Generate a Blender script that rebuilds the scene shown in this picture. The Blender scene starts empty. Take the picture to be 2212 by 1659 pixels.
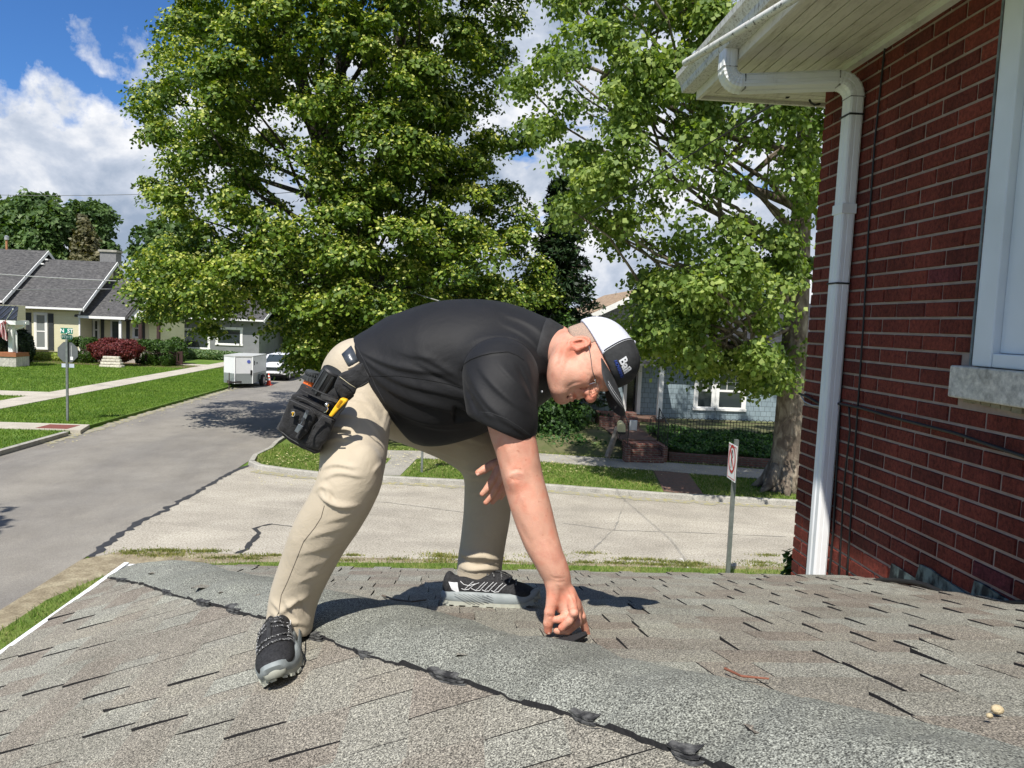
import bpy, math, random
import numpy as np
from mathutils import Vector, Matrix
R = math.radians
scene = bpy.context.scene
COL = scene.collection

# ------------------------------------------------------------------ camera
EYE = 4.4
F_PX, CX, CY = 1600.0, 1106.0, 829.5       # measured on a 2212 x 1659 view of the photograph
pit, rol = R(4.76), R(2.3)
Fw = Vector((0, math.cos(pit), -math.sin(pit)))
R0 = Vector((1, 0, 0)); U0 = R0.cross(Fw)
Rt = R0 * math.cos(rol) + U0 * math.sin(rol)
Up = -R0 * math.sin(rol) + U0 * math.cos(rol)
cam_d = bpy.data.cameras.new('camera'); cam = bpy.data.objects.new('camera', cam_d); COL.objects.link(cam)
M = Matrix(((Rt.x, Up.x, -Fw.x, 0), (Rt.y, Up.y, -Fw.y, 0), (Rt.z, Up.z, -Fw.z, EYE), (0, 0, 0, 1)))
cam.matrix_world = M
cam_d.sensor_width = 36; cam_d.lens = 36 * F_PX / 2212.0
cam_d.clip_start = 0.05; cam_d.clip_end = 3000
scene.camera = cam

# ------------------------------------------------------------------ sun and sky
SH = Vector((0.243, 0.638, -1.0)).normalized()          # the way sunlight travels
sun_d = bpy.data.lights.new('sun', 'SUN'); sun = bpy.data.objects.new('sun', sun_d); COL.objects.link(sun)
sun_d.energy = 5.0; sun_d.angle = R(0.53); sun_d.color = (1.0, 0.955, 0.88)
sun.rotation_mode = 'QUATERNION'; sun.rotation_quaternion = SH.to_track_quat('-Z', 'Y')
world = bpy.data.worlds.new('World'); scene.world = world; world.use_nodes = True
scene.view_settings.view_transform = 'Standard'; scene.view_settings.look = 'None'
scene.view_settings.exposure = 0.47; scene.view_settings.gamma = 1.0

def build_world():
    nt = world.node_tree; N = nt.nodes; L = nt.links; N.clear()
    out = N.new('ShaderNodeOutputWorld'); bg = N.new('ShaderNodeBackground'); L.new(bg.outputs[0], out.inputs[0])
    sky = N.new('ShaderNodeTexSky'); sky.sky_type = 'NISHITA'; sky.sun_disc = False
    el = math.asin(-SH.z); az = math.atan2(-SH.x, -SH.y)
    sky.sun_elevation = el; sky.sun_rotation = az; sky.altitude = 200; sky.air_density = 1.0; sky.dust_density = 0.3; sky.ozone_density = 2.5
    bg.inputs[1].default_value = 0.075
    tc = N.new('ShaderNodeTexCoord')
    def math_(op, a, b=None, clamp=False):
        m = N.new('ShaderNodeMath'); m.operation = op; m.use_clamp = clamp
        for i, v in enumerate((a, b)):
            if v is None: continue
            if isinstance(v, (int, float)): m.inputs[i].default_value = v
            else: L.new(v, m.inputs[i])
        return m.outputs[0]
    sep = N.new('ShaderNodeSeparateXYZ'); L.new(tc.outputs['Generated'], sep.inputs[0])
    def noise(scale, detail, rough, loc=(0, 0, 0), dist=0.0, sc=(1, 1, 1)):
        mp = N.new('ShaderNodeMapping'); mp.inputs['Location'].default_value = loc; mp.inputs['Scale'].default_value = sc
        L.new(tc.outputs['Generated'], mp.inputs[0])
        n = N.new('ShaderNodeTexNoise'); n.inputs['Scale'].default_value = scale; n.inputs['Detail'].default_value = detail
        n.inputs['Roughness'].default_value = rough; n.inputs['Distortion'].default_value = dist
        L.new(mp.outputs[0], n.inputs['Vector']); return n.outputs['Fac']
    # cumulus bank: cloud below a billowing top line that climbs towards the right
    n1 = noise(3.6, 2.0, 0.5, (3.3, 0.4, 1.2)); n2 = noise(11.0, 9.0, 0.56, (1.3, 2.2, 0.2), 0.1)
    top = math_('ADD', math_('MULTIPLY', math_('SUBTRACT', n1, 0.5), 0.30), math_('MULTIPLY', math_('SUBTRACT', n2, 0.5), 0.30))
    right = math_('MULTIPLY', math_('ADD', sep.outputs[0], 0.33), 0.9, clamp=True)
    lim = math_('ADD', math_('ADD', top, 0.252), right)
    depth = math_('SUBTRACT', lim, sep.outputs[2])
    cov = math_('MULTIPLY', depth, 34.0, clamp=True)
    n3 = noise(6.5, 5.0, 0.6, (7.7, 5.1, 2.9), 0.1, (1, 1, 2.4))
    hole = math_('MULTIPLY', math_('SUBTRACT', n3, 0.29), 12.0, clamp=True)
    cov = math_('MULTIPLY', cov, hole)
    n4 = noise(8.5, 10.0, 0.58, (0.4, 8.8, 4.4), 0.15, (1, 1, 1.3))
    rim = math_('MULTIPLY', math_('SUBTRACT', 1.0, math_('MULTIPLY', depth, 6.5, clamp=True)), 0.10)
    ramp = N.new('ShaderNodeValToRGB'); L.new(math_('ADD', n4, rim), ramp.inputs[0])
    e = ramp.color_ramp.elements
    e[0].position = 0.36; e[0].color = (3.4, 4.2, 5.5, 1); e[1].position = 0.62; e[1].color = (9.4, 9.5, 9.8, 1)
    m = e.new(0.50); m.color = (5.9, 6.5, 7.6, 1)
    gam = N.new('ShaderNodeMix'); gam.data_type = 'RGBA'; gam.blend_type = 'MULTIPLY'; gam.inputs['Factor'].default_value = 1.0
    L.new(sky.outputs[0], gam.inputs['A']); gam.inputs['B'].default_value = (0.50, 0.86, 1.32, 1)
    mix = N.new('ShaderNodeMix'); mix.data_type = 'RGBA'
    L.new(cov, mix.inputs['Factor']); L.new(gam.outputs['Result'], mix.inputs['A']); L.new(ramp.outputs[0], mix.inputs['B'])
    L.new(mix.outputs['Result'], bg.inputs[0])
build_world()

# ------------------------------------------------------------------ pixel <-> place helpers (plain measurements of the photo)
C0 = Vector((0, 0, EYE))
def ray(px, py): return Fw + Rt * ((px - CX) / F_PX) - Up * ((py - CY) / F_PX)
def at_z(px, py, z=0.0):
    d = ray(px, py); return C0 + d * ((z - EYE) / d.z)
def at_y(px, py, y):
    d = ray(px, py); return C0 + d * (y / d.y)
def at_plane(px, py, p, n):
    d = ray(px, py); return C0 + d * ((p - C0).dot(n) / d.dot(n))
YAW = R(3.8)                                # the brick house is turned by this against the street
def hb(bx, by, z):                          # brick-house frame -> world
    return Vector((bx * math.cos(YAW) - by * math.sin(YAW), bx * math.sin(YAW) + by * math.cos(YAW), z))
HB_N = Vector((math.cos(YAW), math.sin(YAW), 0))
HB_T = Vector((-math.sin(YAW), math.cos(YAW), 0))

# ------------------------------------------------------------------ objects and meshes
def tag(o, label=None, cat=None, group=None, kind=None):
    if label: o['label'] = label
    if cat: o['category'] = cat
    if group: o['group'] = group
    if kind: o['kind'] = kind
    return o
def thing(name, label, cat, loc=(0, 0, 0), rz=0.0, group=None):
    o = bpy.data.objects.new(name, None); COL.objects.link(o); o.location = loc; o.rotation_euler = (0, 0, rz)
    o.empty_display_size = 0.2
    o['_m'] = 1
    return tag(o, label, cat, group)
def world_of(o):
    m = Matrix.Identity(4)
    while o is not None:
        m = (Matrix.Translation(o.location) @ o.rotation_euler.to_matrix().to_4x4()) @ m; o = o.parent
    return m
class MB:
    def __init__(s): s.v = []; s.f = []; s.t = []; s.mi = []; s.tone = 0.5; s.m = 0; s.M = None
    def _add(s, vs, fs):
        b = len(s.v)
        if s.M is not None: vs = [s.M @ Vector(v) for v in vs]
        s.v.extend([tuple(v) for v in vs])
        for f in fs: s.f.append(tuple(b + i for i in f)); s.t.append(s.tone); s.mi.append(s.m)
        return s
    def box(s, x0, x1, y0, y1, z0, z1):
        return s._add([(x0,y0,z0),(x1,y0,z0),(x1,y1,z0),(x0,y1,z0),(x0,y0,z1),(x1,y0,z1),(x1,y1,z1),(x0,y1,z1)],
                      [(0,3,2,1),(4,5,6,7),(0,1,5,4),(1,2,6,5),(2,3,7,6),(3,0,4,7)])
    def obox(s, c, ax, ay, az):      # centre + three half-axis vectors
        c, ax, ay, az = map(Vector, (c, ax, ay, az))
        vs = [c + ax*i + ay*j + az*k for k in (-1,1) for (i,j) in ((-1,-1),(1,-1),(1,1),(-1,1))]
        return s._add(vs, [(0,3,2,1),(4,5,6,7),(0,1,5,4),(1,2,6,5),(2,3,7,6),(3,0,4,7)])
    def bar(s, a, b, w, h, up=(0,0,1)):
        a, b = Vector(a), Vector(b); d = (b - a); L_ = d.length; d.normalize(); u = Vector(up)
        if abs(d.dot(u)) > 0.98: u = Vector((0, 1, 0))
        sx = d.cross(u).normalized(); su = sx.cross(d).normalized()
        return s.obox((a + b) / 2, sx * w / 2, d * L_ / 2, su * h / 2)
    def poly(s, pts): return s._add(pts, [tuple(range(len(pts)))])
    def prism(s, pts, off):          # polygon swept by an offset vector
        n = len(pts); off = Vector(off); a = [Vector(p) for p in pts]; vs = a + [p + off for p in a]
        fs = [tuple(reversed(range(n))), tuple(range(n, 2*n))] + [(i, (i+1) % n, n + (i+1) % n, n + i) for i in range(n)]
        return s._add(vs, fs)
    def tube(s, pts, rad, n=8, cap=True, flat=None):
        pts = [Vector(p) for p in pts]; m = len(pts)
        if not hasattr(rad, '__len__'): rad = [rad] * m
        vs = []; prev = None
        for i, p in enumerate(pts):
            d = (pts[min(i+1, m-1)] - pts[max(i-1, 0)]).normalized()
            if prev is None:
                u = Vector((0,0,1)) if abs(d.z) < 0.9 else Vector((0,1,0)); a = d.cross(u).normalized()
            else: a = (prev - d * prev.dot(d)).normalized()
            prev = a; b = d.cross(a)
            for k in range(n):
                th = 2*math.pi*k/n; vs.append(p + (a*math.cos(th) + b*math.sin(th) * (flat or 1)) * rad[i])
        fs = [(i*n+k, i*n+(k+1) % n, (i+1)*n+(k+1) % n, (i+1)*n+k) for i in range(m-1) for k in range(n)]
        if cap: fs += [tuple(reversed(range(n))), tuple(range((m-1)*n, m*n))]
        return s._add(vs, fs)
    def lathe(s, prof, n=16, c=(0,0,0), axis=(0,0,1)):
        c = Vector(c); w = Vector(axis).normalized(); u = w.orthogonal().normalized(); v = w.cross(u); vs = []
        for r_, h in prof:
            for k in range(n):
                th = 2*math.pi*k/n; vs.append(c + w*h + (u*math.cos(th) + v*math.sin(th))*r_)
        m = len(prof)
        fs = [(i*n+k, i*n+(k+1) % n, (i+1)*n+(k+1) % n, (i+1)*n+k) for i in range(m-1) for k in range(n)]
        fs += [tuple(reversed(range(n))), tuple(range((m-1)*n, m*n))]
        return s._add(vs, fs)
    def sphere(s, c, r, n=10, sc=(1,1,1)):
        vs = []; m = max(4, n//2 + 1); c = Vector(c)
        for i in range(1, m):
            ph = math.pi*i/m
            for k in range(n):
                th = 2*math.pi*k/n
                vs.append(c + Vector((math.sin(ph)*math.cos(th)*sc[0], math.sin(ph)*math.sin(th)*sc[1], math.cos(ph)*sc[2]))*r)
        b = len(vs); vs += [c + Vector((0,0,r*sc[2])), c - Vector((0,0,r*sc[2]))]
        fs = [((i+1)*n+k, (i+1)*n+(k+1) % n, i*n+(k+1) % n, i*n+k) for i in range(m-2) for k in range(n)]
        fs += [(b, k, (k+1) % n) for k in range(n)] + [(b+1, (m-2)*n+(k+1) % n, (m-2)*n+k) for k in range(n)]
        return s._add(vs, fs)
    def grid(s, rows, closed=False):
        n = len(rows[0]); vs = [p for r_ in rows for p in r_]
        fs = [(i*n+k, i*n+k+1, (i+1)*n+k+1, (i+1)*n+k) for i in range(len(rows)-1) for k in range(n-1)]
        return s._add(vs, fs)
    def build(s, name, mats, parent=None, smooth=False, bevel=0.0, local=False, ang=None, seg=2):
        me = bpy.data.meshes.new(name); vs = s.v
        if parent is not None and not local:
            inv = world_of(parent).inverted(); vs = [tuple(inv @ Vector(v)) for v in vs]
        me.from_pydata(vs, [], s.f)
        if not isinstance(mats, (list, tuple)): mats = [mats]
        for m_ in mats: me.materials.append(m_)
        if any(s.mi): me.polygons.foreach_set('material_index', s.mi)
        at = me.attributes.new('tone', 'FLOAT', 'FACE'); at.data.foreach_set('value', s.t)
        me.update()
        o = bpy.data.objects.new(name, me); COL.objects.link(o); o.parent = parent
        if smooth: me.polygons.foreach_set('use_smooth', [True]*len(s.f))
        if bevel: 
            b = o.modifiers.new('bevel', 'BEVEL'); b.width = bevel; b.segments = seg; b.limit_method = 'ANGLE'; b.angle_limit = R(35)
        if smooth and ang is not None: me.set_sharp_from_angle(angle=R(ang))
        return o
def np_mesh(name, V, Fc, mats, parent=None, mi=None, tone=None, smooth=False, col=None):
    """quad or tri mesh straight from arrays, world coordinates"""
    V = np.asarray(V, dtype=np.float64); k = Fc.shape[1]
    if parent is not None:
        inv = np.array(world_of(parent).inverted()); V = V @ inv[:3, :3].T + inv[:3, 3]
    me = bpy.data.meshes.new(name)
    me.vertices.add(len(V)); me.vertices.foreach_set('co', V.astype(np.float32).ravel())
    me.loops.add(Fc.size); me.loops.foreach_set('vertex_index', Fc.astype(np.int32).ravel())
    me.polygons.add(len(Fc)); me.polygons.foreach_set('loop_start', np.arange(0, Fc.size, k, dtype=np.int32))
    if not isinstance(mats, (list, tuple)): mats = [mats]
    for m_ in mats: me.materials.append(m_)
    if mi is not None: me.polygons.foreach_set('material_index', np.asarray(mi, dtype=np.int32))
    if tone is not None:
        at = me.attributes.new('tone', 'FLOAT', 'FACE'); at.data.foreach_set('value', np.asarray(tone, dtype=np.float32))
    if col is not None:
        at = me.attributes.new('paint', 'FLOAT', 'POINT'); at.data.foreach_set('value', np.asarray(col, dtype=np.float32))
    if smooth: me.polygons.foreach_set('use_smooth', np.ones(len(Fc), dtype=bool))
    me.update(calc_edges=True)
    o = bpy.data.objects.new(name, me); COL.objects.link(o); o.parent = parent
    return o
def copy_tree(o, parent=None):
    c = o.copy(); COL.objects.link(c); c.parent = parent
    for ch in [x for x in bpy.data.objects if x.parent == o]: copy_tree(ch, c)
    return c
def text_mesh(name, body, size, mat_, M4, parent, extrude=0.002, align='CENTER', bold=0.0, shear=0.0, space=1.0):
    cu = bpy.data.curves.new('t', 'FONT'); cu.body = body; cu.size = size; cu.extrude = extrude; cu.align_x = align; cu.align_y = 'CENTER'
    cu.offset = bold; cu.shear = shear; cu.space_character = space; cu.resolution_u = 4
    tmp = bpy.data.objects.new('t', cu); COL.objects.link(tmp)
    bpy.context.view_layer.update()
    me = bpy.data.meshes.new_from_object(tmp.evaluated_get(bpy.context.evaluated_depsgraph_get())); bpy.data.objects.remove(tmp)
    me.transform((world_of(parent).inverted() if parent else Matrix.Identity(4)) @ M4)
    me.materials.clear(); me.materials.append(mat_)
    o = bpy.data.objects.new(name, me); COL.objects.link(o); o.parent = parent
    return o

# ------------------------------------------------------------------ materials
def new_mat(name):
    m = bpy.data.materials.new(name); m.use_nodes = True; nt = m.node_tree
    b = nt.nodes['Principled BSDF']; return m, nt, b
def hexc(c): return (c[0], c[1], c[2], 1)
def nz(nt, scale, detail=4, rough=0.6, dist=0.0, sc=(1,1,1), src='Object', kind='noise'):
    tc = nt.nodes.new('ShaderNodeTexCoord'); mp = nt.nodes.new('ShaderNodeMapping'); mp.inputs['Scale'].default_value = sc
    nt.links.new(tc.outputs[src], mp.inputs[0])
    if kind == 'voronoi':
        n = nt.nodes.new('ShaderNodeTexVoronoi'); n.inputs['Scale'].default_value = scale
        nt.links.new(mp.outputs[0], n.inputs['Vector']); return n.outputs['Color'] if dist else n.outputs['Distance']
    n = nt.nodes.new('ShaderNodeTexNoise'); n.inputs['Scale'].default_value = scale; n.inputs['Detail'].default_value = detail
    n.inputs['Roughness'].default_value = rough; n.inputs['Distortion'].default_value = dist
    nt.links.new(mp.outputs[0], n.inputs['Vector']); return n.outputs['Fac']
def ramp(nt, src, stops):
    r_ = nt.nodes.new('ShaderNodeValToRGB'); nt.links.new(src, r_.inputs[0]); e = r_.color_ramp.elements
    while len(e) > 1: e.remove(e[-1])
    e[0].position = stops[0][0]; e[0].color = hexc(stops[0][1])
    for p, c in stops[1:]:
        x = e.new(p); x.color = hexc(c)
    return r_.outputs[0]
def mixc(nt, fac, a, b, mode='MIX'):
    m = nt.nodes.new('ShaderNodeMix'); m.data_type = 'RGBA'; m.blend_type = mode
    for k, v in (('Factor', fac), ('A', a), ('B', b)):
        if isinstance(v, (int, float)): m.inputs[k].default_value = v
        elif isinstance(v, tuple): m.inputs[k].default_value = hexc(v)
        else: nt.links.new(v, m.inputs[k])
    return m.outputs['Result']
def maths(nt, op, a, b=None, clamp=False):
    m = nt.nodes.new('ShaderNodeMath'); m.operation = op; m.use_clamp = clamp
    for i, v in enumerate((a, b)):
        if v is None: continue
        if isinstance(v, (int, float)): m.inputs[i].default_value = v
        else: nt.links.new(v, m.inputs[i])
    return m.outputs[0]
def attr(nt, name='tone'):
    a = nt.nodes.new('ShaderNodeAttribute'); a.attribute_name = name; return a.outputs['Fac']
def bump(nt, b, h, strength, dist=0.01):
    n = nt.nodes.new('ShaderNodeBump'); n.inputs['Strength'].default_value = strength; n.inputs['Distance'].default_value = dist
    nt.links.new(h, n.inputs['Height']); nt.links.new(n.outputs[0], b.inputs['Normal']); return n
def mat(name, c1, c2=None, scale=8, rough=0.75, bmp=0.0, bscale=None, bdist=0.005, metallic=0.0, spec=0.4, detail=5, sc=(1,1,1), lo=0.35, hi=0.65, tonec=None, coat=0.0):
    m, nt, b = new_mat(name)
    b.inputs['Roughness'].default_value = rough; b.inputs['Metallic'].default_value = metallic; b.inputs['Specular IOR Level'].default_value = spec
    b.inputs['Coat Weight'].default_value = coat
    if c2 is None: c2 = tuple(x*0.8 for x in c1)
    c = ramp(nt, nz(nt, scale, detail, 0.6, sc=sc), [(lo, c1), (hi, c2)])
    if tonec is not None: c = mixc(nt, 1.0, c, ramp(nt, attr(nt), [(0, tuple([1-tonec]*3)), (1, tuple([1+tonec]*3))]), 'MULTIPLY')
    nt.links.new(c, b.inputs['Base Color'])
    if bmp: bump(nt, b, nz(nt, bscale or scale*4, 4, 0.6, sc=sc), bmp, bdist)
    return m
# ------------------------------------------------------------------ the setting: ground, streets, lawns
def to_hb(v): return (v[0]*math.cos(YAW) + v[1]*math.sin(YAW), -v[0]*math.sin(YAW) + v[1]*math.cos(YAW), v[2])
def at_by(px, py, by):
    p = hb(0, by, 0); return at_plane(px, py, p, HB_T)
def at_bx(px, py, bx):
    p = hb(bx, 0, 0); return at_plane(px, py, p, HB_N)
def struct(name, mb, m, **k): o = mb.build(name, m, **k); o['kind'] = 'structure'; return o

def ground_mat(name, cols, s1, s2, rough, bmp, bs, extra=None):
    m, nt, b = new_mat(name); b.inputs['Roughness'].default_value = rough; b.inputs['Specular IOR Level'].default_value = 0.25
    a = ramp(nt, nz(nt, s1, 6, 0.62), [(0.3, cols[0]), (0.5, cols[1]), (0.7, cols[2])])
    g = ramp(nt, nz(nt, s2, 3, 0.7), [(0.3, (0.62,)*3), (0.7, (1.3,)*3)])
    c = mixc(nt, 1.0, a, g, 'MULTIPLY')
    if extra: c = extra(nt, c)
    nt.links.new(c, b.inputs['Base Color']); bump(nt, b, nz(nt, bs, 4, 0.7), bmp, 0.01); return m
M_GRASS = ground_mat('lawn', [(0.060,0.118,0.016), (0.095,0.165,0.022), (0.150,0.215,0.045)], 0.55, 22, 0.95, 1.0, 30)
M_DRY = ground_mat('dry_lawn', [(0.075,0.125,0.02), (0.115,0.165,0.03), (0.22,0.21,0.08)], 1.1, 25, 0.95, 1.0, 30)
def asp_extra(nt, c):
    w = ramp(nt, nz(nt, 0.35, 5, 0.65, 0.4, sc=(1.0, 0.35, 1)), [(0.40, (0.88,)*3), (0.60, (1.13, 1.12, 1.08))]); return mixc(nt, 1.0, c, w, 'MULTIPLY')
M_ASPH = ground_mat('asphalt', [(0.185,0.172,0.154), (0.212,0.198,0.178), (0.238,0.224,0.202)], 0.9, 60, 0.9, 0.5, 90, asp_extra)
def con_extra(nt, c):
    w = ramp(nt, nz(nt, 0.7, 6, 0.7, 0.6, sc=(0.35, 1.0, 1)), [(0.38, (0.86, 0.85, 0.83)), (0.62, (1.1, 1.09, 1.06))])
    c = mixc(nt, 1.0, c, w, 'MULTIPLY')
    g = ramp(nt, nz(nt, 26, 4, 0.85), [(0.40, (0.62, 0.60, 0.57)), (0.56, (1.18,)*3)]); return mixc(nt, 1.0, c, g, 'MULTIPLY')
M_CONC = ground_mat('exposed_concrete', [(0.31,0.288,0.248), (0.365,0.340,0.295), (0.41,0.385,0.335)], 0.9, 80, 0.92, 0.6, 110, con_extra)
M_WALK = ground_mat('sidewalk_concrete', [(0.36,0.325,0.265), (0.43,0.395,0.325), (0.49,0.45,0.375)], 1.2, 40, 0.9, 0.3, 60)
M_KERB = ground_mat('kerb_concrete', [(0.26,0.25,0.22), (0.34,0.325,0.285), (0.40,0.385,0.34)], 3, 40, 0.9, 0.5, 60)
M_DIRT = ground_mat('dirt', [(0.16,0.13,0.085), (0.25,0.21,0.14), (0.36,0.32,0.22)], 3.5, 30, 0.95, 1.0, 40)
M_SEAL = mat('tar_sealant', (0.03,0.03,0.032), (0.045,0.045,0.047), 9, 0.6)
def sheet(pts, z=None): return MB().poly([(p[0], p[1], p[2] if z is None else z) for p in pts])
def slab(pts, z0, z1):
    return MB().prism([(p[0], p[1], z0) for p in pts], (0, 0, z1 - z0))
def H(*pts): return [hb(a, b_, 0) for a, b_ in pts]

struct('terrain', sheet([(-900,-300,-.02),(900,-300,-.02),(900,1500,-.02),(-900,1500,-.02)]), M_GRASS)
struct('asphalt_street', sheet(H((-13.2,-30),(-6.3,-30),(-6.5,13.2),(-6.25,21.0),(-6.25,400),(-13.2,400)), -.004), M_ASPH)
# far kerb line of the side street, left to right
FK = [at_z(px, py, 0) for px, py in ((579,974),(545,990),(536,1005),(555,1014),(607,1022),(702,1033),(870,1042),(1183,1058),(1420,1076),(1665,1090))]
FK.append(FK[-1] + (FK[-1] - FK[-2]) * 9)
seam = [at_z(px, py, 0) for px, py in ((192,1203),(240,1168),(300,1130),(345,1108),(400,1078),(455,1046),(500,1020),(545,1003))]
struct('concrete_street', MB().poly([Vector((p.x, p.y, .0)) for p in [seam[0], *[hb(b_, 13.15, 0) for b_ in (-3, 5, 20, 70)]][:5] + [FK[-1]] + list(reversed(FK[3:-1])) + list(reversed(seam[1:]))]), M_CONC)
def ribbon(pts, w, z, jit=0.0, rnd=random.Random(3)):
    rows = []
    P2 = []
    for i in range(len(pts)-1):
        n = max(1, int((pts[i+1]-pts[i]).length / 0.12)) if jit else 1
        for k in range(n): P2.append(pts[i].lerp(pts[i+1], k/n))
    P2.append(pts[-1])
    for i, p in enumerate(P2):
        d = (P2[min(i+1, len(P2)-1)] - P2[max(0, i-1)]); d.z = 0; d.normalize(); s = Vector((-d.y, d.x, 0))
        c = p + s * rnd.uniform(-jit, jit) * w
        rows.append([Vector((c.x, c.y, z)) - s*w*(0.5 + rnd.uniform(-jit, jit)), Vector((c.x, c.y, z)) + s*w*(0.5 + rnd.uniform(-jit, jit))])
    return MB().grid(rows)
struct('tar_joint', ribbon(seam, 0.13, .005, .35), M_SEAL)
crk = [at_z(px, py, 0) for px, py in ((518,1196),(532,1182),(548,1165),(558,1152),(550,1142),(562,1136),(590,1133),(640,1138),(700,1141))]
struct('tar_crack', ribbon(crk[:7], 0.09, .006, .4), M_SEAL); struct('tar_crack', ribbon(crk[6:], 0.035, .006, .4), M_SEAL)
M_FAINT = mat('hairline_crack', (0.20,0.19,0.165), (0.23,0.215,0.19), 9, 0.9)
for pts in (((1216,1130),(1330,1146),(1500,1151),(1700,1160)), ((700,1075),(830,1085),(1010,1108)), ((1250,1215),(1330,1140),(1352,1075))):
    struct('pavement_crack', ribbon([at_z(a, b_, 0) for a, b_ in pts], 0.022, .006, .8), M_FAINT)
struct('paint_scuff', ribbon([at_z(1470,1206,0), at_z(1500,1240,0)], 0.07, .006, .3), mat('scuff', (.5,.48,.44)))
# lawns
struct('lawn', slab(H((-13.35,-30),(-13.35,250),(-160,250),(-160,-30)), -.01, .10), M_GRASS)
near = H((-6.0,9.2)) + [hb(-6.0, 11.0, 0), hb(-5.7, 12.0, 0), hb(-5.0, 12.55, 0), hb(-3.6, 12.85, 0), hb(0, 13.0, 0), hb(6, 12.95, 0), hb(12, 12.9, 0), hb(30, 12.9, 0), hb(30, 9.2, 0)]
struct('lawn', slab(near, -.01, .06), M_DRY)
struct('lawn', slab(H((-6.0,-20),(-6.0,7.7),(30,7.7),(30,-20)), -.01, .06), M_DRY)
struct('sidewalk', slab(H((-6.5,7.72),(-6.5,9.18),(30,9.18),(30,7.72)), -.01, .075), M_WALK)
struct('gravel_margin', MB().poly([Vector((p.x, p.y, .003)) for p in H((-6.5,9.2),(-6.5,13.0),(-6.0,13.5),(-3.5,13.42),(2,13.3),(9,13.3),(14,13.3),(14,12.5),(-5.6,12.1),(-6.0,9.2))]), M_DIRT)
fl = [p + Vector((0, .16, 0)) for p in FK[3:]]; fl[0] = FK[3] + Vector((.12,.18,0))
far = [FK[0] + Vector((.16,0,0)), FK[1] + Vector((.17,0.03,0)), FK[2] + Vector((.2,.12,0))] + fl
far = [hb(-6.08, 60, 0)] + far + [hb(90, 60, 0)]
struct('lawn', slab(far, -.01, .10), M_DRY)
# kerbs
def kerb(pts, w=.15, h=.12, z=-.01):
    mb = MB(); n = len(pts)
    S = []
    for i in range(n):
        d = pts[min(i+1, n-1)] - pts[max(0, i-1)]; d.z = 0; d.normalize(); S.append(Vector((-d.y, d.x, 0)))
    rows = []
    for p, s in zip(pts, S):
        rows.append([Vector((p.x, p.y, z)), Vector((p.x, p.y, h-.02)) + s*.012, Vector((p.x, p.y, h)) + s*.035, Vector((p.x, p.y, h)) + s*w, Vector((p.x, p.y, z)) + s*w])
    mb.grid([list(reversed(r_)) for r_ in rows]); return mb
struct('kerb', kerb(FK[2:], .16, .13), M_KERB)
struct('kerb', kerb([hb(-6.25, 60, 0), hb(-6.25, 25, 0)] + FK[:3], .16, .13), M_KERB)
kl = [hb(-13.2, b_, 0) for b_ in (25.6, 24.2, 22.5, 18, 5, -20)]
struct('kerb', kerb([p for p in kl], -.15, .14), M_KERB)
gut = [p + Vector((0,-.22,.004)) for p in FK[3:]]
struct('gutter_litter', ribbon(gut, .3, .007, .25), mat('leaf_litter', (0.30,0.27,0.13), (0.26,0.245,0.21), 9, .95, detail=6, lo=.44, hi=.52))
gl2 = [hb(-13.05, b_, 0) for b_ in (24, 27, 30, 34, 38, 42, 46)]
struct('gutter_litter', ribbon(gl2, .35, .004, .35), bpy.data.materials['leaf_litter'])
# sidewalks of the far corner
struct('sidewalk', slab(H((-18.5,27.3),(-18.5,200),(-20.05,200),(-20.05,27.3)), .05, .125), M_WALK)
struct('sidewalk', slab(H((-13.0,26.0),(-13.35,27.35),(-40,27.35),(-40,26.0)), .0, .127), M_WALK)
struct('sidewalk', slab(H((-20.06,35.5),(-20.06,37.2),(-60,37.2),(-60,35.5)), .05, .124), M_WALK)
struct('garden_path', slab(H((-20.06,58.2),(-20.06,59.6),(-26,60.2),(-26,59.2)), .05, .124), M_WALK)
M_TACT = mat('tactile_red', (0.20,0.060,0.040), (0.15,0.05,0.04), 20, .85)
struct('tactile_plate', slab(H((-13.55,26.2),(-13.55,27.1),(-14.6,27.1),(-14.6,26.2)), .1, .133), M_TACT)
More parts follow.
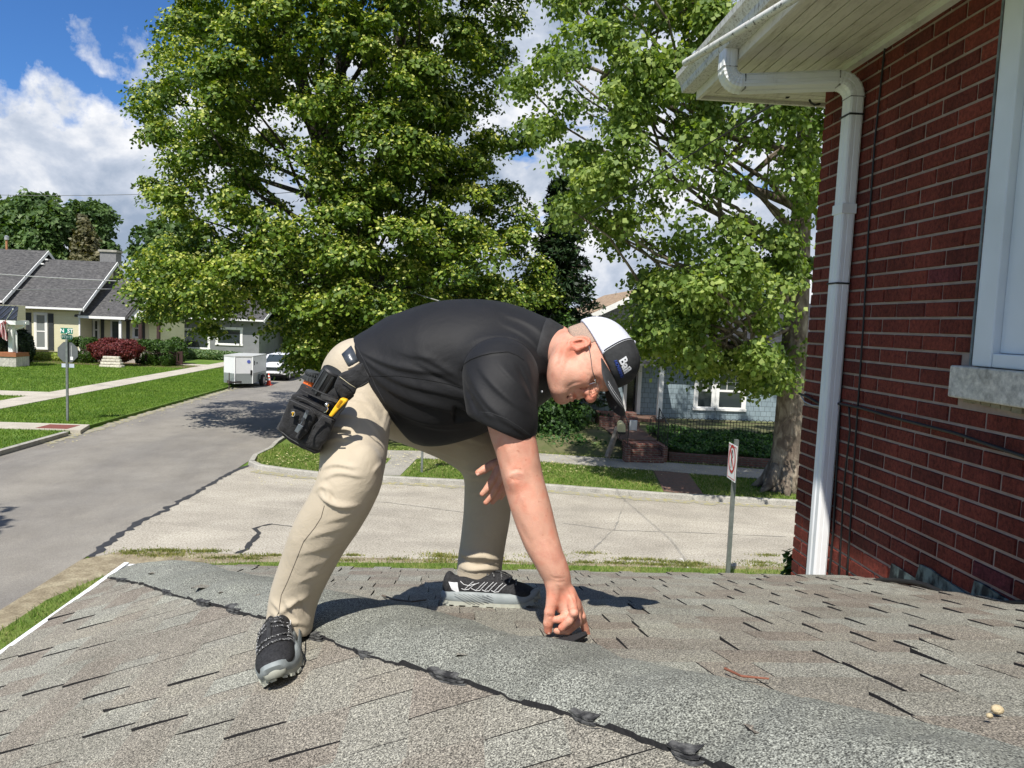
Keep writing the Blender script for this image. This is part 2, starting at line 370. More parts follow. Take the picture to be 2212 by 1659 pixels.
# walk along the far side of the side street
sw = [at_z(px, py, .12) for px, py in ((700,985),(1161,996),(1652,1035))]; sw2 = [at_z(px, py, .12) for px, py in ((700,970),(1161,979),(1652,1014))]
e1 = sw[2] + (sw[2]-sw[1])*3; e2 = sw2[2] + (sw2[2]-sw2[1])*3
M_WALK2 = ground_mat('old_sidewalk', [(0.24,0.225,0.20), (0.31,0.295,0.26), (0.36,0.34,0.30)], 1.2, 40, 0.9, 0.3, 60)
struct('sidewalk', MB().prism([Vector((p.x, p.y, .05)) for p in [sw[0], sw[1], sw[2], e1, e2, sw2[2], sw2[1], sw2[0]]], (0,0,.075)), M_WALK2)
struct('driveway', MB().prism([Vector((p.x, p.y, .05)) for p in [at_z(812,1026,.1), at_z(864,1028,.1), at_z(905,985,.12), at_z(850,984,.12)]], (0,0,.062)), M_WALK2)
def brickmat(name, c1, c2, mortar, bw, bh, ms=.012, src='Object', rot=None):
    m, nt, b = new_mat(name); b.inputs['Roughness'].default_value = .9
    tc = nt.nodes.new('ShaderNodeTexCoord'); mp = nt.nodes.new('ShaderNodeMapping'); nt.links.new(tc.outputs[src], mp.inputs[0])
    if rot: mp.inputs['Rotation'].default_value = rot
    br = nt.nodes.new('ShaderNodeTexBrick'); nt.links.new(mp.outputs[0], br.inputs[0]); br.inputs['Scale'].default_value = 1
    br.inputs['Color1'].default_value = hexc(c1); br.inputs['Color2'].default_value = hexc(c2); br.inputs['Mortar'].default_value = hexc(mortar)
    br.inputs['Mortar Size'].default_value = ms; br.inputs['Brick Width'].default_value = bw; br.inputs['Row Height'].default_value = bh; br.inputs['Mortar Smooth'].default_value = .1
    c = mixc(nt, 1.0, br.outputs[0], ramp(nt, nz(nt, 9, 6, .7), [(.3, (.6,)*3), (.7, (1.25,)*3)]), 'MULTIPLY')
    nt.links.new(c, b.inputs['Base Color']); bump(nt, b, br.outputs[1], -.6, .01); return m
M_BWALK = brickmat('brick_paving', (.17,.075,.05), (.12,.065,.05), (.10,.095,.07), .22, .11)
struct('brick_walk', MB().prism([Vector((p.x, p.y, .05)) for p in [at_z(1434,1062,.11), at_z(1520,1068,.11), at_z(1482,1016,.12), at_z(1410,1012,.12)]], (0,0,.066)), M_BWALK)

# grass blades over the lawns one can see into
def inpoly(c, P_):
    ins = np.zeros(len(c), bool); j = len(P_)-1
    for i in range(len(P_)):
        cond = ((P_[i][1] > c[:,1]) != (P_[j][1] > c[:,1])) & (c[:,0] < (P_[j][0]-P_[i][0])*(c[:,1]-P_[i][1])/(P_[j][1]-P_[i][1]+1e-12)+P_[i][0]); ins ^= cond; j = i
    return ins
def blades(name, region, n, h, w, seed, mat_, zbase, holes=()):
    rs = np.random.RandomState(seed)
    P = []
    tot = 0
    poly = [Vector((p[0], p[1])) for p in region]
    xs = [p.x for p in poly]; ys = [p.y for p in poly]
    px_ = np.array(xs); py_ = np.array(ys)
    while tot < n:
        c = np.stack([rs.uniform(min(xs), max(xs), n), rs.uniform(min(ys), max(ys), n)], 1)
        inside = np.zeros(n, bool); j = len(xs)-1
        for i in range(len(xs)):
            cond = ((py_[i] > c[:,1]) != (py_[j] > c[:,1])) & (c[:,0] < (px_[j]-px_[i])*(c[:,1]-py_[i])/(py_[j]-py_[i]+1e-12)+px_[i])
            inside ^= cond; j = i
        # keep what the camera's wedge can see, plus a margin
        vis = np.abs(c[:,0]) < c[:,1]*0.78 + 2
        keep = inside & vis
        for h__ in holes: keep &= ~inpoly(c, h__)
        c = c[keep]; P.append(c); tot += max(1, len(c))
    c = np.concatenate(P)[:n]; n = len(c)
    a = rs.uniform(0, 2*np.pi, n); hh = h*rs.uniform(.5, 1.3, n); ww = w*rs.uniform(.6, 1.4, n)
    lx, ly = rs.normal(0, .5, n)*hh, rs.normal(0, .5, n)*hh
    V = np.zeros((n, 3, 3)); V[:,0,0] = c[:,0]-np.cos(a)*ww; V[:,0,1] = c[:,1]-np.sin(a)*ww; V[:,1,0] = c[:,0]+np.cos(a)*ww; V[:,1,1] = c[:,1]+np.sin(a)*ww
    V[:,2,0] = c[:,0]+lx; V[:,2,1] = c[:,1]+ly; V[:,:2,2] = zbase-.01; V[:,2,2] = zbase+hh
    o = np_mesh(name, V.reshape(-1,3), np.arange(n*3).reshape(-1,3), mat_, tone=rs.rand(n)); o['kind'] = 'stuff'
    return tag(o, None)
def blade_mat(name, a, b_, c_):
    m, nt, b = new_mat(name); b.inputs['Roughness'].default_value = .7; b.inputs['Specular IOR Level'].default_value = .2
    base = ramp(nt, attr(nt), [(0, a), (.6, b_), (1, c_)])
    big = ramp(nt, nz(nt, .7, 4, .6), [(.3, (.7,.75,.7)), (.7, (1.3,1.2,1.1))])
    nt.links.new(mixc(nt, 1.0, base, big, 'MULTIPLY'), b.inputs['Base Color'])
    tr = nt.nodes.new('ShaderNodeBsdfTranslucent'); nt.links.new(base, tr.inputs[0]); ms = nt.nodes.new('ShaderNodeMixShader'); ms.inputs[0].default_value = .3
    out = nt.nodes['Material Output']; nt.links.new(b.outputs[0], ms.inputs[1]); nt.links.new(tr.outputs[0], ms.inputs[2]); nt.links.new(ms.outputs[0], out.inputs[0])
    return m
M_BL1 = blade_mat('grass_blades', (0.080,0.165,0.014), (0.125,0.235,0.022), (0.25,0.33,0.07))
M_BL2 = blade_mat('grass_blades_mixed', (0.075,0.155,0.016), (0.125,0.22,0.028), (0.36,0.34,0.14))
HOLES = [[at_z(803,1040,.1), at_z(864,1042,.1), at_z(908,983,.12), at_z(846,982,.12)], [sw[0], sw[1], sw[2], e1, e2, sw2[2], sw2[1], sw2[0]], [at_z(1432,1078,.11), at_z(1530,1084,.11), at_z(1485,1014,.12), at_z(1407,1010,.12)]]
blades('grass', near, 60000, .07, .006, 11, M_BL2, .06)
blades('grass', [*far[1:], hb(40,24.5,0), hb(-6.08,24.5,0)], 70000, .06, .012, 12, M_BL2, .10, HOLES)
blades('grass', H((-13.4,24),(-13.4,60),(-18.4,60),(-18.4,27.4),(-30,27.4),(-30,27.4),(-13.4,27.4)), 60000, .07, .015, 13, M_BL1, .10)
blades('grass', H((-20.1,27.4),(-20.1,58),(-45,58),(-45,27.4)), 60000, .07, .02, 14, M_BL1, .10, [H((-20.05,35.4),(-20.05,37.3),(-60,37.3),(-60,35.4))])
blades('grass', H((-13.4,21),(-13.4,25.9),(-20,25.9),(-20,21)), 8000, .07, .013, 15, M_BL1, .10)
# weeds growing along the near edge of the side street
M_WEED = blade_mat('weed_blades', (0.12,0.16,0.03), (0.2,0.23,0.06), (0.38,0.34,0.14))
def patches(seed, n):
    rs = random.Random(seed); V = []; 
    for _ in range(n):
        x = rs.uniform(-6.2, 10); y = 13.25 + rs.uniform(-.1, .35)*(1 if rs.random() < .8 else 2.2); r_ = rs.uniform(.1, .3)
        for k in range(260):
            a = rs.uniform(0, 6.28); q = r_*abs(rs.gauss(0, .55)); c = hb(x + math.cos(a)*q*2.2, y + math.sin(a)*q*.6, 0); b_ = rs.uniform(0, 3.14)
            w = .01; V += [(c.x-math.cos(b_)*w, c.y-math.sin(b_)*w, 0), (c.x+math.cos(b_)*w, c.y+math.sin(b_)*w, 0), (c.x+rs.gauss(0,.02), c.y+rs.gauss(0,.02), rs.uniform(.01,.05))]
    V = np.array(V); rs2 = np.random.RandomState(1)
    o = np_mesh('weeds', V, np.arange(len(V)).reshape(-1,3), M_WEED, tone=rs2.rand(len(V)//3)); o['kind'] = 'stuff'
patches(5, 60)
# fallen leaves and petals on the far lawn and walk
def litter(seed, n, region, z, size, m):
    rs = np.random.RandomState(seed); x = rs.uniform(region[0], region[1], n); y = rs.uniform(region[2], region[3], n); a = rs.uniform(0, 6.28, n); s = size*rs.uniform(.5, 1.3, n)
    V = np.zeros((n, 4, 3))
    for k in range(4):
        V[:,k,0] = x + np.cos(a + k*np.pi/2)*s*(1 if k % 2 else .5); V[:,k,1] = y + np.sin(a + k*np.pi/2)*s*(1 if k % 2 else .5); V[:,k,2] = z + rs.uniform(0, .015, n)
    V = V.reshape(-1,3); W = np.stack([V[:,0]*math.cos(YAW)-V[:,1]*math.sin(YAW), V[:,0]*math.sin(YAW)+V[:,1]*math.cos(YAW), V[:,2]], 1)
    o = np_mesh('fallen_leaves', W, np.arange(n*4).reshape(-1,4), m, tone=rs.rand(n)); o['kind'] = 'stuff'
M_LIT = mat('fallen_leaf', (.42,.37,.16), (.55,.50,.28), 3, .9, tonec=.35)
litter(1, 1600, (-5.5, 11, 20.9, 23.8), .16, .035, M_LIT); litter(2, 900, (-5.5, 11, 23.8, 28), .135, .035, M_LIT); litter(3, 500, (-5.5, 10, 19.0, 20.6), .012, .03, M_LIT)
litter(4, 260, (-13.2, -12.3, 23, 45), .006, .035, M_LIT)

# ------------------------------------------------------------------ leaf clouds
def leaf_mat(name, dark, mid, light, trans=.32, rough=.55):
    m, nt, b = new_mat(name); b.inputs['Roughness'].default_value = rough; b.inputs['Specular IOR Level'].default_value = .35
    base = ramp(nt, attr(nt), [(0, dark), (.55, mid), (1, light)])
    nt.links.new(base, b.inputs['Base Color'])
    tr = nt.nodes.new('ShaderNodeBsdfTranslucent'); ty = mixc(nt, 1.0, base, (1.5, 1.5, .5), 'MULTIPLY'); nt.links.new(ty, tr.inputs[0])
    ms = nt.nodes.new('ShaderNodeMixShader'); ms.inputs[0].default_value = trans
    out = nt.nodes['Material Output']; nt.links.new(b.outputs[0], ms.inputs[1]); nt.links.new(tr.outputs[0], ms.inputs[2]); nt.links.new(ms.outputs[0], out.inputs[0])
    return m
def leaves_at(C, N, size, rs, jitter=.55, aspect=1.5, fold=.25):
    """C (n,3) centres, N (n,3) rough facing; folded four-corner leaves"""
    n = len(C); D = N + rs.normal(0, jitter, (n, 3)); D /= np.linalg.norm(D, axis=1)[:, None] + 1e-9
    T = rs.normal(0, 1, (n, 3)); T -= (T*D).sum(1)[:, None]*D; T /= np.linalg.norm(T, axis=1)[:, None] + 1e-9
    B = np.cross(D, T); s = size*rs.uniform(.6, 1.35, n)[:, None]
    V = np.zeros((n, 4, 3)); V[:,0] = C - T*s*.5*aspect; V[:,2] = C + T*s*.5*aspect - D*s*.2
    V[:,1] = C + B*s*.5 - D*s*fold*.5; V[:,3] = C - B*s*.5 - D*s*fold*.5
    V[:,1] += T*s*.1; V[:,3] += T*s*.1
    return V.reshape(-1, 3), np.arange(n*4).reshape(-1, 4)
def unit(rs, n):
    v = rs.normal(0, 1, (n, 3)); return v/np.linalg.norm(v, axis=1)[:, None]
def bush(name, label, cat, c, r3, n, size, m, seed, box=False, group=None, stem=True):
    t = thing(name, label, cat, c, 0, group)
    rs = np.random.RandomState(seed); u = unit(rs, n)
    if box: u = np.sign(u)*np.abs(u)**.45; u = u/np.maximum(1, np.abs(u).max(1))[:, None]
    rad = rs.uniform(.72, 1.0, n)**.6 * (1 + .10*np.sin(u[:,0]*7+seed)*np.sin(u[:,2]*6) + .06*np.sin(u[:,1]*13))
    P = u*rad[:, None]*np.array(r3) + np.array([0, 0, r3[2]])
    P[:,2] = np.maximum(P[:,2], .02); P = P + np.array(c)
    V, Fc = leaves_at(P, u, size, rs)
    np_mesh('foliage', V, Fc, m, t, tone=np.clip(rs.normal(.5, .25, n), 0, 1), smooth=False)
    if stem:
        mb = MB()
        rr = random.Random(seed)
        for k in range(5):
            a = rr.uniform(0, 6.28); mb.tube([(c[0], c[1], c[2]), (c[0]+math.cos(a)*r3[0]*.3, c[1]+math.sin(a)*r3[1]*.3, c[2]+r3[2]*.8), (c[0]+math.cos(a)*r3[0]*.55, c[1]+math.sin(a)*r3[1]*.55, c[2]+r3[2]*1.4)], [.04, .03, .01], 5)
        mb.build('stem', M_TWIG, t)
    return t
M_TWIG = mat('twig_bark', (.09,.07,.05), (.14,.11,.085), 14, .9)
# ------------------------------------------------------------------ houses across the side street's corner (cream, at the left)
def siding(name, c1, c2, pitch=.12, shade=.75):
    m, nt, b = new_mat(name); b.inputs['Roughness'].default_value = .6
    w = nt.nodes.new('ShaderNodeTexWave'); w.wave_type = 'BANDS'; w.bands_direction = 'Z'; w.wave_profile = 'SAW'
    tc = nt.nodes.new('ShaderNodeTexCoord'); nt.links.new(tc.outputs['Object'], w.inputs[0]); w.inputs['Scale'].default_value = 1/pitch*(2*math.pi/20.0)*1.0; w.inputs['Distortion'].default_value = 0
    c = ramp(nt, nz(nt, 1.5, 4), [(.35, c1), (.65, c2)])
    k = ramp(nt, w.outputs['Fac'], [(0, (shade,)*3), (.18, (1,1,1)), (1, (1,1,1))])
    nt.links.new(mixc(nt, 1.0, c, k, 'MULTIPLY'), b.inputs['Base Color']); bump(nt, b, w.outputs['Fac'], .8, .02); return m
def shingle_mat(name, c1, c2, s=1.0):
    m, nt, b = new_mat(name); b.inputs['Roughness'].default_value = .95; b.inputs['Specular IOR Level'].default_value = .15
    a = ramp(nt, nz(nt, 3.5*s, 6, .75, sc=(1, 1, 2.2)), [(.35, c1), (.65, c2)])
    v = ramp(nt, nz(nt, 5*s, 1, .5, sc=(1, .6, 3)), [(.35, (.8,)*3), (.65, (1.2,)*3)])
    nt.links.new(mixc(nt, 1.0, a, v, 'MULTIPLY'), b.inputs['Base Color']); bump(nt, b, nz(nt, 20*s, 4, .7), .5, .02); return m
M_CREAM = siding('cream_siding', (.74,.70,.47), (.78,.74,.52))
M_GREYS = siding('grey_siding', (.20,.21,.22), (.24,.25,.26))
M_TRIM = mat('white_trim', (.72,.72,.70), (.80,.80,.78), 2, .5)
M_SHUT = mat('dark_shutter', (.035,.042,.045), (.05,.055,.06), 6, .6)
M_ROOF1 = shingle_mat('charcoal_shingle', (.050,.050,.052), (.105,.102,.100))
M_STONE = brickmat('block_foundation', (.42,.39,.33), (.36,.33,.28), (.25,.24,.21), .45, .2)
M_DKWOOD = mat('dark_stained_wood', (.035,.018,.016), (.055,.028,.022), 8, .6)
def glass_mat(name, c=(.02,.025,.03), rough=.06):
    m, nt, b = new_mat(name); b.inputs['Base Color'].default_value = hexc(c); b.inputs['Roughness'].default_value = rough; b.inputs['Specular IOR Level'].default_value = .8
    return m
M_GLASS = glass_mat('window_glass', (.035,.045,.048)); M_GLASS2 = glass_mat('curtained_glass', (.20,.22,.22), .12)
M_BLACK = mat('black_metal', (.012,.012,.013), (.02,.02,.021), 10, .45)
FR = thing                                       # house roots stand at ground level, turned with the streets
class HF:                                        # local frame of a house: x along the front, y away, z up
    def __init__(s, root): s.r = root
def house_root(name, label, cat, px, by, group=None):
    p = at_by(px, 700, by); return thing(name, label, cat, (p.x, p.y, 0), YAW, group), p
def lx(root_p, px, py, by):                      # pixel on the plane by -> local x, z
    q = at_by(px, py, by); b0 = to_hb(root_p)[0]; return to_hb(q)[0] - b0, q.z
def window(root, x0, x1, z0, z1, y, trim=.12, sash=True, mull=0, glass=None, proud=.05, deep=.04, sill=True):
    f = MB()
    f.box(x0-trim, x0, y-proud, y+.02, z0, z1); f.box(x1, x1+trim, y-proud, y+.02, z0, z1)
    f.box(x0-trim*1.15, x1+trim*1.15, y-proud-.004, y+.02, z1, z1+trim*1.1); f.box(x0-trim*1.2, x1+trim*1.2, y-proud-.03, y+.02, z0-trim*.8, z0)
    w = f.build('window', M_TRIM, root, local=True, bevel=.006)
    g = MB().box(x0, x1, y-.012, y+.01, z0, z1).build('pane', glass or M_GLASS, w, local=True)
    s = MB(); t = .045
    for a, b_ in ((z0, (z0+z1)/2), ((z0+z1)/2, z1)) if sash else ((z0, z1),):
        s.box(x0, x1, y-.035, y-.011, a, a+t); s.box(x0, x1, y-.035, y-.011, b_-t, b_)
        s.box(x0, x0+t, y-.034, y-.011, a+t, b_-t); s.box(x1-t, x1, y-.034, y-.011, a+t, b_-t)
    for k in range(mull):
        xm = x0 + (x1-x0)*(k+1)/(mull+1); s.box(xm-.012, xm+.012, y-.03, y-.0115, (z0+z1)/2 + t, z1-t)
    if mull: zm = (z0+z1)/2*.5 + z1*.5; s.box(x0+t, x1-t, y-.029, y-.0117, zm-.012, zm+.012)
    s.build('sash', M_TRIM, w, local=True)
    return w
# --- cream house
BY = 59.0
root, rp = house_root('cream_house', 'cream clapboard house with charcoal roof, dark shutters and brown railed porch', 'house', 100, BY)
def q(px, py, by=BY): return lx(rp, px, py, by)
xl, _ = q(-60, 700); xr, _ = q(171, 700); _, zev = q(171, 671)
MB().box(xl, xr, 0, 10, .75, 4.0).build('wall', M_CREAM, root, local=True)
MB().box(xl+.02, xr-.02, .05, 9.9, 0, .75).build('foundation', M_STONE, root, local=True)
MB().box(xr-.02, xr+.08, -.04, .06, .75, 4.0).build('corner_board', M_TRIM, root, local=True)
def gable_roof(root, x0, x1, ye, ze, yr, zr, thick=.18, m=None, name='roof', over=.0):
    mb = MB(); yb = 2*yr - ye
    mb.prism([(x0, ye, ze), (x0, yr, zr), (x0, yr, zr-thick), (x0, ye, ze-thick)], (x1-x0, 0, 0))
    mb.prism([(x0, yr, zr-.002), (x0, yb, ze), (x0, yb, ze-thick), (x0, yr, zr-thick-.002)], (x1-x0, 0, 0))
    r_ = mb.build(name, m or M_ROOF1, root, local=True)
    t = MB(); dz = .10
    t.prism([(x1+.004, ye-.02, ze+.015), (x1+.004, yr, zr+.015), (x1+.004, yr, zr-thick-dz), (x1+.004, ye-.02, ze-thick-dz)], (.05, 0, 0))
    t.prism([(x1+.004, yr, zr+.012), (x1+.004, yb, ze+.012), (x1+.004, yb, ze-thick-dz), (x1+.004, yr, zr-thick-dz)], (.045, 0, 0))
    t.box(x0, x1, ye-.10, ye-.003, ze-.16, ze-.01)
    t.build('rake_and_gutter', M_TRIM, root, local=True)
    return r_
xre, ze = q(179, 668, BY-.6)
gable_roof(root, xl-.5, xre, -.6, 4.15, 5.0, 8.05)
MB().prism([(xr, 0, 4.0), (xr, 10, 4.0), (xr, 5.0, 7.8)], (-.1, 0, 0)).build('gable_wall', M_CREAM, root, local=True)
xb, _ = q(2, 650, BY-.6)
gable_roof(root, xb-16, xb+.3, -.9, 4.5, 5.3, 8.75)
MB().box(xb-16, xb-.2, .0, 10, .0, 4.3).build('wall', M_CREAM, root, local=True)
# soffit brackets under the upper rake, vent pipe, chimney
bk = MB()
for k in range(2): MB().box(xb+.3, xb+.62, 4.0+k*.6, 4.1+k*.6, 7.55+k*.4, 7.66+k*.4).build('rake_bracket', M_TRIM, root, local=True)
gx, gz = q(15, 557, BY+5.3)
ch = MB().tube([(gx, 5.3, 8.6), (gx, 5.3, 9.5)], .09, 8).build('vent_or_shadow_pipe', mat('rusty_pipe', (.30,.13,.06), (.42,.2,.1), 9, .8), root, local=True)
MB().tube([(gx, 5.3, 9.5), (gx, 5.3, 9.75), (gx, 5.3, 9.76), (gx, 5.3, 9.85)], [.16, .16, .2, .05], 10).build('cap', mat('galvanised', (.5,.5,.5), (.62,.62,.62), 8, .4, metallic=.7), ch, local=True)
cx_, _ = q(238, 560, BY+6)
c_ = MB().box(cx_-.65, cx_+.65, 5.6, 6.6, 6.5, 8.9).build('chimney', mat('painted_chimney', (.16,.16,.165), (.22,.22,.22), 5, .9), root, local=True)
MB().box(cx_-.75, cx_+.75, 5.5, 6.7, 8.9, 9.08).build('cap', M_KERB, c_, local=True)
# front window with shutters
x0, z0 = q(80, 751); x1, z1 = q(97.5, 681)
x0, z0 = q(79, 751); x1, z1 = q(98, 680)
window(root, x0, x1, z0, z1, 0, .16, True, 0, M_GLASS2)
for a, b_ in ((56, 68), (104.5, 116)):
    s0, _ = q(a, 700); s1, _ = q(b_, 700); mb = MB().box(s0, s1, -.05, -.001, z0-.15, z1+.12)
    for k in range(22): zz = z0 + (z1-z0)*k/22; mb.box(s0+.06, s1-.06, -.062, -.0505, zz, zz+.05)
    mb.build('shutter', M_SHUT, root, local=True)
# recessed porch block
xp1, _ = q(322, 700, BY+2)
MB().box(xr+.08, xp1, 2, 9.5, .8, 3.9).build('wall', M_CREAM, root, local=True)
x_e, z_e = q(271, 688, BY-.1)
MB().prism([(xr-.3, -.1, 3.62), (xr-.3, 5.0, 6.7), (xr-.3, 5.0, 6.55), (xr-.3, -.1, 3.48)], (x_e-xr+.3, 0, 0)).build('porch_roof', M_ROOF1, root, local=True)
MB().box(xr, x_e, -.2, -.103, 3.40, 3.60).build('gutter', M_TRIM, root, local=True)
xg0, xg1 = x_e+.02, q(330, 700, BY)[0]
mb = MB().prism([(xg0, 0, 3.45), (xg1, 0, 3.45), ((xg0+xg1)/2, 0, 4.5)], (0, .12, 0)); mb.build('porch_gable', M_TRIM, root, local=True)
MB().prism([(xg0-.15, -.15, 3.42), ((xg0+xg1)/2, -.15, 4.66), ((xg0+xg1)/2, -.15, 4.52), (xg0-.1, -.15, 3.28)], (0, 5, 0)).prism([(xg1+.15, -.15, 3.42), ((xg0+xg1)/2, -.15, 4.66), ((xg0+xg1)/2, -.15, 4.52), (xg1+.1, -.15, 3.28)], (0, 5, 0)).build('porch_roof', M_ROOF1, root, local=True)
MB().box(xr+.1, xg1, -.1, 2, .0, .82).build('porch_deck', M_STONE, root, local=True)
for a, b_, zt, zb in ((204, 212, 692, 733), (290, 300, 690, 728)):
    x0, z1 = q(a, zt, BY+2); x1, z0 = q(b_, zb, BY+2); window(root, x0, x1, z0, z1, 2, .13, True, 0 if a < 250 else 1)
for a, b_ in ((193, 200.5), (218, 225), (273, 280.5), (305, 313)):
    s0, _ = q(a, 700, BY+2); s1, _ = q(b_, 700, BY+2); MB().box(s0, s1, 1.95, 1.999, 1.3, 3.5).build('shutter', M_SHUT, root, local=True)
x0, _ = q(243, 700, BY+2); x1, _ = q(257, 700, BY+2)
MB().box(x0, x1, 1.94, 1.998, .83, 3.2).build('door', mat('storm_door', (.04,.05,.055), (.06,.07,.075), 3, .2), root, local=True)
MB().box(x0-.14, x0, 1.93, 1.997, .83, 3.34).box(x1, x1+.14, 1.93, 1.997, .83, 3.34).box(x0, x1, 1.93, 1.997, 3.2, 3.34).build('door_frame', M_TRIM, root, local=True)
for a in (259, ):
    x0, _ = q(a, 700, BY); MB().box(x0-.09, x0+.09, 0, .18, .0, 3.45).build('downspout', M_TRIM, root, local=True)
for a, s in ((301, .12), (340, .1)):
    x0, _ = q(a, 700, BY); MB().box(x0-s, x0+s, .1, .34, .0, 3.45).build('porch_post', M_DKWOOD, root, local=True)
# railing
x0, _ = q(184, 700, BY); x1, _ = q(322, 700, BY)
rl = MB().box(x0, x1, .05, .15, 1.75, 1.87).box(x0, x1, .07, .13, .98, 1.06)
n = 60
for k in range(n+1): xx = x0 + (x1-x0)*k/n; rl.box(xx-.025, xx+.025, .08, .12, 1.06, 1.75)
for xx in (x0, x0+(x1-x0)*.5, x1): rl.box(xx-.08, xx+.08, .02, .18, .82, 1.92)
rl.build('railing', M_DKWOOD, root, local=True)
xs, _ = q(345, 700, BY-2.5)
rl = MB()
for yy in (0, 1.2):
    rl.bar((x1, .1+yy, 1.85), (x1+2.6, -1.6+yy, .95), .09, .12); rl.bar((x1, .1+yy, 1.1), (x1+2.6, -1.6+yy, .2), .07, .07)
    for k in range(14): t_ = k/13; rl.box(x1+2.6*t_-.025, x1+2.6*t_+.025, .08+yy-1.7*t_, .12+yy-1.7*t_, 1.1-.9*t_, 1.85-.9*t_)
    rl.box(x1+2.52, x1+2.68, -1.68+yy, -1.52+yy, 0, 1.15)
rl.build('stair_railing', M_DKWOOD, root, local=True)
st = MB()
for k in range(5): st.box(x1+.1+k*.48, x1+.1+(k+1)*.48+.02, -1.3+(.3*(4-k))*.2, 1.2, 0, .82-.16*k)
st.build('steps', M_DKWOOD, root, local=True)
MB().box(q(232, 700, BY)[0], q(236, 700, BY)[0], 1.5, 1.95, .83, 1.6).build('porch_chair', M_BLACK, root, local=True)

# --- grey neighbour behind the linden
root2, rp2 = house_root('grey_house', 'low grey sided house with wide white framed windows, half hidden behind the linden', 'house', 390, 70)
def q2(px, py, by=70): return lx(rp2, px, py, by)
a, _ = q2(318, 700); b_, _ = q2(560, 700)
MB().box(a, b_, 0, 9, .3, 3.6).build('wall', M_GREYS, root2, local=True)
MB().box(a, b_, -.15, .0, .0, .42).build('foundation', M_STONE, root2, local=True)
gable_roof(root2, a-.6, b_+.6, -.7, 3.7, 4.5, 5.5)
for p0, p1, y0, y1 in ((345, 378, 715, 742), (390, 450, 715, 750), (470, 520, 712, 742)):
    x0, z0 = q2(p0, y1); x1, z1 = q2(p1, y0); window(root2, x0, x1, z0, z1, 0, .18, False)
x0, _ = q2(322, 700); x1, _ = q2(340, 700)
MB().box(x0, x1, -.05, -.001, .4, 2.9).build('door', M_SHUT, root2, local=True)

# --- neighbour's porch with standing-seam roof at the frame's left edge
BP = 51.5
root3, rp3 = house_root('porch_house', 'house corner with dark standing seam metal porch roof and white post at the left edge', 'house', 0, BP)
def q3(px, py, by=BP): return lx(rp3, px, py, by)
xe, ze3 = q3(44, 690)
M_METR = mat('metal_roof', (.045,.05,.058), (.06,.066,.075), 4, .35, metallic=.5)
mb = MB().prism([(xe-12, -.4, ze3), (xe, -.4, ze3), (xe-.75, 1.1, ze3+.85), (xe-12, 1.1, ze3+.85)], (0, 0, -.08)); mb.build('porch_roof', M_METR, root3, local=True)
sm = MB()
for k in range(14):
    xx = xe - .2 - k*.36; t_ = min(1, max(0.02, (xe-xx)/.75)); sm.bar((xx, -.41, ze3+.03), (xx, -.4+1.5*t_, ze3+.03+.85*t_), .035, .06)
sm.build('roof_seam', mat('seam_highlight', (.14,.15,.17), (.18,.19,.2), 4, .3, metallic=.6), root3, local=True)
MB().box(xe-12, xe-.05, -.45, -.2, ze3-.36, ze3-.09).box(xe-.3, xe-.051, -.2, 1.1, ze3-.36, ze3-.09).build('fascia', M_TRIM, root3, local=True)
x0, _ = q3(22, 700); x1, _ = q3(31, 700)
MB().box(x0, x1, -.25, .05, 1.1, ze3-.36).build('porch_post', M_TRIM, root3, local=True)
MB().box(xe-12, x1+.25, -.3, 1.2, 0, .78).build('porch_base', brickmat('pale_block', (.5,.48,.42), (.45,.43,.38), (.3,.29,.26), .5, .22), root3, local=True)
MB().box(xe-12, x1+.28, -.36, 1.2, .78, 1.05).build('deck_edge', mat('cedar', (.26,.10,.045), (.32,.13,.06), 5, .7), root3, local=True)
MB().box(xe-14, xe-2.5, 1.2, 5, 0, ze3+.9).build('wall', M_CREAM, root3, local=True)
MB().tube([(xe+.02, .6, ze3-.2), (xe-.1, .5, ze3-.5), (xe-.45, .2, ze3-.7), (x1+.12, .0, ze3-1.0), (x1+.12, 0, .2)], .06, 6).build('downspout', M_TRIM, root3, local=True)
# flag hung from the porch
fx, fz = q3(28, 672, BP-.5)
fl_ = thing('flag', 'striped red and white flag with blue canton hanging from the metal roofed porch', 'flag', tuple(at_by(16, 690, BP-.6)))
p0 = at_by(10, 697, BP-.4); p1 = at_by(28, 668, BP-1.6)
MB().tube([p0, p1], .02, 6).sphere(p1, .05, 6).build('flagpole', M_TRIM, fl_)
M_RED = mat('flag_red', (.45,.02,.025), (.38,.02,.02), 3, .8); M_WHT = mat('flag_white', (.75,.75,.75), (.7,.7,.7), 3, .8); M_BLU = mat('flag_blue', (.02,.035,.14), (.02,.03,.1), 3, .8)
mb = MB(); ns = 13
for i in range(ns):
    mb.m = i % 2; rows = []
    for k in range(9):
        t_ = k/8; a_ = at_by(13 - 20*t_ + 0, 690 + 40*(1-t_)*0 + t_*(-0), BP-.6)
        # cloth hangs down from the pole: stripes run down the fall
        xa = 12.5 - 15*(i/ns) - 3*math.sin(t_*5+i*.5)*.4; xb_ = 12.5 - 15*((i+1)/ns) - 3*math.sin(t_*5+(i+1)*.5)*.4
        ya = 691 + 9*(i/ns) + (46 - 18*(i/ns))*t_; yb_ = 691 + 9*((i+1)/ns) + (46 - 18*((i+1)/ns))*t_
        dy = .12*math.sin(i*1.1+t_*3)
        rows.append([at_by(xa + 3*t_, ya, BP-.6+dy), at_by(xb_ + 3*t_, yb_, BP-.6+.12*math.sin((i+1)*1.1+t_*3))])
    mb.grid(rows)
mb.build('cloth', [M_RED, M_WHT], fl_)

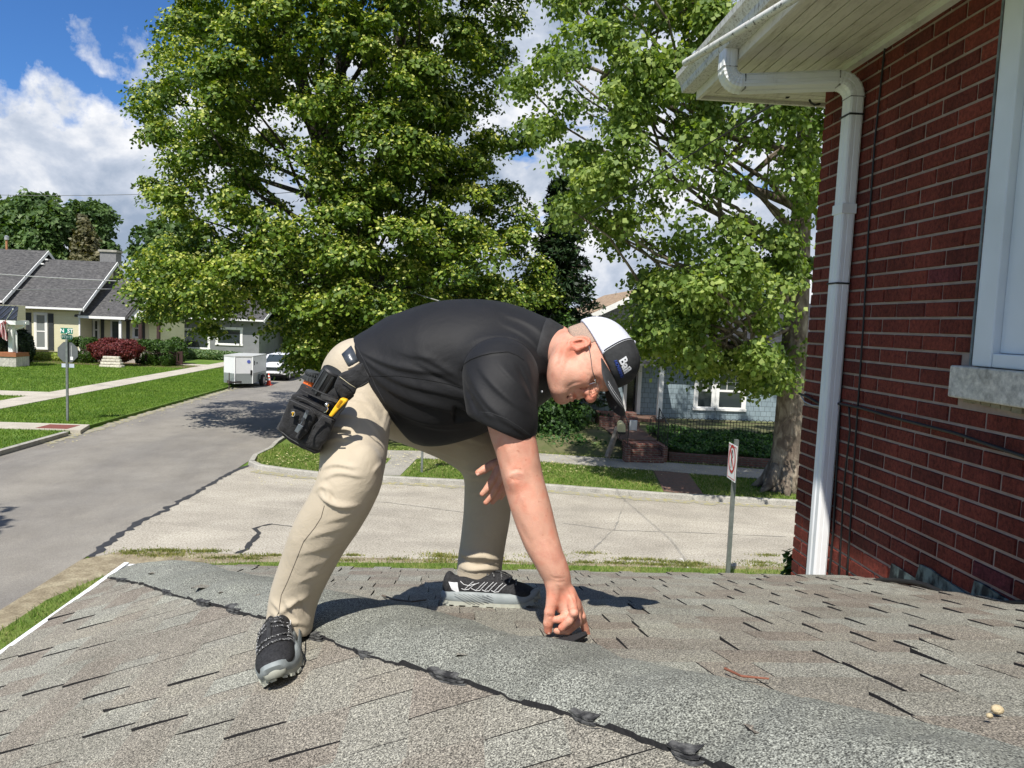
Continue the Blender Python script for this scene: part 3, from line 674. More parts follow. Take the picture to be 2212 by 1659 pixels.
# --- planting in front of the cream house
M_HEDGE = leaf_mat('boxwood_leaf', (.02,.05,.008), (.045,.10,.014), (.10,.18,.03))
M_YEW = leaf_mat('yew_leaf', (.008,.018,.008), (.016,.032,.014), (.04,.07,.025), .15)
M_MAPLE = leaf_mat('red_maple_leaf', (.07,.012,.014), (.145,.026,.030), (.26,.075,.06))
M_LIME = leaf_mat('hosta_leaf', (.14,.22,.03), (.28,.36,.07), (.45,.5,.15))
M_HOSTA = leaf_mat('plantain_leaf', (.06,.12,.04), (.12,.2,.07), (.3,.38,.2))
def bpos(px, by, z=.1):
    p = at_by(px, 760, by); return (p.x, p.y, z)
bush('clipped_shrub', 'square clipped green shrub left of the red maple', 'shrub', bpos(178.5, 57.4), (1.05, .8, .95), 5500, .09, M_HEDGE, 1, True)
bush('clipped_shrub', 'dark square clipped shrub at the foot of the porch steps', 'shrub', bpos(326, 57.6), (.95, .8, .95), 5000, .09, M_HEDGE, 2, True)
bush('clipped_shrub', 'light green clipped shrub right of the porch steps bottom', 'shrub', bpos(349, 56.8), (.85, .7, .95), 5000, .09, M_HEDGE, 3, True)
bush('clipped_shrub', 'rounded clipped shrub furthest right before the grey house', 'shrub', bpos(378, 59.5), (.95, .8, 1.05), 5000, .09, M_HEDGE, 4)
bush('dark_hedge', 'very dark tall yew beside the white porch post', 'hedge', bpos(48, 53.0), (.72, .8, 1.25), 7000, .10, M_YEW, 5)
bush('dark_hedge', 'very dark low yew behind the white porch post', 'hedge', bpos(6, 52.6), (.7, .8, 1.2), 7000, .10, M_YEW, 6)
mp = bush('japanese_maple', 'low spreading dark red maple in front of the brown porch', 'tree', bpos(250, 55.6, .35), (1.9, 1.1, .88), 8000, .10, M_MAPLE, 7)
mb = MB(); p = Vector(bpos(258, 53.9)); 
for k in range(4): mb.box(p.x-1.35+k*.05, p.x+.25-k*.10, p.y-.2+k*.07, p.y+.25, .1+k*.2, .27+k*.2)
mb.build('stone_planter', brickmat('stacked_stone', (.62,.58,.48), (.5,.46,.38), (.25,.23,.19), .7, .24), None, bevel=.03)
tag(bpy.data.objects['stone_planter'], 'stacked pale stone planter wall under the red maple', 'planter')
lm = []
rs = np.random.RandomState(8); n = 5000
u = unit(rs, n); P = u*np.array([2.4, .35, .35]) + np.array(bpos(100, 58.2)) + np.array([0, 0, .25])
V, Fc = leaves_at(P, u, .12, rs); o = np_mesh('ground_cover', V, Fc, M_LIME, tone=rs.rand(n)); tag(o, 'lime green ground cover bed below the shuttered window', kind='stuff')
P = u*np.array([5.2, .4, .4]) + np.array(bpos(415, 66)) + np.array([0, 0, .45])
V, Fc = leaves_at(P, u, .16, rs); o = np_mesh('ground_cover', V, Fc, M_HOSTA, tone=rs.rand(n)); tag(o, 'pale edged leafy bed along the grey house', kind='stuff')
pp = Vector(bpos(240, 56)); struct('mulch_bed', slab([hb(to_hb(pp)[0]+math.cos(t_)*8.5, to_hb(pp)[1]+1.5+math.sin(t_)*2.2, 0) for t_ in [k*math.pi/12 for k in range(24)]], .06, .115), mat('mulch', (.10,.06,.045), (.2,.12,.09), 12, .95))

# ------------------------------------------------------------------ blue-grey shingled house beyond the sycamore
def shake_mat(name, c1, c2, h=.21, w=.24):
    m, nt, b = new_mat(name); b.inputs['Roughness'].default_value = .75
    tc = nt.nodes.new('ShaderNodeTexCoord'); mp = nt.nodes.new('ShaderNodeMapping'); nt.links.new(tc.outputs['Object'], mp.inputs[0]); mp.inputs['Rotation'].default_value = (R(90), 0, 0)
    br = nt.nodes.new('ShaderNodeTexBrick'); nt.links.new(mp.outputs[0], br.inputs[0]); br.inputs['Scale'].default_value = 1; br.offset = .37
    br.inputs['Color1'].default_value = hexc(c1); br.inputs['Color2'].default_value = hexc(c2); br.inputs['Mortar'].default_value = hexc(tuple(x*.35 for x in c1))
    br.inputs['Mortar Size'].default_value = .008; br.inputs['Brick Width'].default_value = w; br.inputs['Row Height'].default_value = h
    nt.links.new(mixc(nt, 1.0, br.outputs[0], ramp(nt, nz(nt, 6, 5, .7, sc=(4, 4, .6)), [(.3, (.8,)*3), (.7, (1.15,)*3)]), 'MULTIPLY'), b.inputs['Base Color']); bump(nt, b, br.outputs[1], -.7, .02); return m
M_BLUE = shake_mat('blue_grey_shakes', (.20,.26,.29), (.24,.305,.34)); M_GSH = shake_mat('grey_shakes', (.36,.36,.34), (.42,.42,.40), .13, .2)
M_ROOF2 = shingle_mat('dark_slate_shingle', (.022,.023,.027), (.052,.054,.060)); M_ROOF3 = shingle_mat('brown_shingle', (.24,.17,.115), (.33,.25,.18))
BB = 30.5
ZT = .62                                          # level of the raised front garden
root4, rp4 = house_root('blue_house', 'blue grey shingled house with white framed double window and dark roof, seen through the sycamore', 'house', 1450, BB)
def q4(px, py, by=BB): return lx(rp4, px, py, by)
xA, _ = q4(1258, 900); xB = xA + 17
_, zE = q4(1560, 778)
MB().box(xA, q4(1352, 800)[0], 0, 2.8, ZT-.6, zE+.1).build('wall', M_BLUE, root4, local=True)
xd0, xd1 = q4(1352, 800)[0], q4(1384, 800)[0]
MB().box(xd0, xd1, .35, 2.8, ZT-.6, zE+.1).build('wall', M_BLUE, root4, local=True)
MB().box(xd1, xB, .001, 8, ZT-.6, zE+.1).build('wall', M_BLUE, root4, local=True)
MB().box(xd0+.08, xd1-.1, .30, .349, ZT+.25, zE-.55).build('door', mat('dark_storm_door', (.012,.012,.014), (.02,.02,.022), 5, .15, spec=.7), root4, local=True)
MB().box(xd1-.1, xd1+.05, -.06, .34, ZT+.15, zE-.4).box(xd0-.06, xd0+.08, -.06, .34, ZT+.15, zE-.4).box(xd0-.06, xd1+.05, -.062, .345, zE-.4, zE-.2).build('door_frame', M_TRIM, root4, local=True)
# porch hood on a post
x0, _ = q4(1421, 850, BB-1.3); x1, _ = q4(1431, 850, BB-1.3)
MB().box(x0, x1, -1.4, -1.22, ZT+.15, zE-.28).build('porch_post', M_TRIM, root4, local=True)
MB().box(xd0-.4, x1+.1, -1.5, .0, zE-.28, zE-.12).build('porch_beam', M_TRIM, root4, local=True)
MB().prism([(xd0-.5, -1.6, zE-.1), (xd0-.5, .0, zE+.35), (xd0-.5, 0, zE+.25), (xd0-.5, -1.6, zE-.2)], (x1-xd0+.7, 0, 0)).build('porch_roof', M_ROOF2, root4, local=True)
MB().box(xd0-.3, x1+.1, -1.5, .3, ZT-.3, ZT+.14).build('porch_floor', M_BWALK, root4, local=True)
x0, z0 = q4(1504, 880); x1, z1 = q4(1547, 806)
window(root4, x0, x1-.1, z0, z1, 0, .14, True, 2); x2, _ = q4(1603, 880); window(root4, x1+.14, x2, z0, z1, 0, .14, True, 2)
# main roof
_, zr = q4(1560, 640, BB+6)
mb = MB(); xg, _ = q4(1372, 700)
gable_roof(root4, q4(1396, 700)[0], xB+.5, -.55, zE+.12, 5.5, zE+2.75, .2, M_ROOF2)
MB().prism([(xA-.4, -.5, zE+.1), (xA-.4, 2.95, zE+1.0), (xA-.4, 2.95, zE+.85), (xA-.4, -.5, zE-.05)], (q4(1396, 700)[0]-xA+.38, 0, 0)).build('roof', M_ROOF2, root4, local=True)
# --- brown roofed house behind it
root5, rp5 = house_root('brown_roof_house', 'pale grey shingled gable with brown roof and white rake board behind the blue house', 'house', 1370, 33.6)
def q5(px, py, by=33.6): return lx(rp5, px, py, by)
apx, apz = q5(1392, 628); lxx, lz = q5(1322, 660)
sl = (apz-lz)/(apx-lxx)
W_ = 4.4
MB().prism([(apx-W_, 0, apz-W_*sl-.1), (apx, 0, apz-.1), (apx+W_, 0, apz-W_*sl-.1), (apx+W_, 0, 0), (apx-W_, 0, 0)], (0, 9, 0)).build('wall', M_GSH, root5, local=True)
for s, nm in ((-1, 'roof'), (1, 'roof')):
    MB().prism([(apx, -.6, apz+.12), (apx+s*(W_+.5), -.6, apz+.12-(W_+.5)*sl), (apx+s*(W_+.5), -.6, apz-.02-(W_+.5)*sl), (apx, -.6, apz-.02)], (0, 10.4, 0)).build(nm, M_ROOF3, root5, local=True)
    MB().prism([(apx, -.66, apz+.1), (apx+s*(W_+.5), -.66, apz+.1-(W_+.5)*sl), (apx+s*(W_+.5), -.66, apz-.16-(W_+.5)*sl), (apx, -.66, apz-.16)], (0, .055, 0)).build('rake_board', M_TRIM, root5, local=True)
# --- raised front garden
def Zg(px, py, z): return at_z(px, py, z)
b0 = to_hb(at_z(1161, 977, .12)); b1 = to_hb(at_z(1652, 1012, .12))
def byl(bx, off): t_ = (bx-b0[0])/(b1[0]-b0[0]); return b0[1] + (b1[1]-b0[1])*t_ + off
rows = []
rr = random.Random(2)
for off, z in ((.0, .10), (.25, .14), (.9, .34), (1.7, ZT-.06), (2.6, ZT), (6, ZT+.02), (14, ZT+.02)):
    rows.append([hb(bx, byl(bx, off), z + (rr.uniform(-.02, .02) if 0.2 < off < 5 else 0)) for bx in [-3.5 + k*.9 for k in range(30)]])
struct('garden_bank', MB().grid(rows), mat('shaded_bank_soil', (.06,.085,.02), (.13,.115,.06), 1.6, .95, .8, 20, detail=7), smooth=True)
st = thing('brick_steps', 'red brick steps rising from the sidewalk to the blue house door', 'steps', tuple(at_z(1398, 1000, .12)), YAW)
spt = to_hb(st.location); M_BRK = brickmat('step_brick', (.17,.058,.042), (.13,.055,.042), (.18,.155,.125), .2, .075, .012, rot=(R(90),0,0))
L0 = -.54; L1 = .54
mb = MB()
for k, (yy, zz) in enumerate(((0.0, .19), (.34, .35), (.68, .50))): mb.box(L0, L1, yy, 1.4, 0, zz)
mb.build('treads', M_BRK, st, local=True, bevel=.01)
MB().box(L0-.18, L0-.004, -.02, .4, 0, .50).build('cheek_wall', M_BRK, st, local=True, bevel=.01); MB().box(L1+.004, L1+.16, .2, 1.4, 0, .50).build('cheek_wall', M_BRK, st, local=True, bevel=.01)
struct('garden_path', MB().prism([hb(spt[0]+a, spt[1]+b_, ZT-.02) for a, b_ in ((-.6, 1.3), (.65, 1.3), (.75, 4.6), (-.7, 4.6))], (0, 0, .05)), M_BWALK)
mb = MB()
for k in range(3): mb.box(-.75, .75, 4.3+k*.3, 5.4, ZT-.12, ZT+.1+k*.14)
mb.build('upper_step', M_BRK, st, local=True)
# rails of the steps
for px in (1352, 1450):
    r_ = thing('step_handrail', 'thin black iron handrail on the %s side of the brick steps' % ('left' if px < 1400 else 'right'), 'handrail', tuple(hb(spt[0] + (L0-.1 if px < 1400 else L1+.1), spt[1], 0)), YAW)
    mb = MB().tube([(0, .1, .6), (0, .1, 1.35), (0, 1.3, 1.75), (0, 1.3, .6)], .018, 6)
    for k in range(6): mb.tube([(0, .3+k*.18, .62+k*.03), (0, .3+k*.18, 1.40+k*.06)], .009, 5)
    mb.build('rail', M_BLACK, r_, local=True)
# retaining wall, iron fence, ivy
xw0 = spt[0]+L1+.26
mb = MB(); 
mb.prism([hb(xw0, byl(xw0, .05), 0), hb(xw0+9, byl(xw0+9, .05), 0), hb(xw0+9, byl(xw0+9, .3), 0), hb(xw0, byl(xw0, .3), 0)], (0, 0, .40))
o = mb.build('retaining_wall', brickmat('dark_brick', (.14,.06,.045), (.11,.055,.045), (.10,.09,.075), .2, .075, .012, rot=(R(90),0,0))); tag(o, 'low dark brick wall holding the ivy bed beside the sidewalk', 'wall')
fe = thing('iron_fence', 'low black ornamental iron fence with hooped top above the ivy', 'fence', tuple(hb(xw0+.2, 0, 0))[:2] + (ZT,), YAW)
fy = byl(xw0+4, 2.9); fx0 = -.4; fx1 = 6.4
fe.location = hb(xw0+.2, fy, ZT)
mb = MB(); mb.tube([(fx0, 0, .14), (fx1, 0, .14)], .012, 5); mb.tube([(fx0, 0, .60), (fx1, 0, .60)], .012, 5); mb.tube([(fx0, 0, .48), (fx1, 0, .48)], .010, 5)
mb.build('rail', M_BLACK, fe, local=True)
n = 62; mb = MB()
for k in range(n+1): xx = fx0+(fx1-fx0)*k/n; mb.tube([(xx, 0, 0), (xx, 0, .62)], .010, 5); 
mb.build('baluster', M_BLACK, fe, local=True)['kind'] = 'stuff'
mb = MB()
for k in range(n//2):
    x0 = fx0+(fx1-fx0)*(2*k)/n; r_ = (fx1-fx0)/n
    mb.tube([(x0+r_-r_*math.cos(t_*math.pi/6), 0, .60+r_*1.1*math.sin(t_*math.pi/6)) for t_ in range(7)], .009, 5)
mb.build('hoop', M_BLACK, fe, local=True)['kind'] = 'stuff'
M_IVY = leaf_mat('ivy_leaf', (.018,.05,.012), (.04,.105,.022), (.09,.19,.04))
rs = np.random.RandomState(21); n = 26000
bx = rs.uniform(xw0, xw0+9.5, n); off = rs.uniform(.25, 3.2, n); z = np.interp(off, [.25, .9, 1.7, 2.6, 3.3], [.45, .55, ZT+.08, ZT+.12, ZT+.1]) + rs.uniform(0, .14, n) + .09*np.sin(bx*3.1)*np.sin(off*4)
byv = np.array([byl(a, b_) for a, b_ in zip(bx, off)])
P = np.stack([bx*math.cos(YAW)-byv*math.sin(YAW), bx*math.sin(YAW)+byv*math.cos(YAW), z], 1)
V, Fc = leaves_at(P, np.tile([0, -.5, 1.], (n, 1)), .085, rs, .8, 1.1); o = np_mesh('ivy', V, Fc, M_IVY, tone=rs.rand(n)); tag(o, 'dark green ivy bed between brick wall and iron fence', kind='stuff')
n = 9000; bx = rs.uniform(-3.5, spt[0]+L0-.4, n); off = rs.uniform(.6, 5, n); z = np.interp(off, [.2, .9, 1.7, 2.6], [.14, .36, ZT, ZT+.03]) + rs.uniform(0, .25, n)*(off > 2)
keep = (np.sin(bx*2.3)+np.sin(off*3.1+bx) + rs.normal(0, .5, n) > .1); bx, off, z = bx[keep], off[keep], z[keep]; n = len(bx)
byv = np.array([byl(a, b_) for a, b_ in zip(bx, off)]); P = np.stack([bx*math.cos(YAW)-byv*math.sin(YAW), bx*math.sin(YAW)+byv*math.cos(YAW), z], 1)
V, Fc = leaves_at(P, np.tile([0, -.3, 1.], (n, 1)), .09, rs, .8, 1.1); o = np_mesh('undergrowth', V, Fc, M_IVY, tone=rs.rand(n)); tag(o, 'sparse green undergrowth on the bank left of the steps', kind='stuff')
# leaning wooden post with a pale mailbox, and a white box on the rail
pb = hb(spt[0]+L0-.55, spt[1]+.55, 0)
t = thing('mailbox', 'leaning grey wooden post carrying a pale yellow mailbox left of the brick steps', 'mailbox', (pb.x, pb.y, .3))
MB().bar((pb.x-.12, pb.y-.2, .2), (pb.x+.22, pb.y+.1, 1.15), .13, .13).build('post', mat('weathered_wood', (.19,.16,.13), (.27,.24,.2), 10, .9), t)
yy = mat('pale_yellow_enamel', (.62,.58,.36), (.52,.48,.28), 9, .5)
mb = MB(); rows = []
for k in range(9):
    a_ = math.pi*k/8; rows.append([(pb.x+.30+.11*math.cos(a_), pb.y-.28, 1.2+.13*math.sin(a_)), (pb.x+.30+.11*math.cos(a_), pb.y+.18, 1.24+.13*math.sin(a_))])
mb.grid(rows); mb.poly([r_[0] for r_ in rows]); mb.poly([r_[1] for r_ in reversed(rows)]); mb.box(pb.x+.19, pb.x+.41, pb.y-.28, pb.y+.18, 1.05, 1.2)
mb.build('box', yy, t)
MB().box(pb.x+.2, pb.x+.42, pb.y-.3, pb.y+.2, .98, 1.045).build('bracket', M_BLACK, t)
wb = hb(spt[0]+L0+.35, spt[1]+1.35, 0)
o = MB().box(wb.x-.13, wb.x+.13, wb.y, wb.y+.06, .95, 1.3).build('notice_box', mat('white_enamel', (.62,.64,.66), (.55,.57,.6), 4, .4), None, bevel=.02)
tag(o, 'small white box hanging on the iron rail above the brick steps', 'box')
# ------------------------------------------------------------------ street furniture, vehicles, cables
M_GALV = mat('galvanised_post', (.20,.22,.21), (.28,.30,.29), 12, .45, metallic=.6)
M_SIGNB = mat('sign_back', (.13,.14,.145), (.17,.18,.185), 4, .45, metallic=.4)
M_GREEN = mat('sign_green', (.0,.15,.10), (.0,.17,.115), 3, .4); M_SWHITE = mat('sign_white', (.72,.73,.72), (.78,.78,.77), 3, .45)
b0 = at_z(146, 910, .1)
s = thing('street_sign', 'back of a stop sign with two green street name blades on its grey post', 'road sign', b0)
H_ = 3.05
MB().box(b0.x-.035, b0.x+.035, b0.y-.03, b0.y+.03, 0, .10+H_).build('post', M_GALV, s)
zc = at_y(145, 761, b0.y).z
oct_ = [(b0.x+.40*math.cos(R(22.5+45*k)), b0.y+.045, zc+.40*math.sin(R(22.5+45*k))) for k in range(8)]
pl_ = MB().prism(oct_, (0, .012, 0)).build('stop_plate', M_SIGNB, s)
MB().box(b0.x+.10, b0.x+.20, b0.y+.035, b0.y+.0445, zc-.28, zc-.16).box(b0.x+.135, b0.x+.145, b0.y+.035, b0.y+.0445, zc-.16, zc+.25).build('sticker', M_SWHITE, pl_)
MB().box(b0.x-.22, b0.x+.24, b0.y+.034, b0.y+.044, zc-.56, zc-.42).build('plate', mat('pale_plate', (.42,.47,.55), (.5,.54,.6), 3, .4), s)
def blade(px0, px1, py0, py1, txt, size, y, tone):
    a = at_y(px0, py1, y); b_ = at_y(px1, py0, y)
    o = MB().box(a.x, b_.x, y-.004, y+.004, a.z, b_.z).build('name_blade', M_GREEN if tone else mat('sign_dark_green', (.0,.055,.04), (.0,.065,.045), 3, .4), s)
    cx = (a.x+b_.x)/2; cz = (a.z+b_.z)/2
    text_mesh('lettering', txt, size, M_SWHITE if tone else mat('sign_dim_white', (.25,.33,.30)), Matrix.Translation((cx, y-.007, cz)) @ Matrix.Rotation(R(90), 4, 'X'), o, .001, bold=.004)
blade(131, 157, 709, 720.5, 'N  ST', .20, b0.y, 1)
blade(133, 155.5, 723, 733, '19TH ST', .135, b0.y-.02, 0)
MB().sphere((b0.x, b0.y, at_y(145, 721.5, b0.y).z), .045, 8).build('bracket', M_GALV, s)

# no parking sign
nb = Vector((3.74, 12.12, 0))
s = thing('no_parking_sign', 'white no parking sign with red circle on a galvanised post beyond the roof edge', 'road sign', (nb.x, nb.y, .05))
mb = MB().box(nb.x-.03, nb.x+.03, nb.y-.035, nb.y+.035, 0, 2.62); mb.build('post', M_GALV, s)
xs = nb.x-.045; zc = 2.24
pl_ = MB().box(xs-.006, xs, nb.y-.228, nb.y+.228, zc-.30, zc+.30).build('plate', M_SWHITE, s, bevel=.004)
M_SRED = mat('sign_red', (.42,.02,.025), (.46,.03,.03), 3, .45); M_SBLK = mat('sign_black', (.015,.015,.016), (.02,.02,.02), 3, .45)
mb = MB(); rows = []
for k in range(37):
    a_ = k*math.pi/18; rows.append([(xs-.010, nb.y+.18*math.cos(a_), zc+.04+.18*math.sin(a_)), (xs-.010, nb.y+.145*math.cos(a_), zc+.04+.145*math.sin(a_))])
rows = [[(p[0], p[1], zc+(p[2]-zc)*1.32) for p in r_] for r_ in rows]
mb.grid(rows); mb.obox((xs-.010, nb.y, zc+.05), (.001, 0, 0), (0, .115, .152), (0, .012, -.009)); mb.build('red_ring', M_SRED, pl_)
mb = MB(); mb.box(xs-.0085, xs-.007, nb.y+.02-.0, nb.y+.05, zc-.10, zc+.20)
rows = []
for k in range(13):
    a_ = -math.pi/2 + k*math.pi/12; rows.append([(xs-.0085, nb.y+.03-.075*math.cos(a_), zc+.125+.08*math.sin(a_)), (xs-.0085, nb.y+.03-.045*math.cos(a_), zc+.125+.05*math.sin(a_))])
mb.grid(rows); mb.build('letter_p', M_SBLK, pl_)
MB().box(xs-.0085, xs-.007, nb.y-.19, nb.y+.19, zc-.272, zc-.262).box(xs-.0085, xs-.007, nb.y-.19, nb.y+.19, zc+.262, zc+.272).box(xs-.0085, xs-.007, nb.y-.2, nb.y-.19, zc-.27, zc+.27).box(xs-.0085, xs-.007, nb.y+.19, nb.y+.2, zc-.27, zc+.27).build('border_line', M_SRED, pl_)

# thin post standing on the far verge (seen between the legs)
p = at_z(911, 1020, .1)
s = thing('sign_post', 'plain grey sign post on the far verge, seen between the legs of the man', 'post', p)
MB().box(p.x-.03, p.x+.03, p.y-.03, p.y+.03, 0, 2.2).build('post', M_GALV, s)
MB().box(p.x-.21, p.x+.21, p.y+.035, p.y+.045, 1.65, 2.2).build('plate', M_SIGNB, s)

# trailer
tr = thing('cargo_trailer', 'white enclosed cargo trailer with grey tread plate skirt parked by the left kerb', 'trailer', (0, 0, 0))
A = at_y(483.6, 800, 42.8); T_ = at_y(507.5, 800, 42.2); B_ = at_y(545.5, 800, 42.75)
zt = at_y(507, 769, 42.2).z; zb = at_y(507, 829, 42.2).z; zm = at_y(507, 807, 42.2).z
rear = B_ + HB_T*3.0; rearA = A + HB_T*3.0
tr.location = (T_.x, T_.y, 0)
def ring(z, o=0): 
    c = (A+B_+rear)/3
    return [Vector((p_.x + (p_.x-c.x)*o, p_.y + (p_.y-c.y)*o, z)) for p_ in (A, T_, B_, rear, rearA)]
M_TRW = mat('trailer_white', (.66,.67,.67), (.72,.72,.72), 1.5, .35, spec=.5); M_TREAD = mat('tread_plate', (.30,.33,.32), (.38,.41,.40), 30, .4, .4, 60, metallic=.5)
b_ = MB(); n = 5; vs = ring(zm-.0) + ring(zt-.06); b_._add(vs, [(i, (i+1) % n, n+(i+1) % n, n+i) for i in range(n)]); b_.build('body', M_TRW, tr)
b_ = MB(); vs = ring(zb) + ring(zm); b_._add(vs, [(i, (i+1) % n, n+(i+1) % n, n+i) for i in range(n)] + [tuple(range(4,-1,-1))]); b_.build('skirt', M_TREAD, tr)
b_ = MB(); vs = ring(zt-.06, .012) + ring(zt, .012); b_._add(vs, [(i, (i+1) % n, n+(i+1) % n, n+i) for i in range(n)] + [(5,6,7,8,9)]); b_.build('roof', mat('trailer_roof', (.40,.41,.38), (.48,.48,.45), 3, .5), tr)
MB().bar(Vector((T_.x, T_.y-.015, zb)), Vector((T_.x, T_.y-.015, zt-.06)), .04, .03).build('corner_trim', M_TRIM, tr); mb = MB(); mb.bar(Vector((B_.x+.01, B_.y-.01, zb)), Vector((B_.x+.01, B_.y-.01, zt-.06)), .04, .04); mb.build('corner_trim', M_TRIM, tr)
d = (B_ - T_); d.z = 0; nrm = Vector((d.y, -d.x, 0)).normalized()
mb = MB(); c = T_.lerp(B_, .78); c.z = zt-.32; mb.lathe([(.10, 0), (.10, .012)], 16, c + nrm*.002, nrm); mb.build('emblem', mat('emblem_blue', (.10,.13,.42), (.12,.16,.45), 3, .4), tr)
mb = MB(); c = T_.lerp(B_, .93); c.z = zm+.05; mb.obox(c + nrm*.02, d.normalized()*.05, nrm*.02, (0, 0, .14)); mb.build('door_handle', M_BLACK, tr)
sd = HB_N
mb = MB(); c = B_.lerp(rear, .12); mb.obox(Vector((c.x, c.y, zt-.42)) + sd*.01, HB_T*.05, sd*.012, (0,0,.12)); mb.build('vent', M_BLACK, tr); mb = MB(); c = B_.lerp(rear, .3); mb.lathe([(.07, 0), (.07, .02)], 10, Vector((c.x, c.y, zt-.45)), sd); mb.build('vent', M_BLACK, tr)
M_TYRE = mat('tyre', (.02,.02,.02), (.03,.03,.03), 20, .9); M_RIM = mat('rim', (.5,.5,.5), (.6,.6,.6), 5, .35, metallic=.5)
c = B_.lerp(rear, .55)
for sgn, q_ in ((1, c), (-1, A.lerp(rearA, .45))):
    cc = Vector((q_.x, q_.y, .34)) + sd*(.12*sgn if sgn > 0 else -.0)
    w = MB().lathe([(.20, -.11), (.32, -.11), (.345, -.06), (.345, .06), (.32, .11), (.20, .11)], 22, cc, sd); w = w.build('wheel', M_TYRE, tr, smooth=True, ang=40)
    MB().lathe([(.0, .085), (.08, .11), (.19, .09), (.20, .112)] if sgn > 0 else [(.2, -.112), (.19, -.09), (.0, -.1)], 16, cc, sd).build('rim', M_RIM, w)
f0 = c - HB_T*.5 + sd*.13; f1 = c + HB_T*.5 + sd*.13
mb = MB().prism([Vector((f0.x, f0.y, .42)), Vector((f0.x, f0.y, .72)) + HB_T*.08, Vector((f1.x, f1.y, .72)) - HB_T*.08, Vector((f1.x, f1.y, .42)), Vector((f1.x, f1.y, .50)) - HB_T*.06, Vector((f1.x, f1.y, .66)) - HB_T*.12, Vector((f0.x, f0.y, .66)) + HB_T*.12, Vector((f0.x, f0.y, .5)) + HB_T*.06], sd*.14 - sd*.28); mb.build('fender', M_GALV, tr)
mb = MB(); tng = T_ + Vector((-.02, -.9, 0)); mb.bar(Vector((T_.x-.35, T_.y+.3, .36)), Vector((tng.x, tng.y, .40)), .07, .09); mb.bar(Vector((T_.x+.3, T_.y+.3, .36)), Vector((tng.x, tng.y, .40)), .07, .09)
mb.tube([(tng.x, tng.y+.1, .02), (tng.x, tng.y+.1, .95)], .03, 8); mb.lathe([(.09, 0), (.09, .02)], 8, (tng.x, tng.y+.1, .0)); mb.box(tng.x-.11, tng.x+.02, tng.y+.06, tng.y+.14, .38, .52); mb.build('tongue', mat('dark_steel', (.05,.04,.035), (.09,.07,.06), 9, .7), tr)

# traffic cone
p = at_z(580.5, 832, 0)
c_ = thing('traffic_cone', 'orange traffic cone with white bands beside the trailer wheel', 'traffic cone', p)
M_CONE = mat('cone_orange', (.62,.05,.02), (.66,.07,.03), 3, .5)
MB().box(p.x-.19, p.x+.19, p.y-.19, p.y+.19, 0, .035).build('base', M_CONE, c_); MB().lathe([(.14, .035), (.105, .30)], 16, p).lathe([(.09, .42), (.075, .5)], 16, p).lathe([(.05, .6), (.028, .72)], 16, p).build('body', M_CONE, c_, smooth=True, ang=40)
MB().lathe([(.106, .30), (.091, .42)], 16, p).lathe([(.076, .50), (.0505, .60)], 16, p).build('reflective_band', M_SWHITE, c_, smooth=True, ang=40)

# white suv, nose towards the camera
cb = at_by(588, 824, 48.6); cc = hb(to_hb(cb)[0], 48.6, 0)
cr = thing('parked_suv', 'white suv parked nose first behind the cargo trailer', 'car', cc, YAW)
M_CAR = mat('car_white', (.70,.71,.72), (.74,.74,.75), 1, .25, spec=.6, coat=.6)
hw = .93
prof = [(-.02, .42), (-.02, .78), (.06, .98), (.9, 1.10), (1.75, 1.66), (3.9, 1.70), (4.55, 1.15), (4.6, .42)]
n_ = 9; rows = []
for i in range(n_):
    u = -1 + 2*i/(n_-1); k = 1 - abs(u)**4; row = []
    for y, z in prof:
        tuck = (1-.16*max(0, (z-1.0)/.7)); rnd = .28*abs(u)**3
        yy = y + (rnd if y < 1 else 0); zz = z - (.05*abs(u)**4 if z > .9 else 0)
        row.append((u*hw*tuck, yy, zz))
    rows.append(row)
mb = MB().grid(rows); mb.poly([r_ for r_ in rows[0]]); mb.poly(list(reversed(rows[-1]))); mb.build('body', M_CAR, cr, local=True, smooth=True, ang=40)
def wsx(z): return hw*(1-.16*max(0, (z-1.0)/.7))
MB().prism([(-.72, 1.0, 1.17), (.72, 1.0, 1.17), (.62, 1.66, 1.60), (-.62, 1.66, 1.60)], (0, -.03, .03)).build('windshield', M_GLASS, cr, local=True)
MB().box(-.52, .52, -.06, .03, .72, .90).build('grille', M_GLASS, cr, local=True, bevel=.02)
g = MB(); [g.box(-.5, .5, -.075, -.061, .74+k*.05, .755+k*.05) for k in range(3)]; g.build('grille_bar', mat('chrome', (.6,.6,.6), (.7,.7,.7), 3, .15, metallic=1), cr, local=True)
for s_ in (-1, 1): MB().prism([(s_*.56, -.03, .76), (s_*.56, -.03, .90), (s_*.88, .17, .96), (s_*.88, .17, .84)], (0, -.03, 0)).build('headlight', mat('lamp_glass', (.35,.38,.4), (.5,.52,.55), 8, .1), cr, local=True)
MB().box(-.72, .72, -.09, .02, .47, .56).build('bumper_lip', M_RIM, cr, local=True, bevel=.02)
MB().box(-.55, .55, -.055, .02, .36, .462).prism([(.60, -.05, .58), (.86, .13, .66), (.88, .16, .56), (.62, -.05, .50)], (0, -.03, 0)).prism([(-.60, -.05, .58), (-.86, .13, .66), (-.88, .16, .56), (-.62, -.05, .50)], (0, -.03, 0)).box(-.88, .88, .3, 4.4, .22, .42).build('intake', M_BLACK, cr, local=True)
for sx in (-1, 1):
    for yy in (.85, 3.65):
        w = MB().lathe([(.2, -.11), (.34, -.11), (.36, 0), (.34, .11), (.2, .11)], 20, (sx*.80, yy, .36), (1, 0, 0)).build('wheel', M_TYRE, cr, local=True, smooth=True, ang=40); MB().lathe([(0, .12*sx), (.2, .113*sx)], 14, (sx*.80, yy, .36), (1, 0, 0)).build('rim', M_RIM, w, local=True)
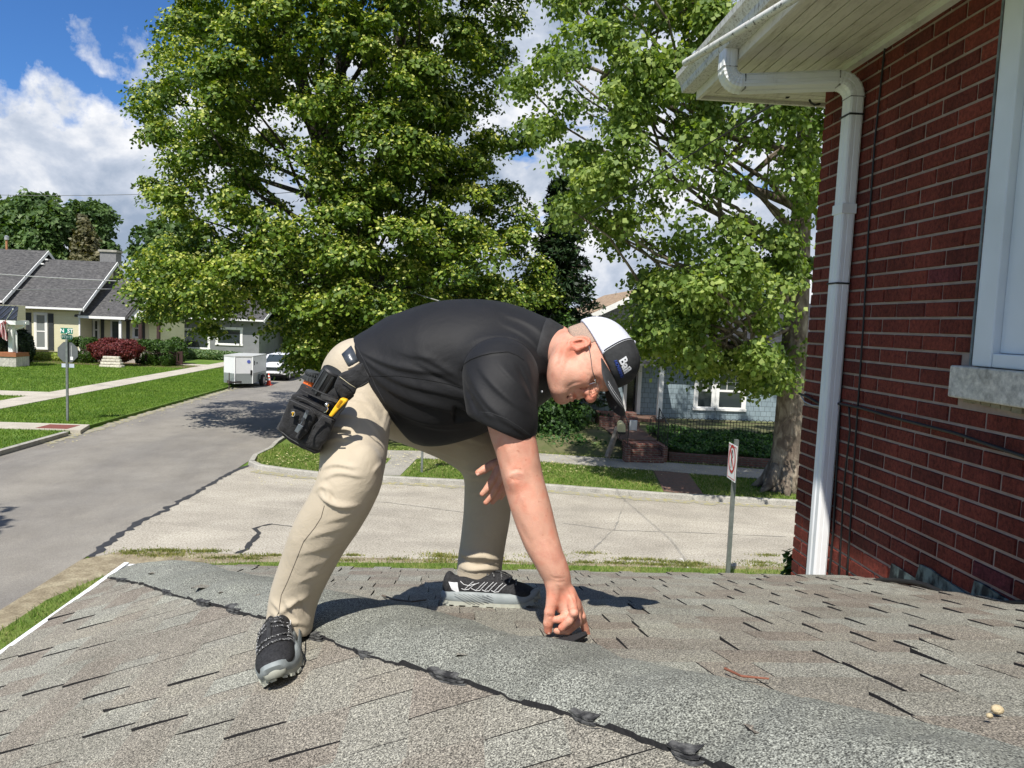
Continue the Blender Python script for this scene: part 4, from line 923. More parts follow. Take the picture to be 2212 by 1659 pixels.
for s_ in (-1, 1): MB().box(s_*.93-.09, s_*.93+.09, 1.15, 1.27, 1.08, 1.22).build('mirror', M_CAR, cr, local=True, bevel=.03)

# utility pole with street lamp
M_POLE = mat('pole_wood', (.10,.065,.05), (.20,.13,.10), 7, .9, .8, 30, sc=(3, 3, .5))
pt = at_y(684, 315, 30.0); pbm = Vector((-6.75, 30.4, 0)); dirp = (pt - pbm)
up_ = thing('utility_pole', 'leaning weathered wooden utility pole with a cobra head street lamp inside the linden crown', 'utility pole', pbm)
MB().tube([pbm + Vector((0,0,-.1)), pbm.lerp(pt, .5), pt], [.17, .14, .115], 12).build('pole', M_POLE, up_, smooth=True, ang=50)
pa = at_y(697, 470, 30.1); hd = at_y(687, 444, 28.6)
MB().tube([pa, pa.lerp(hd, .5) + Vector((0,0,.05)), hd, at_y(682, 439, 28.3)], [.035, .035, .03, .03], 8).build('lamp_arm', M_GALV, up_, smooth=True)
h1 = at_y(676, 438, 28.0); mb = MB(); mb.sphere(h1, .22, 14, (1.35, .9, .5)); o = mb.build('lamp_head', mat('lamp_housing', (.55,.57,.56), (.62,.63,.62), 5, .4), up_, smooth=True)
MB().lathe([(.05, 0), (.05, .09)], 10, h1 + Vector((.05, 0, .09))).build('photocell', mat('photocell_teal', (.05,.3,.32)), o)
MB().box(pa.x-.1, pa.x+.14, pa.y-.2, pa.y-.1, pa.z-.45, pa.z+.05).build('bracket', M_GALV, up_)
# overhead cables
M_CAB = mat('cable_grey', (.12,.12,.12), (.16,.16,.16), 5, .6); M_CABL = mat('cable_pale', (.30,.30,.29), (.36,.36,.35), 5, .5); M_CABB = mat('cable_black', (.012,.012,.012), (.02,.02,.02), 5, .5)
def cable(pts, r_, m, label, n=24, sag=0, group=None):
    P_ = [Vector(p) for p in pts]; out = []
    for i in range(len(P_)-1):
        for k in range(n): t_ = k/n; q_ = P_[i].lerp(P_[i+1], t_); q_.z -= sag*4*t_*(1-t_); out.append(q_)
    out.append(P_[-1]); o = MB().tube(out, r_, 5).build('overhead_cable', m, None, smooth=True); return tag(o, label, 'cable', group)
G_ = 'overhead cables strung to the utility pole'
cable([at_y(-200, 413, 45), at_y(330, 419, 36), at_y(690, 410, 30)], .014, M_CAB, 'topmost thin overhead cable crossing the clouds at the left', sag=.15, group=G_)
cable([at_y(-200, 574, 42), at_y(300, 609, 33), at_y(703, 600, 30)], .022, M_CABL, 'pale cable sloping down across the cream house roof', sag=.1, group=G_)
cable([at_y(-200, 624, 42), at_y(330, 623, 33), at_y(708, 625, 30)], .024, M_CAB, 'grey cable running level below the pale one across the cream house roof', sag=.05, group=G_)
cable([at_y(540, 614, 27), at_y(640, 598, 28), at_y(704, 585, 30)], .018, M_CABL, 'short pale cable rising to the pole through the leaves', sag=.03, group=G_)
cable([at_y(720, 590, 30.2), at_y(890, 631, 24), at_y(1150, 690, 18)], .018, M_CABL, 'pale cable running right from the pole behind the back of the man', sag=.1, group=G_)
# ------------------------------------------------------------------ trees
def poly_field(poly):
    px_ = np.array([p[0] for p in poly], float); py_ = np.array([p[1] for p in poly], float)
    def f(x, y):
        ins = np.zeros(len(x), bool); j = len(px_)-1; dmin = np.full(len(x), 1e9)
        for i in range(len(px_)):
            cond = ((py_[i] > y) != (py_[j] > y)) & (x < (px_[j]-px_[i])*(y-py_[i])/(py_[j]-py_[i]+1e-9)+px_[i]); ins ^= cond
            ex, ey = px_[j]-px_[i], py_[j]-py_[i]; t = np.clip(((x-px_[i])*ex+(y-py_[i])*ey)/(ex*ex+ey*ey+1e-9), 0, 1)
            dmin = np.minimum(dmin, np.hypot(x-px_[i]-t*ex, y-py_[i]-t*ey)); j = i
        return ins, dmin
    return f
FwN, RtN, UpN = np.array(Fw), np.array(Rt), np.array(Up)
def px2w(x, y, Y):
    d = FwN[None] + RtN[None]*((x-CX)/F_PX)[:, None] - UpN[None]*((y-CY)/F_PX)[:, None]
    return d*(Y/d[:, 1])[:, None] + np.array([0, 0, EYE])
def vnoise(x, y, s, seed):
    """cheap smooth 2-D value noise"""
    rs = np.random.RandomState(seed); g = rs.rand(64, 64); X = (x/s) % 63; Y = (y/s) % 63; i = X.astype(int); j = Y.astype(int); u = X-i; v = Y-j
    u = u*u*(3-2*u); v = v*v*(3-2*v)
    return (g[i, j]*(1-u)+g[i+1, j]*u)*(1-v) + (g[i, j+1]*(1-u)+g[i+1, j+1]*u)*v
def crown_points(poly, n, Yc, depth, ramp_px, seed, gap=.0, gscale=60, holes=(), front=.5):
    """clump centres that fill the silhouette, rounded in depth like a crown"""
    rs = np.random.RandomState(seed); f = poly_field(poly); xs = [p[0] for p in poly]; ys = [p[1] for p in poly]; X = []; Yp = []; D = []; c = 0
    while c < n:
        x = rs.uniform(min(xs), max(xs), 4000); y = rs.uniform(min(ys), max(ys), 4000); ins, d = f(x, y)
        k = ins & (vnoise(x, y, gscale, seed+5) > gap)
        for hx, hy, hr in holes: k &= np.hypot(x-hx, y-hy) > hr*rs.uniform(.7, 1.2, len(x))
        X.append(x[k]); Yp.append(y[k]); D.append(d[k]); c += k.sum()
    x = np.concatenate(X)[:n]; y = np.concatenate(Yp)[:n]; d = np.concatenate(D)[:n]
    th = depth*np.sqrt(1-(1-np.clip(d/ramp_px, 0, 1))**2)
    u = np.where(rs.rand(n) < front, -rs.uniform(.55, 1, n), rs.uniform(-.7, .8, n))
    return px2w(x, y, Yc + th*u)
def clumps(P, per, rad, squash, size, rs, droop=.25, up_bias=.7, aspect=1.5, extra=.0, exsize=.7, crown_c=None, spray=False):
    n = len(P); k = n*per
    C = np.repeat(P, per, 0); r_ = np.repeat(rad*rs.uniform(.6, 1.35, n), per)
    u = unit(rs, k); u[:, 2] = np.abs(u[:, 2])*np.where(rs.rand(k) < .75, 1, -1)
    q_ = rs.uniform(.25, 1, k)**.5
    # irregular lobes inside every clump
    lob = 1 + .35*np.sin(u[:, 0]*5 + np.repeat(rs.uniform(0, 6, n), per))*np.sin(u[:, 1]*5 + np.repeat(rs.uniform(0, 6, n), per))
    off = u*(q_*r_*lob)[:, None]; off[:, 2] *= squash; off[:, 2] -= droop*(off[:, 0]**2+off[:, 1]**2)/r_
    N = u.copy(); N[:, 2] = N[:, 2]*.5 + up_bias; N /= np.linalg.norm(N, axis=1)[:, None]
    V, Fc = leaves_at(C+off, N, size, rs, .5, aspect)
    tone = np.clip(rs.normal(.5, .2, k) + np.repeat(rs.normal(0, .13, n), per), 0, 1)
    mi = np.zeros(k, int)
    if extra:
        e = (rs.rand(k) < extra*np.clip(.25+u[:, 2]+q_*.4-.3, 0, 1.3)); mi[e] = 1
        Vr = V.reshape(-1, 4, 3); c = Vr[e].mean(1, keepdims=True); Vr[e] = c + (Vr[e]-c)*exsize; V = Vr.reshape(-1, 3)
    return V, Fc, tone, mi
def limb(mb, a, b_, r0, r1, rnd, n=6, wob=.12):
    a, b_ = Vector(a), Vector(b_); pts = []; L_ = (b_-a).length
    ph = rnd.uniform(0, 6)
    for i in range(n+1):
        t_ = i/n; p = a.lerp(b_, t_); w = math.sin(t_*math.pi)*L_*wob
        pts.append(p + Vector((math.sin(ph+t_*4), math.cos(ph*1.7+t_*3.3), math.sin(ph*.6+t_*5)*.6))*w*.6)
    mb.tube(pts, [r0+(r1-r0)*(i/n) for i in range(n+1)], 8, cap=True); return pts
def limbs_to(mb, trunk_pts, P, rnd, count, r0=.10, up=.0):
    for k in range(count):
        tgt = Vector(P[rnd.randrange(len(P))]); src = min(trunk_pts, key=lambda p: abs(p.z-(tgt.z-(tgt-p).xy.length*.55-.3)))
        pts = limb(mb, src, tgt, r0*rnd.uniform(.7, 1.2), .02, rnd)
        for j in range(2):
            q_ = pts[rnd.randrange(2, len(pts)-1)]; t2 = Vector(P[rnd.randrange(len(P))]); 
            if (t2-q_).length < 3.5: limb(mb, q_, t2, .04, .01, rnd, 4)
M_LINDEN = leaf_mat('linden_leaf', (.026,.060,.006), (.082,.145,.010), (.21,.28,.028), .26)
M_BRACT = leaf_mat('linden_bract', (.30,.38,.06), (.46,.50,.12), (.62,.62,.22), .35)
M_SYC = leaf_mat('sycamore_leaf', (.060,.110,.022), (.165,.250,.050), (.38,.45,.14), .42)
M_SPRUCE = leaf_mat('spruce_needle', (.008,.022,.008), (.018,.045,.016), (.05,.09,.03), .1)
M_FAR = leaf_mat('far_leaf', (.028,.060,.014), (.065,.12,.028), (.14,.21,.06), .25)
M_FARB = leaf_mat('far_brown_leaf', (.06,.06,.025), (.11,.105,.045), (.18,.16,.08), .2)
M_BARK = mat('dark_bark', (.035,.028,.022), (.085,.07,.055), 6, .95, 1.0, 25, .03, sc=(3, 3, .6))
def syc_bark():
    m, nt, b = new_mat('sycamore_bark'); b.inputs['Roughness'].default_value = .9
    a = ramp(nt, nz(nt, 3.2, 5, .6, .8, sc=(1.6, 1.6, .8)), [(.34, (.085,.065,.047)), (.46, (.135,.105,.078)), (.55, (.21,.175,.13)), (.68, (.31,.27,.21))])
    nt.links.new(a, b.inputs['Base Color']); bump(nt, b, nz(nt, 9, 6, .7, 0, (2.5, 2.5, .8)), .9, .03); return m
M_SYCB = syc_bark()

# --- linden
LP = [(400,-260),(1040,-260),(1105,-60),(1120,60),(1085,130),(1045,175),(1030,230),(1075,262),(1150,292),(1162,335),(1120,345),(1075,322),(1052,360),(1100,400),(1120,450),(1170,520),(1195,600),(1190,670),(1120,690),(1000,730),(900,800),(760,820),(640,828),(622,790),(575,742),(500,728),(430,708),(330,684),(285,668),(262,640),(248,600),(300,572),(335,530),(300,500),(330,440),(312,400),(345,330),(318,250),(286,215),(283,160),(330,112),(372,70),(398,20),(415,-60)]
tb = Vector((-6.1, 31.5, 0))
lt = thing('linden_tree', 'huge dense linden with pale yellow bracts, centre left behind the man', 'tree', (tb.x, tb.y, .1))
HOL = [(745,128,26),(940,105,24),(775,165,16),(1010,150,14),(1085,215,22),(852,70,12)]
P = crown_points(LP, 880, 29.5, 7.2, 190, 3, .15, 48, HOL, .62)
# keep the pole's face clear
pole_d = np.array(pt-pbm); tt = np.clip((P[:, 2])/pole_d[2], 0, 1); px_ = pbm.x + tt*pole_d[0]
k = ~((np.abs(P[:, 0]-px_) < 1.0) & (P[:, 1] < 30.5) & (P[:, 2] > 7.6) & (P[:, 2] < 11.6))
P = P[k]
rs = np.random.RandomState(4); V, Fc, tone, mi = clumps(P, 340, .80, .42, .112, rs, .42, .75, 1.35, .42, .8)
np_mesh('crown', V, Fc, [M_LINDEN, M_BRACT], lt, mi, tone)
rnd = random.Random(6); mb = MB()
tk = [tb + Vector((0,0,-.1)), tb + Vector((-.05,-.3,2.5)), tb + Vector((-.3,-.6,6)), Vector(at_y(700, 330, 30.0)), Vector(at_y(668, 240, 29.6)), Vector(at_y(650, 170, 29.4)), Vector(at_y(618, 90, 29)), Vector(at_y(600, -100, 29))]
mb.tube(tk, [.55, .45, .42, .36, .30, .26, .2, .12], 12); tkp = []
for i in range(len(tk)-1): tkp += [tk[i].lerp(tk[i+1], k_/4) for k_ in range(4)]
t2 = limb(mb, at_y(712, 330, 30), at_y(735, 170, 30), .24, .16, rnd, 6, .03); tkp += t2; tkp += limb(mb, t2[-1], at_y(760, -80, 30), .16, .08, rnd)
t3 = limb(mb, tk[2], at_y(900, 200, 30), .26, .14, rnd, 8, .04); tkp += t3; tkp += limb(mb, t3[-1], at_y(840, 10, 30), .14, .08, rnd, 6, .05)
tkp = [p_ for p_ in tkp if p_.z > 5.0]; limbs_to(mb, tkp, P[P[:, 2] > 4.5], rnd, 70, .12)
mb.build('trunk', M_BARK, lt, smooth=True)

# --- sycamore
SP = [(1110,-250),(1900,-250),(1900,250),(1790,320),(1775,560),(1740,690),(1738,760),(1700,800),(1665,905),(1625,900),(1600,830),(1545,800),(1520,835),(1470,790),(1420,770),(1370,815),(1345,830),(1330,760),(1352,700),(1330,640),(1340,560),(1290,500),(1230,520),(1160,560),(1120,520),(1140,440),(1170,370),(1135,300),(1150,230),(1105,190),(1080,120),(1130,40)]
sb = at_z(1692, 1058, .1)
stt = thing('sycamore_tree', 'tall sycamore with mottled trunk and open light green crown beside the brick wall', 'tree', sb)
P1 = crown_points(SP, 450, 20.5, 5.0, 190, 9, .52, 34, [(1738,300,26),(1732,400,24),(1728,480,24),(1722,560,24),(1716,650,26),(1706,750,26),(1698,850,28),(1348,655,28),(1425,600,16),(1560,690,20),(1345,620,42),(1300,150,30),(1255,210,34),(1200,330,26),(1310,330,24),(1390,420,18),(1445,560,16),(1240,420,22),(1170,250,26),(1220,60,26),(1350,560,20),(1560,540,14)], .6)
P1 = np.concatenate([P1, crown_points([(1385,600),(1540,600),(1560,700),(1420,740),(1375,690)], 34, 19.0, 1.5, 60, 19, .1, 30), crown_points([(1520,770),(1660,770),(1660,850),(1590,840)], 14, 19.5, 1.2, 40, 20, .1, 30)])
rs = np.random.RandomState(10); V, Fc, tone, mi = clumps(P1, 200, .54, .75, .108, rs, .2, .35, 1.15)
np_mesh('crown', V, Fc, M_SYC, stt, None, tone)
rnd = random.Random(9); mb = MB()
tp = [sb + Vector((0,0,-.15)), sb + Vector((0,0,.25)), at_y(1700, 960, sb.y), at_y(1712, 800, sb.y), at_y(1722, 640, sb.y), at_y(1728, 500, sb.y), at_y(1738, 380, sb.y), at_y(1742, 250, sb.y), at_y(1752, 60, sb.y), at_y(1760, -200, sb.y)]
mb.tube(tp, [.62, .44, .375, .34, .31, .27, .24, .22, .17, .1], 14)
for k_ in range(7):
    a_ = k_*.9; mb.tube([sb + Vector((math.cos(a_)*.28, math.sin(a_)*.28, .7)), sb + Vector((math.cos(a_)*.5, math.sin(a_)*.5, .22)), sb + Vector((math.cos(a_)*.85, math.sin(a_)*.85, -.04))], [.18, .16, .05], 8)
tkp = []
for i in range(1, len(tp)-1): tkp += [Vector(tp[i]).lerp(Vector(tp[i+1]), k_/4) for k_ in range(4)]
tkp = [p_ for p_ in tkp if p_.z > 3.6]
for (a_, b_, r_) in (((1722,640),(1560,520),.15),((1715,560),(1480,430),.13),((1726,450),(1500,330),.14),((1700,660),(1640,560),.10),((1712,330),(1330,190),.13),((1740,260),(1230,130),.12),((1640,560),(1600,700),.06),((1500,330),(1300,170),.08),((1722,700),(1600,760),.07)):
    tkp += limb(mb, at_y(*a_, sb.y), at_y(*b_, sb.y-rnd.uniform(0, 3)), r_, r_*.35, rnd, 8, .07)[3:]
limbs_to(mb, tkp, P1, rnd, 60, .06)
mb.build('trunk', M_SYCB, stt, smooth=True)

# --- spruce between them
sp0 = at_z(1215, 975, .4)
spt_ = thing('spruce_tree', 'dark drooping spruce between the linden and the sycamore', 'tree', (sp0.x, 29.5, .4))
rs = np.random.RandomState(31); Cn = []; 
X0, Y0 = sp0.x, 29.5
mb = MB(); mb.tube([(X0, Y0, 0), (X0, Y0, 7), (X0, Y0, 10.6)], [.22, .14, .03], 8)
NL = 330
for k_ in range(NL):
    z = 1.6 + 8.6*(k_/NL)**.9; L_ = (2.75*(1-(z-1.2)/9.8)+.25)*rs.uniform(.7, 1.12); a_ = rs.uniform(0, 6.283)
    m_ = 60; t_ = rs.uniform(.12, 1, m_); side = rs.normal(0, .13, m_)*(1.2-t_*.5)
    zz = z - .38*L_*t_**1.3 - np.abs(rs.normal(0, .10, m_)) + .12*t_**4*L_
    Cn.append(np.stack([X0+math.cos(a_)*L_*t_-math.sin(a_)*side, Y0+math.sin(a_)*L_*t_+math.cos(a_)*side, zz], 1))
    mb.tube([(X0, Y0, z), (X0+math.cos(a_)*L_*.6, Y0+math.sin(a_)*L_*.6, z-.2*L_), (X0+math.cos(a_)*L_, Y0+math.sin(a_)*L_, z-.26*L_)], [.03, .018, .008], 4, cap=False)
C_ = np.concatenate(Cn); V, Fc = leaves_at(C_, np.tile([0, 0, 1.], (len(C_), 1)), .10, rs, .7, 2.8); np_mesh('needles', V, Fc, M_SPRUCE, spt_, tone=rs.rand(len(C_)))
mb.build('trunk', M_BARK, spt_)
# evergreen shrubs under it, left of the blue house
def screen_tree(name, label, poly, n, Y, depth, per, rad, size, m, seed, trunk_px, ground=.1, ramp_px=60, gap=.1, gs=30, group=None, lim=8, r0=.2, mtrunk=None, squash=.8):
    base = at_y(trunk_px, 800, Y); t = thing(name, label, 'tree' if 'tree' in name else 'shrub', (base.x, Y, ground), 0, group)
    P_ = crown_points(poly, n, Y, depth, ramp_px, seed, gap, gs, (), .6); rs = np.random.RandomState(seed)
    V, Fc, tone, mi = clumps(P_, per, rad, squash, size, rs, .2, .5, 1.4); np_mesh('crown', V, Fc, m, t, None, tone)
    zc = P_[:, 2].max(); rnd = random.Random(seed); mb = MB(); tp_ = [Vector((base.x, Y, ground-.1)), Vector((base.x+.1, Y, ground+(zc-ground)*.5)), Vector((base.x, Y, zc*.9))]
    mb.tube(tp_, [r0, r0*.7, r0*.2], 8); tk_ = [tp_[0].lerp(tp_[2], k_/10) for k_ in range(2, 10)]; limbs_to(mb, tk_, P_, rnd, lim, r0*.4); mb.build('trunk', mtrunk or M_BARK, t, smooth=True); return t
screen_tree('yew_bush', 'dark green yew bush beside the blue house wall, right behind the man\'s chin', [(1120,700),(1250,690),(1262,780),(1255,900),(1240,935),(1180,960),(1120,950)], 90, 28.2, 1.4, 170, .5, .10, leaf_mat('yew_green', (.012,.035,.008), (.035,.085,.016), (.09,.17,.03), .2), 41, 1190, .3, 50, lim=10, r0=.1)
screen_tree('yew_bush', 'second yew bush with light green tips, lower and nearer the sidewalk', [(1150,850),(1235,860),(1262,900),(1230,950),(1160,965),(1130,930)], 40, 26.8, .9, 170, .42, .10, bpy.data.materials['yew_green'], 42, 1195, .2, 50, lim=6, r0=.08)
# --- far trees, left
screen_tree('broadleaf_tree', 'rounded dark green tree behind the cream house, at the left edge', [(-60,430),(5,440),(30,432),(60,450),(75,500),(70,600),(-60,600)], 140, 92, 4.5, 130, 1.35, .42, M_FAR, 51, 20, .1, 60, .1, 22, lim=10, r0=.4)
screen_tree('broadleaf_tree', 'large rounded tree behind the left ridge of the cream house', [(30,470),(50,430),(75,424),(110,434),(140,450),(155,500),(160,590),(30,590)], 150, 86, 4.5, 130, 1.25, .42, M_FAR, 52, 95, .1, 60, .12, 22, lim=10, r0=.4)
screen_tree('broadleaf_tree', 'open airy tree with sky gaps, right of the large rounded tree', [(152,448),(165,436),(190,445),(215,445),(238,470),(240,500),(228,510),(250,540),(245,590),(165,590),(160,500)], 110, 88, 3.5, 120, 1.0, .36, M_FAR, 53, 205, .1, 40, .25, 16, lim=14, r0=.35)
screen_tree('conifer_tree', 'narrow brownish conifer in front of the open airy tree', [(178,472),(188,475),(200,520),(222,560),(232,600),(155,600),(165,530)], 90, 82, 2.5, 120, .8, .30, M_FARB, 54, 190, .1, 40, .05, 16, lim=6, r0=.3)
screen_tree('pine_tree', 'small pine top peeking out left of the linden', [(296,505),(315,492),(345,480),(420,470),(450,620),(330,640),(320,560),(290,545)], 90, 70, 3, 120, .9, .34, M_FAR, 55, 380, .1, 50, .15, 18, lim=10, r0=.3)
screen_tree('broadleaf_tree', 'distant green tree behind the dark roof, seen under the sycamore', [(1540,650),(1580,615),(1640,612),(1700,640),(1720,700),(1540,720)], 70, 62, 3, 120, .9, .3, M_FAR, 56, 1640, .1, 40, .1, 18, lim=6, r0=.3)
screen_tree('broadleaf_tree', 'far tree filling the gap behind the linden trunk and grey house', [(420,560),(700,520),(1000,560),(1180,640),(1180,780),(430,740)], 210, 80, 4, 120, 1.5, .42, M_FAR, 57, 800, .1, 80, .05, 30, lim=10, r0=.4)
# tree standing outside the left edge of the view: its shade falls on the asphalt
ot = thing('maple_tree', 'street tree just outside the left edge of the picture', 'tree', (-14.5, 8.2, .1))
rs = np.random.RandomState(61); u = unit(rs, 150); Pm = u*(rs.uniform(.5, 1, 150)**.5)[:, None]*np.array([2.7, 2.9, 2.4]) + np.array([-14.5, 8.2, 7.4])
V, Fc, tone, mi = clumps(Pm, 150, .55, .7, .15, rs); np_mesh('crown', V, Fc, M_SYC, ot, None, tone)
mb = MB(); mb.tube([(-14.5, 8.2, 0), (-14.4, 8.2, 5), (-14.5, 8.2, 8.5)], [.25, .2, .08], 10); limbs_to(mb, [Vector((-14.4, 8.2, z)) for z in (4.5, 5, 5.5, 6, 7)], Pm, random.Random(2), 14, .1); mb.build('trunk', M_BARK, ot, smooth=True)
# ------------------------------------------------------------------ the brick house whose low roof carries the scene (brick-house frame)
MH = Matrix.Rotation(YAW, 4, 'Z')
def HMB():
    m = MB(); m.M = MH; return m
WX = 2.2; CYB = 4.64; ZS = 5.97
house = thing('brick_house', 'red brick house wall with white soffit and downspout above a low shingled hip roof', 'house', tuple(hb(WX, 2.0, 0)), YAW)
def zR(by): return EYE - (.3216 + .26*by)
def zL(bx): return EYE - (.749 - .338*bx)
def roofz(bx, by): return min(zR(by), zL(bx))
def hipby(bx): return 1.644 - 1.3*bx
def px_on(px, py, which):
    if which == 'R': n = (HB_T*.26 + Vector((0, 0, 1))); p = hb(0, 0, zR(0))
    else: n = (HB_N*(-.338) + Vector((0, 0, 1))); p = hb(0, 0, zL(0))
    return at_plane(px, py, p, n)
# materials
def brick_mat():
    m, nt, b = new_mat('red_rug_brick'); b.inputs['Roughness'].default_value = .88; b.inputs['Specular IOR Level'].default_value = .25
    t_ = ramp(nt, attr(nt), [(0, (.115,.026,.019)), (.3, (.155,.034,.022)), (.6, (.175,.037,.024)), (.85, (.200,.044,.028)), (.96, (.165,.034,.028)), (1, (.14,.032,.04))])
    g = ramp(nt, nz(nt, 55, 5, .8, sc=(1, 1, .8)), [(.32, (.38,)*3), (.5, (.95,)*3), (.68, (1.45,)*3)])
    s_ = ramp(nt, nz(nt, 3, 6, .7, sc=(1, 1, .35)), [(.35, (.62,.60,.58)), (.6, (1.08,)*3)])
    e_ = ramp(nt, nz(nt, 9, 9, .8, .4, sc=(1, 1, .4)), [(.70, (0, 0, 0)), (.77, (.30,.28,.27))])
    c = mixc(nt, 1.0, mixc(nt, 1.0, t_, g, 'MULTIPLY'), s_, 'MULTIPLY'); c = mixc(nt, 1.0, c, e_, 'ADD')
    nt.links.new(c, b.inputs['Base Color']); bump(nt, b, nz(nt, 70, 5, .8), 1.0, .006); return m
M_BRICK = brick_mat()
M_MORT = mat('mortar', (.30,.225,.18), (.38,.30,.245), 9, .95, .9, 90, .004, detail=8)
def dirty_white(name, dark, lo, hi, sc=(1,1,1), s=9, base=(.70,.69,.65), rough=.45):
    m, nt, b = new_mat(name); b.inputs['Roughness'].default_value = rough
    a = ramp(nt, nz(nt, s, 8, .78, .3, sc=sc), [(lo, dark), (hi, base)])
    f = ramp(nt, nz(nt, 2.2, 3), [(.3, (.9,.9,.88)), (.7, (1.04,)*3)]); nt.links.new(mixc(nt, 1.0, a, f, 'MULTIPLY'), b.inputs['Base Color']); return m
M_SOFF = dirty_white('soffit_paint', (.38,.345,.26), .30, .52, (3, .5, 1), 6, (.66,.63,.53), .5)
M_GUT = dirty_white('gutter_stained', (.22,.19,.14), .38, .50, (3.5, 1.6, .8), 26, (.62,.61,.57))
M_DOWN = dirty_white('downspout_white', (.48,.47,.44), .25, .42, (1, 1, .15), 7, (.78,.79,.79), .4)
M_PVC = dirty_white('peeling_pole', (.08,.07,.06), .40, .46, (1, 1, 1), 30, (.66,.65,.60))
# --- brick work: every course laid as real bricks over the mortar
rb = random.Random(17)
wf0 = to_hb(at_bx(2133, 500, WX)); WY1 = wf0[1]                      # far jamb of the window opening
WZ0 = at_bx(2103, 790, WX).z                                         # sill top level
sl0 = to_hb(at_bx(2071, 806, WX)); sl1z = at_bx(2071, 858, WX).z
WZ1 = 6.4; WY0 = WY1 - 1.25
CH, BL, JT = .079, .240, .0130
mb = HMB(); mm = HMB()
nrow = int(ZS/CH)+1
for r_ in range(nrow):
    z0 = r_*CH + .003; z1 = z0 + CH - JT
    if z1 > ZS: z1 = ZS - .001
    y = CYB + (0 if r_ % 2 else BL/2) 
    y = CYB; first = BL if r_ % 2 else BL/2
    while y > -.9:
        L_ = first if first else BL; first = 0
        ya = y - L_ + JT; yb = y
        segs = [(ya, yb)]
        if z0 > WZ0 - .02 and z1 < WZ1:
            if yb > WY0 and ya < WY1: segs = [s_ for s_ in ((ya, min(yb, WY0)), (max(ya, WY1), yb)) if s_[1]-s_[0] > .02]
        if z1 > sl1z and z0 < WZ0: segs = [s_ for s_ in ((ya, min(yb, WY0-.2)), (max(ya, sl0[1]), yb)) if s_[1]-s_[0] > .02]
        for (a, b_) in segs:
            d = rb.gauss(0, .0013); mb.tone = min(1, max(0, rb.gauss(.5, .24))); e = rb.uniform(-.0015, .0015)
            c = .003                                              # worn arrises
            vs = [(WX+d, a+c, z0+c), (WX+d, b_-c+e, z0+c), (WX+d, b_-c+e, z1-c), (WX+d, a+c, z1-c), (WX+.006, a, z0), (WX+.006, b_, z0), (WX+.006, b_, z1), (WX+.006, a, z1), (WX+.09, a, z0), (WX+.09, b_, z0), (WX+.09, b_, z1), (WX+.09, a, z1)]
            mb._add(vs, [(0,1,2,3)[::-1], (0,4,5,1)[::-1], (1,5,6,2)[::-1], (2,6,7,3)[::-1], (3,7,4,0)[::-1], (4,8,9,5)[::-1], (5,9,10,6)[::-1], (6,10,11,7)[::-1], (7,11,8,4)[::-1]])
        y -= L_
    # return course on the far face
    x = WX + .09
    while x < WX + 1.2: mb.tone = rb.gauss(.5, .2); mb.box(x+JT, x+BL, CYB-.08, CYB, z0, z1); x += BL
wall = mb.build('brickwork', M_BRICK, house)
WZB = WZ0
mm.box(WX+.008, WX+.2, -.9, WY0, 0, ZS).box(WX+.008, WX+.2, WY1, CYB-.006, 0, ZS).box(WX+.008, WX+.2, WY0+.0001, WY1-.0001, 0, WZ0-.01)
mm.box(WX+.2, 9, CYB-.15, CYB-.006, 0, ZS).box(8.8, 9, -.9, CYB-.15, 0, ZS).box(WX+.2, 8.8, -.9, -.7, 0, ZS)
mm.build('wall', M_MORT, house)
# --- window
w = HMB(); t = .0
o0 = WX - .018
jam = WX + .02
w.box(o0, WX+.12, WY1-.115, WY1, WZ0+.0, WZ1)                        # brick mould, far jamb
w.box(o0+.035, WX+.10, WY1-.30, WY1-.1155, WZ0+.06, WZ1)             # flat casing turned inwards
w.box(o0+.005, WX+.13, WY0, WY1-.116, WZ0+.0, WZ0+.058)              # bottom rail
w.box(o0, WX+.12, WY0, WY0+.10, WZ0+.0585, WZ1)
M_WVIN = dirty_white('window_vinyl', (.55,.57,.58), .2, .35, (1,1,.3), 5, (.70,.745,.765), .35)
win = w.build('window', M_WVIN, house, bevel=.006)
g = HMB().box(WX+.052, WX+.06, WY0+.12, WY1-.301, WZ0+.11, WZ1); g.build('pane', M_GLASS2, win)
s_ = HMB().box(WX+.022, WX+.075, WY1-.36, WY1-.3005, WZ0+.0585, WZ1).box(WX+.022, WX+.075, WY0+.101, WY1-.3605, WZ0+.0585, WZ0+.12); s_.build('sash', M_TRIM, win, bevel=.004)
cg = HMB().tube([(o0-.002, WY1+.004, WZ0-.0), (o0-.003, WY1+.006, 5.0), (o0-.002, WY1+.004, ZS-.01)], .006, 5); cg.build('caulk', mat('caulk', (.10,.13,.13), (.2,.23,.23), 20, .7), win)
M_LIME = ground_mat('limestone', [(.52,.485,.40), (.60,.565,.475), (.68,.645,.56)], 4, 30, .85, .5, 60)
HMB().box(WX-.045, WX+.15, WY0-.2, sl0[1], sl1z, WZ0-.004).build('sill', M_LIME, win, bevel=.008)
mo = HMB()
for k in range(16): a = sl0[1]-.06-k*.06; mo.box(WX-.008-rb.uniform(0,.012), WX+.01, a-.055, a, sl1z-.008-rb.uniform(.004,.022), sl1z-.0005)
mo.build('rough_mortar', mat('mossy_mortar', (.20,.18,.11), (.30,.27,.19), 25, .95, .8, 80), win)
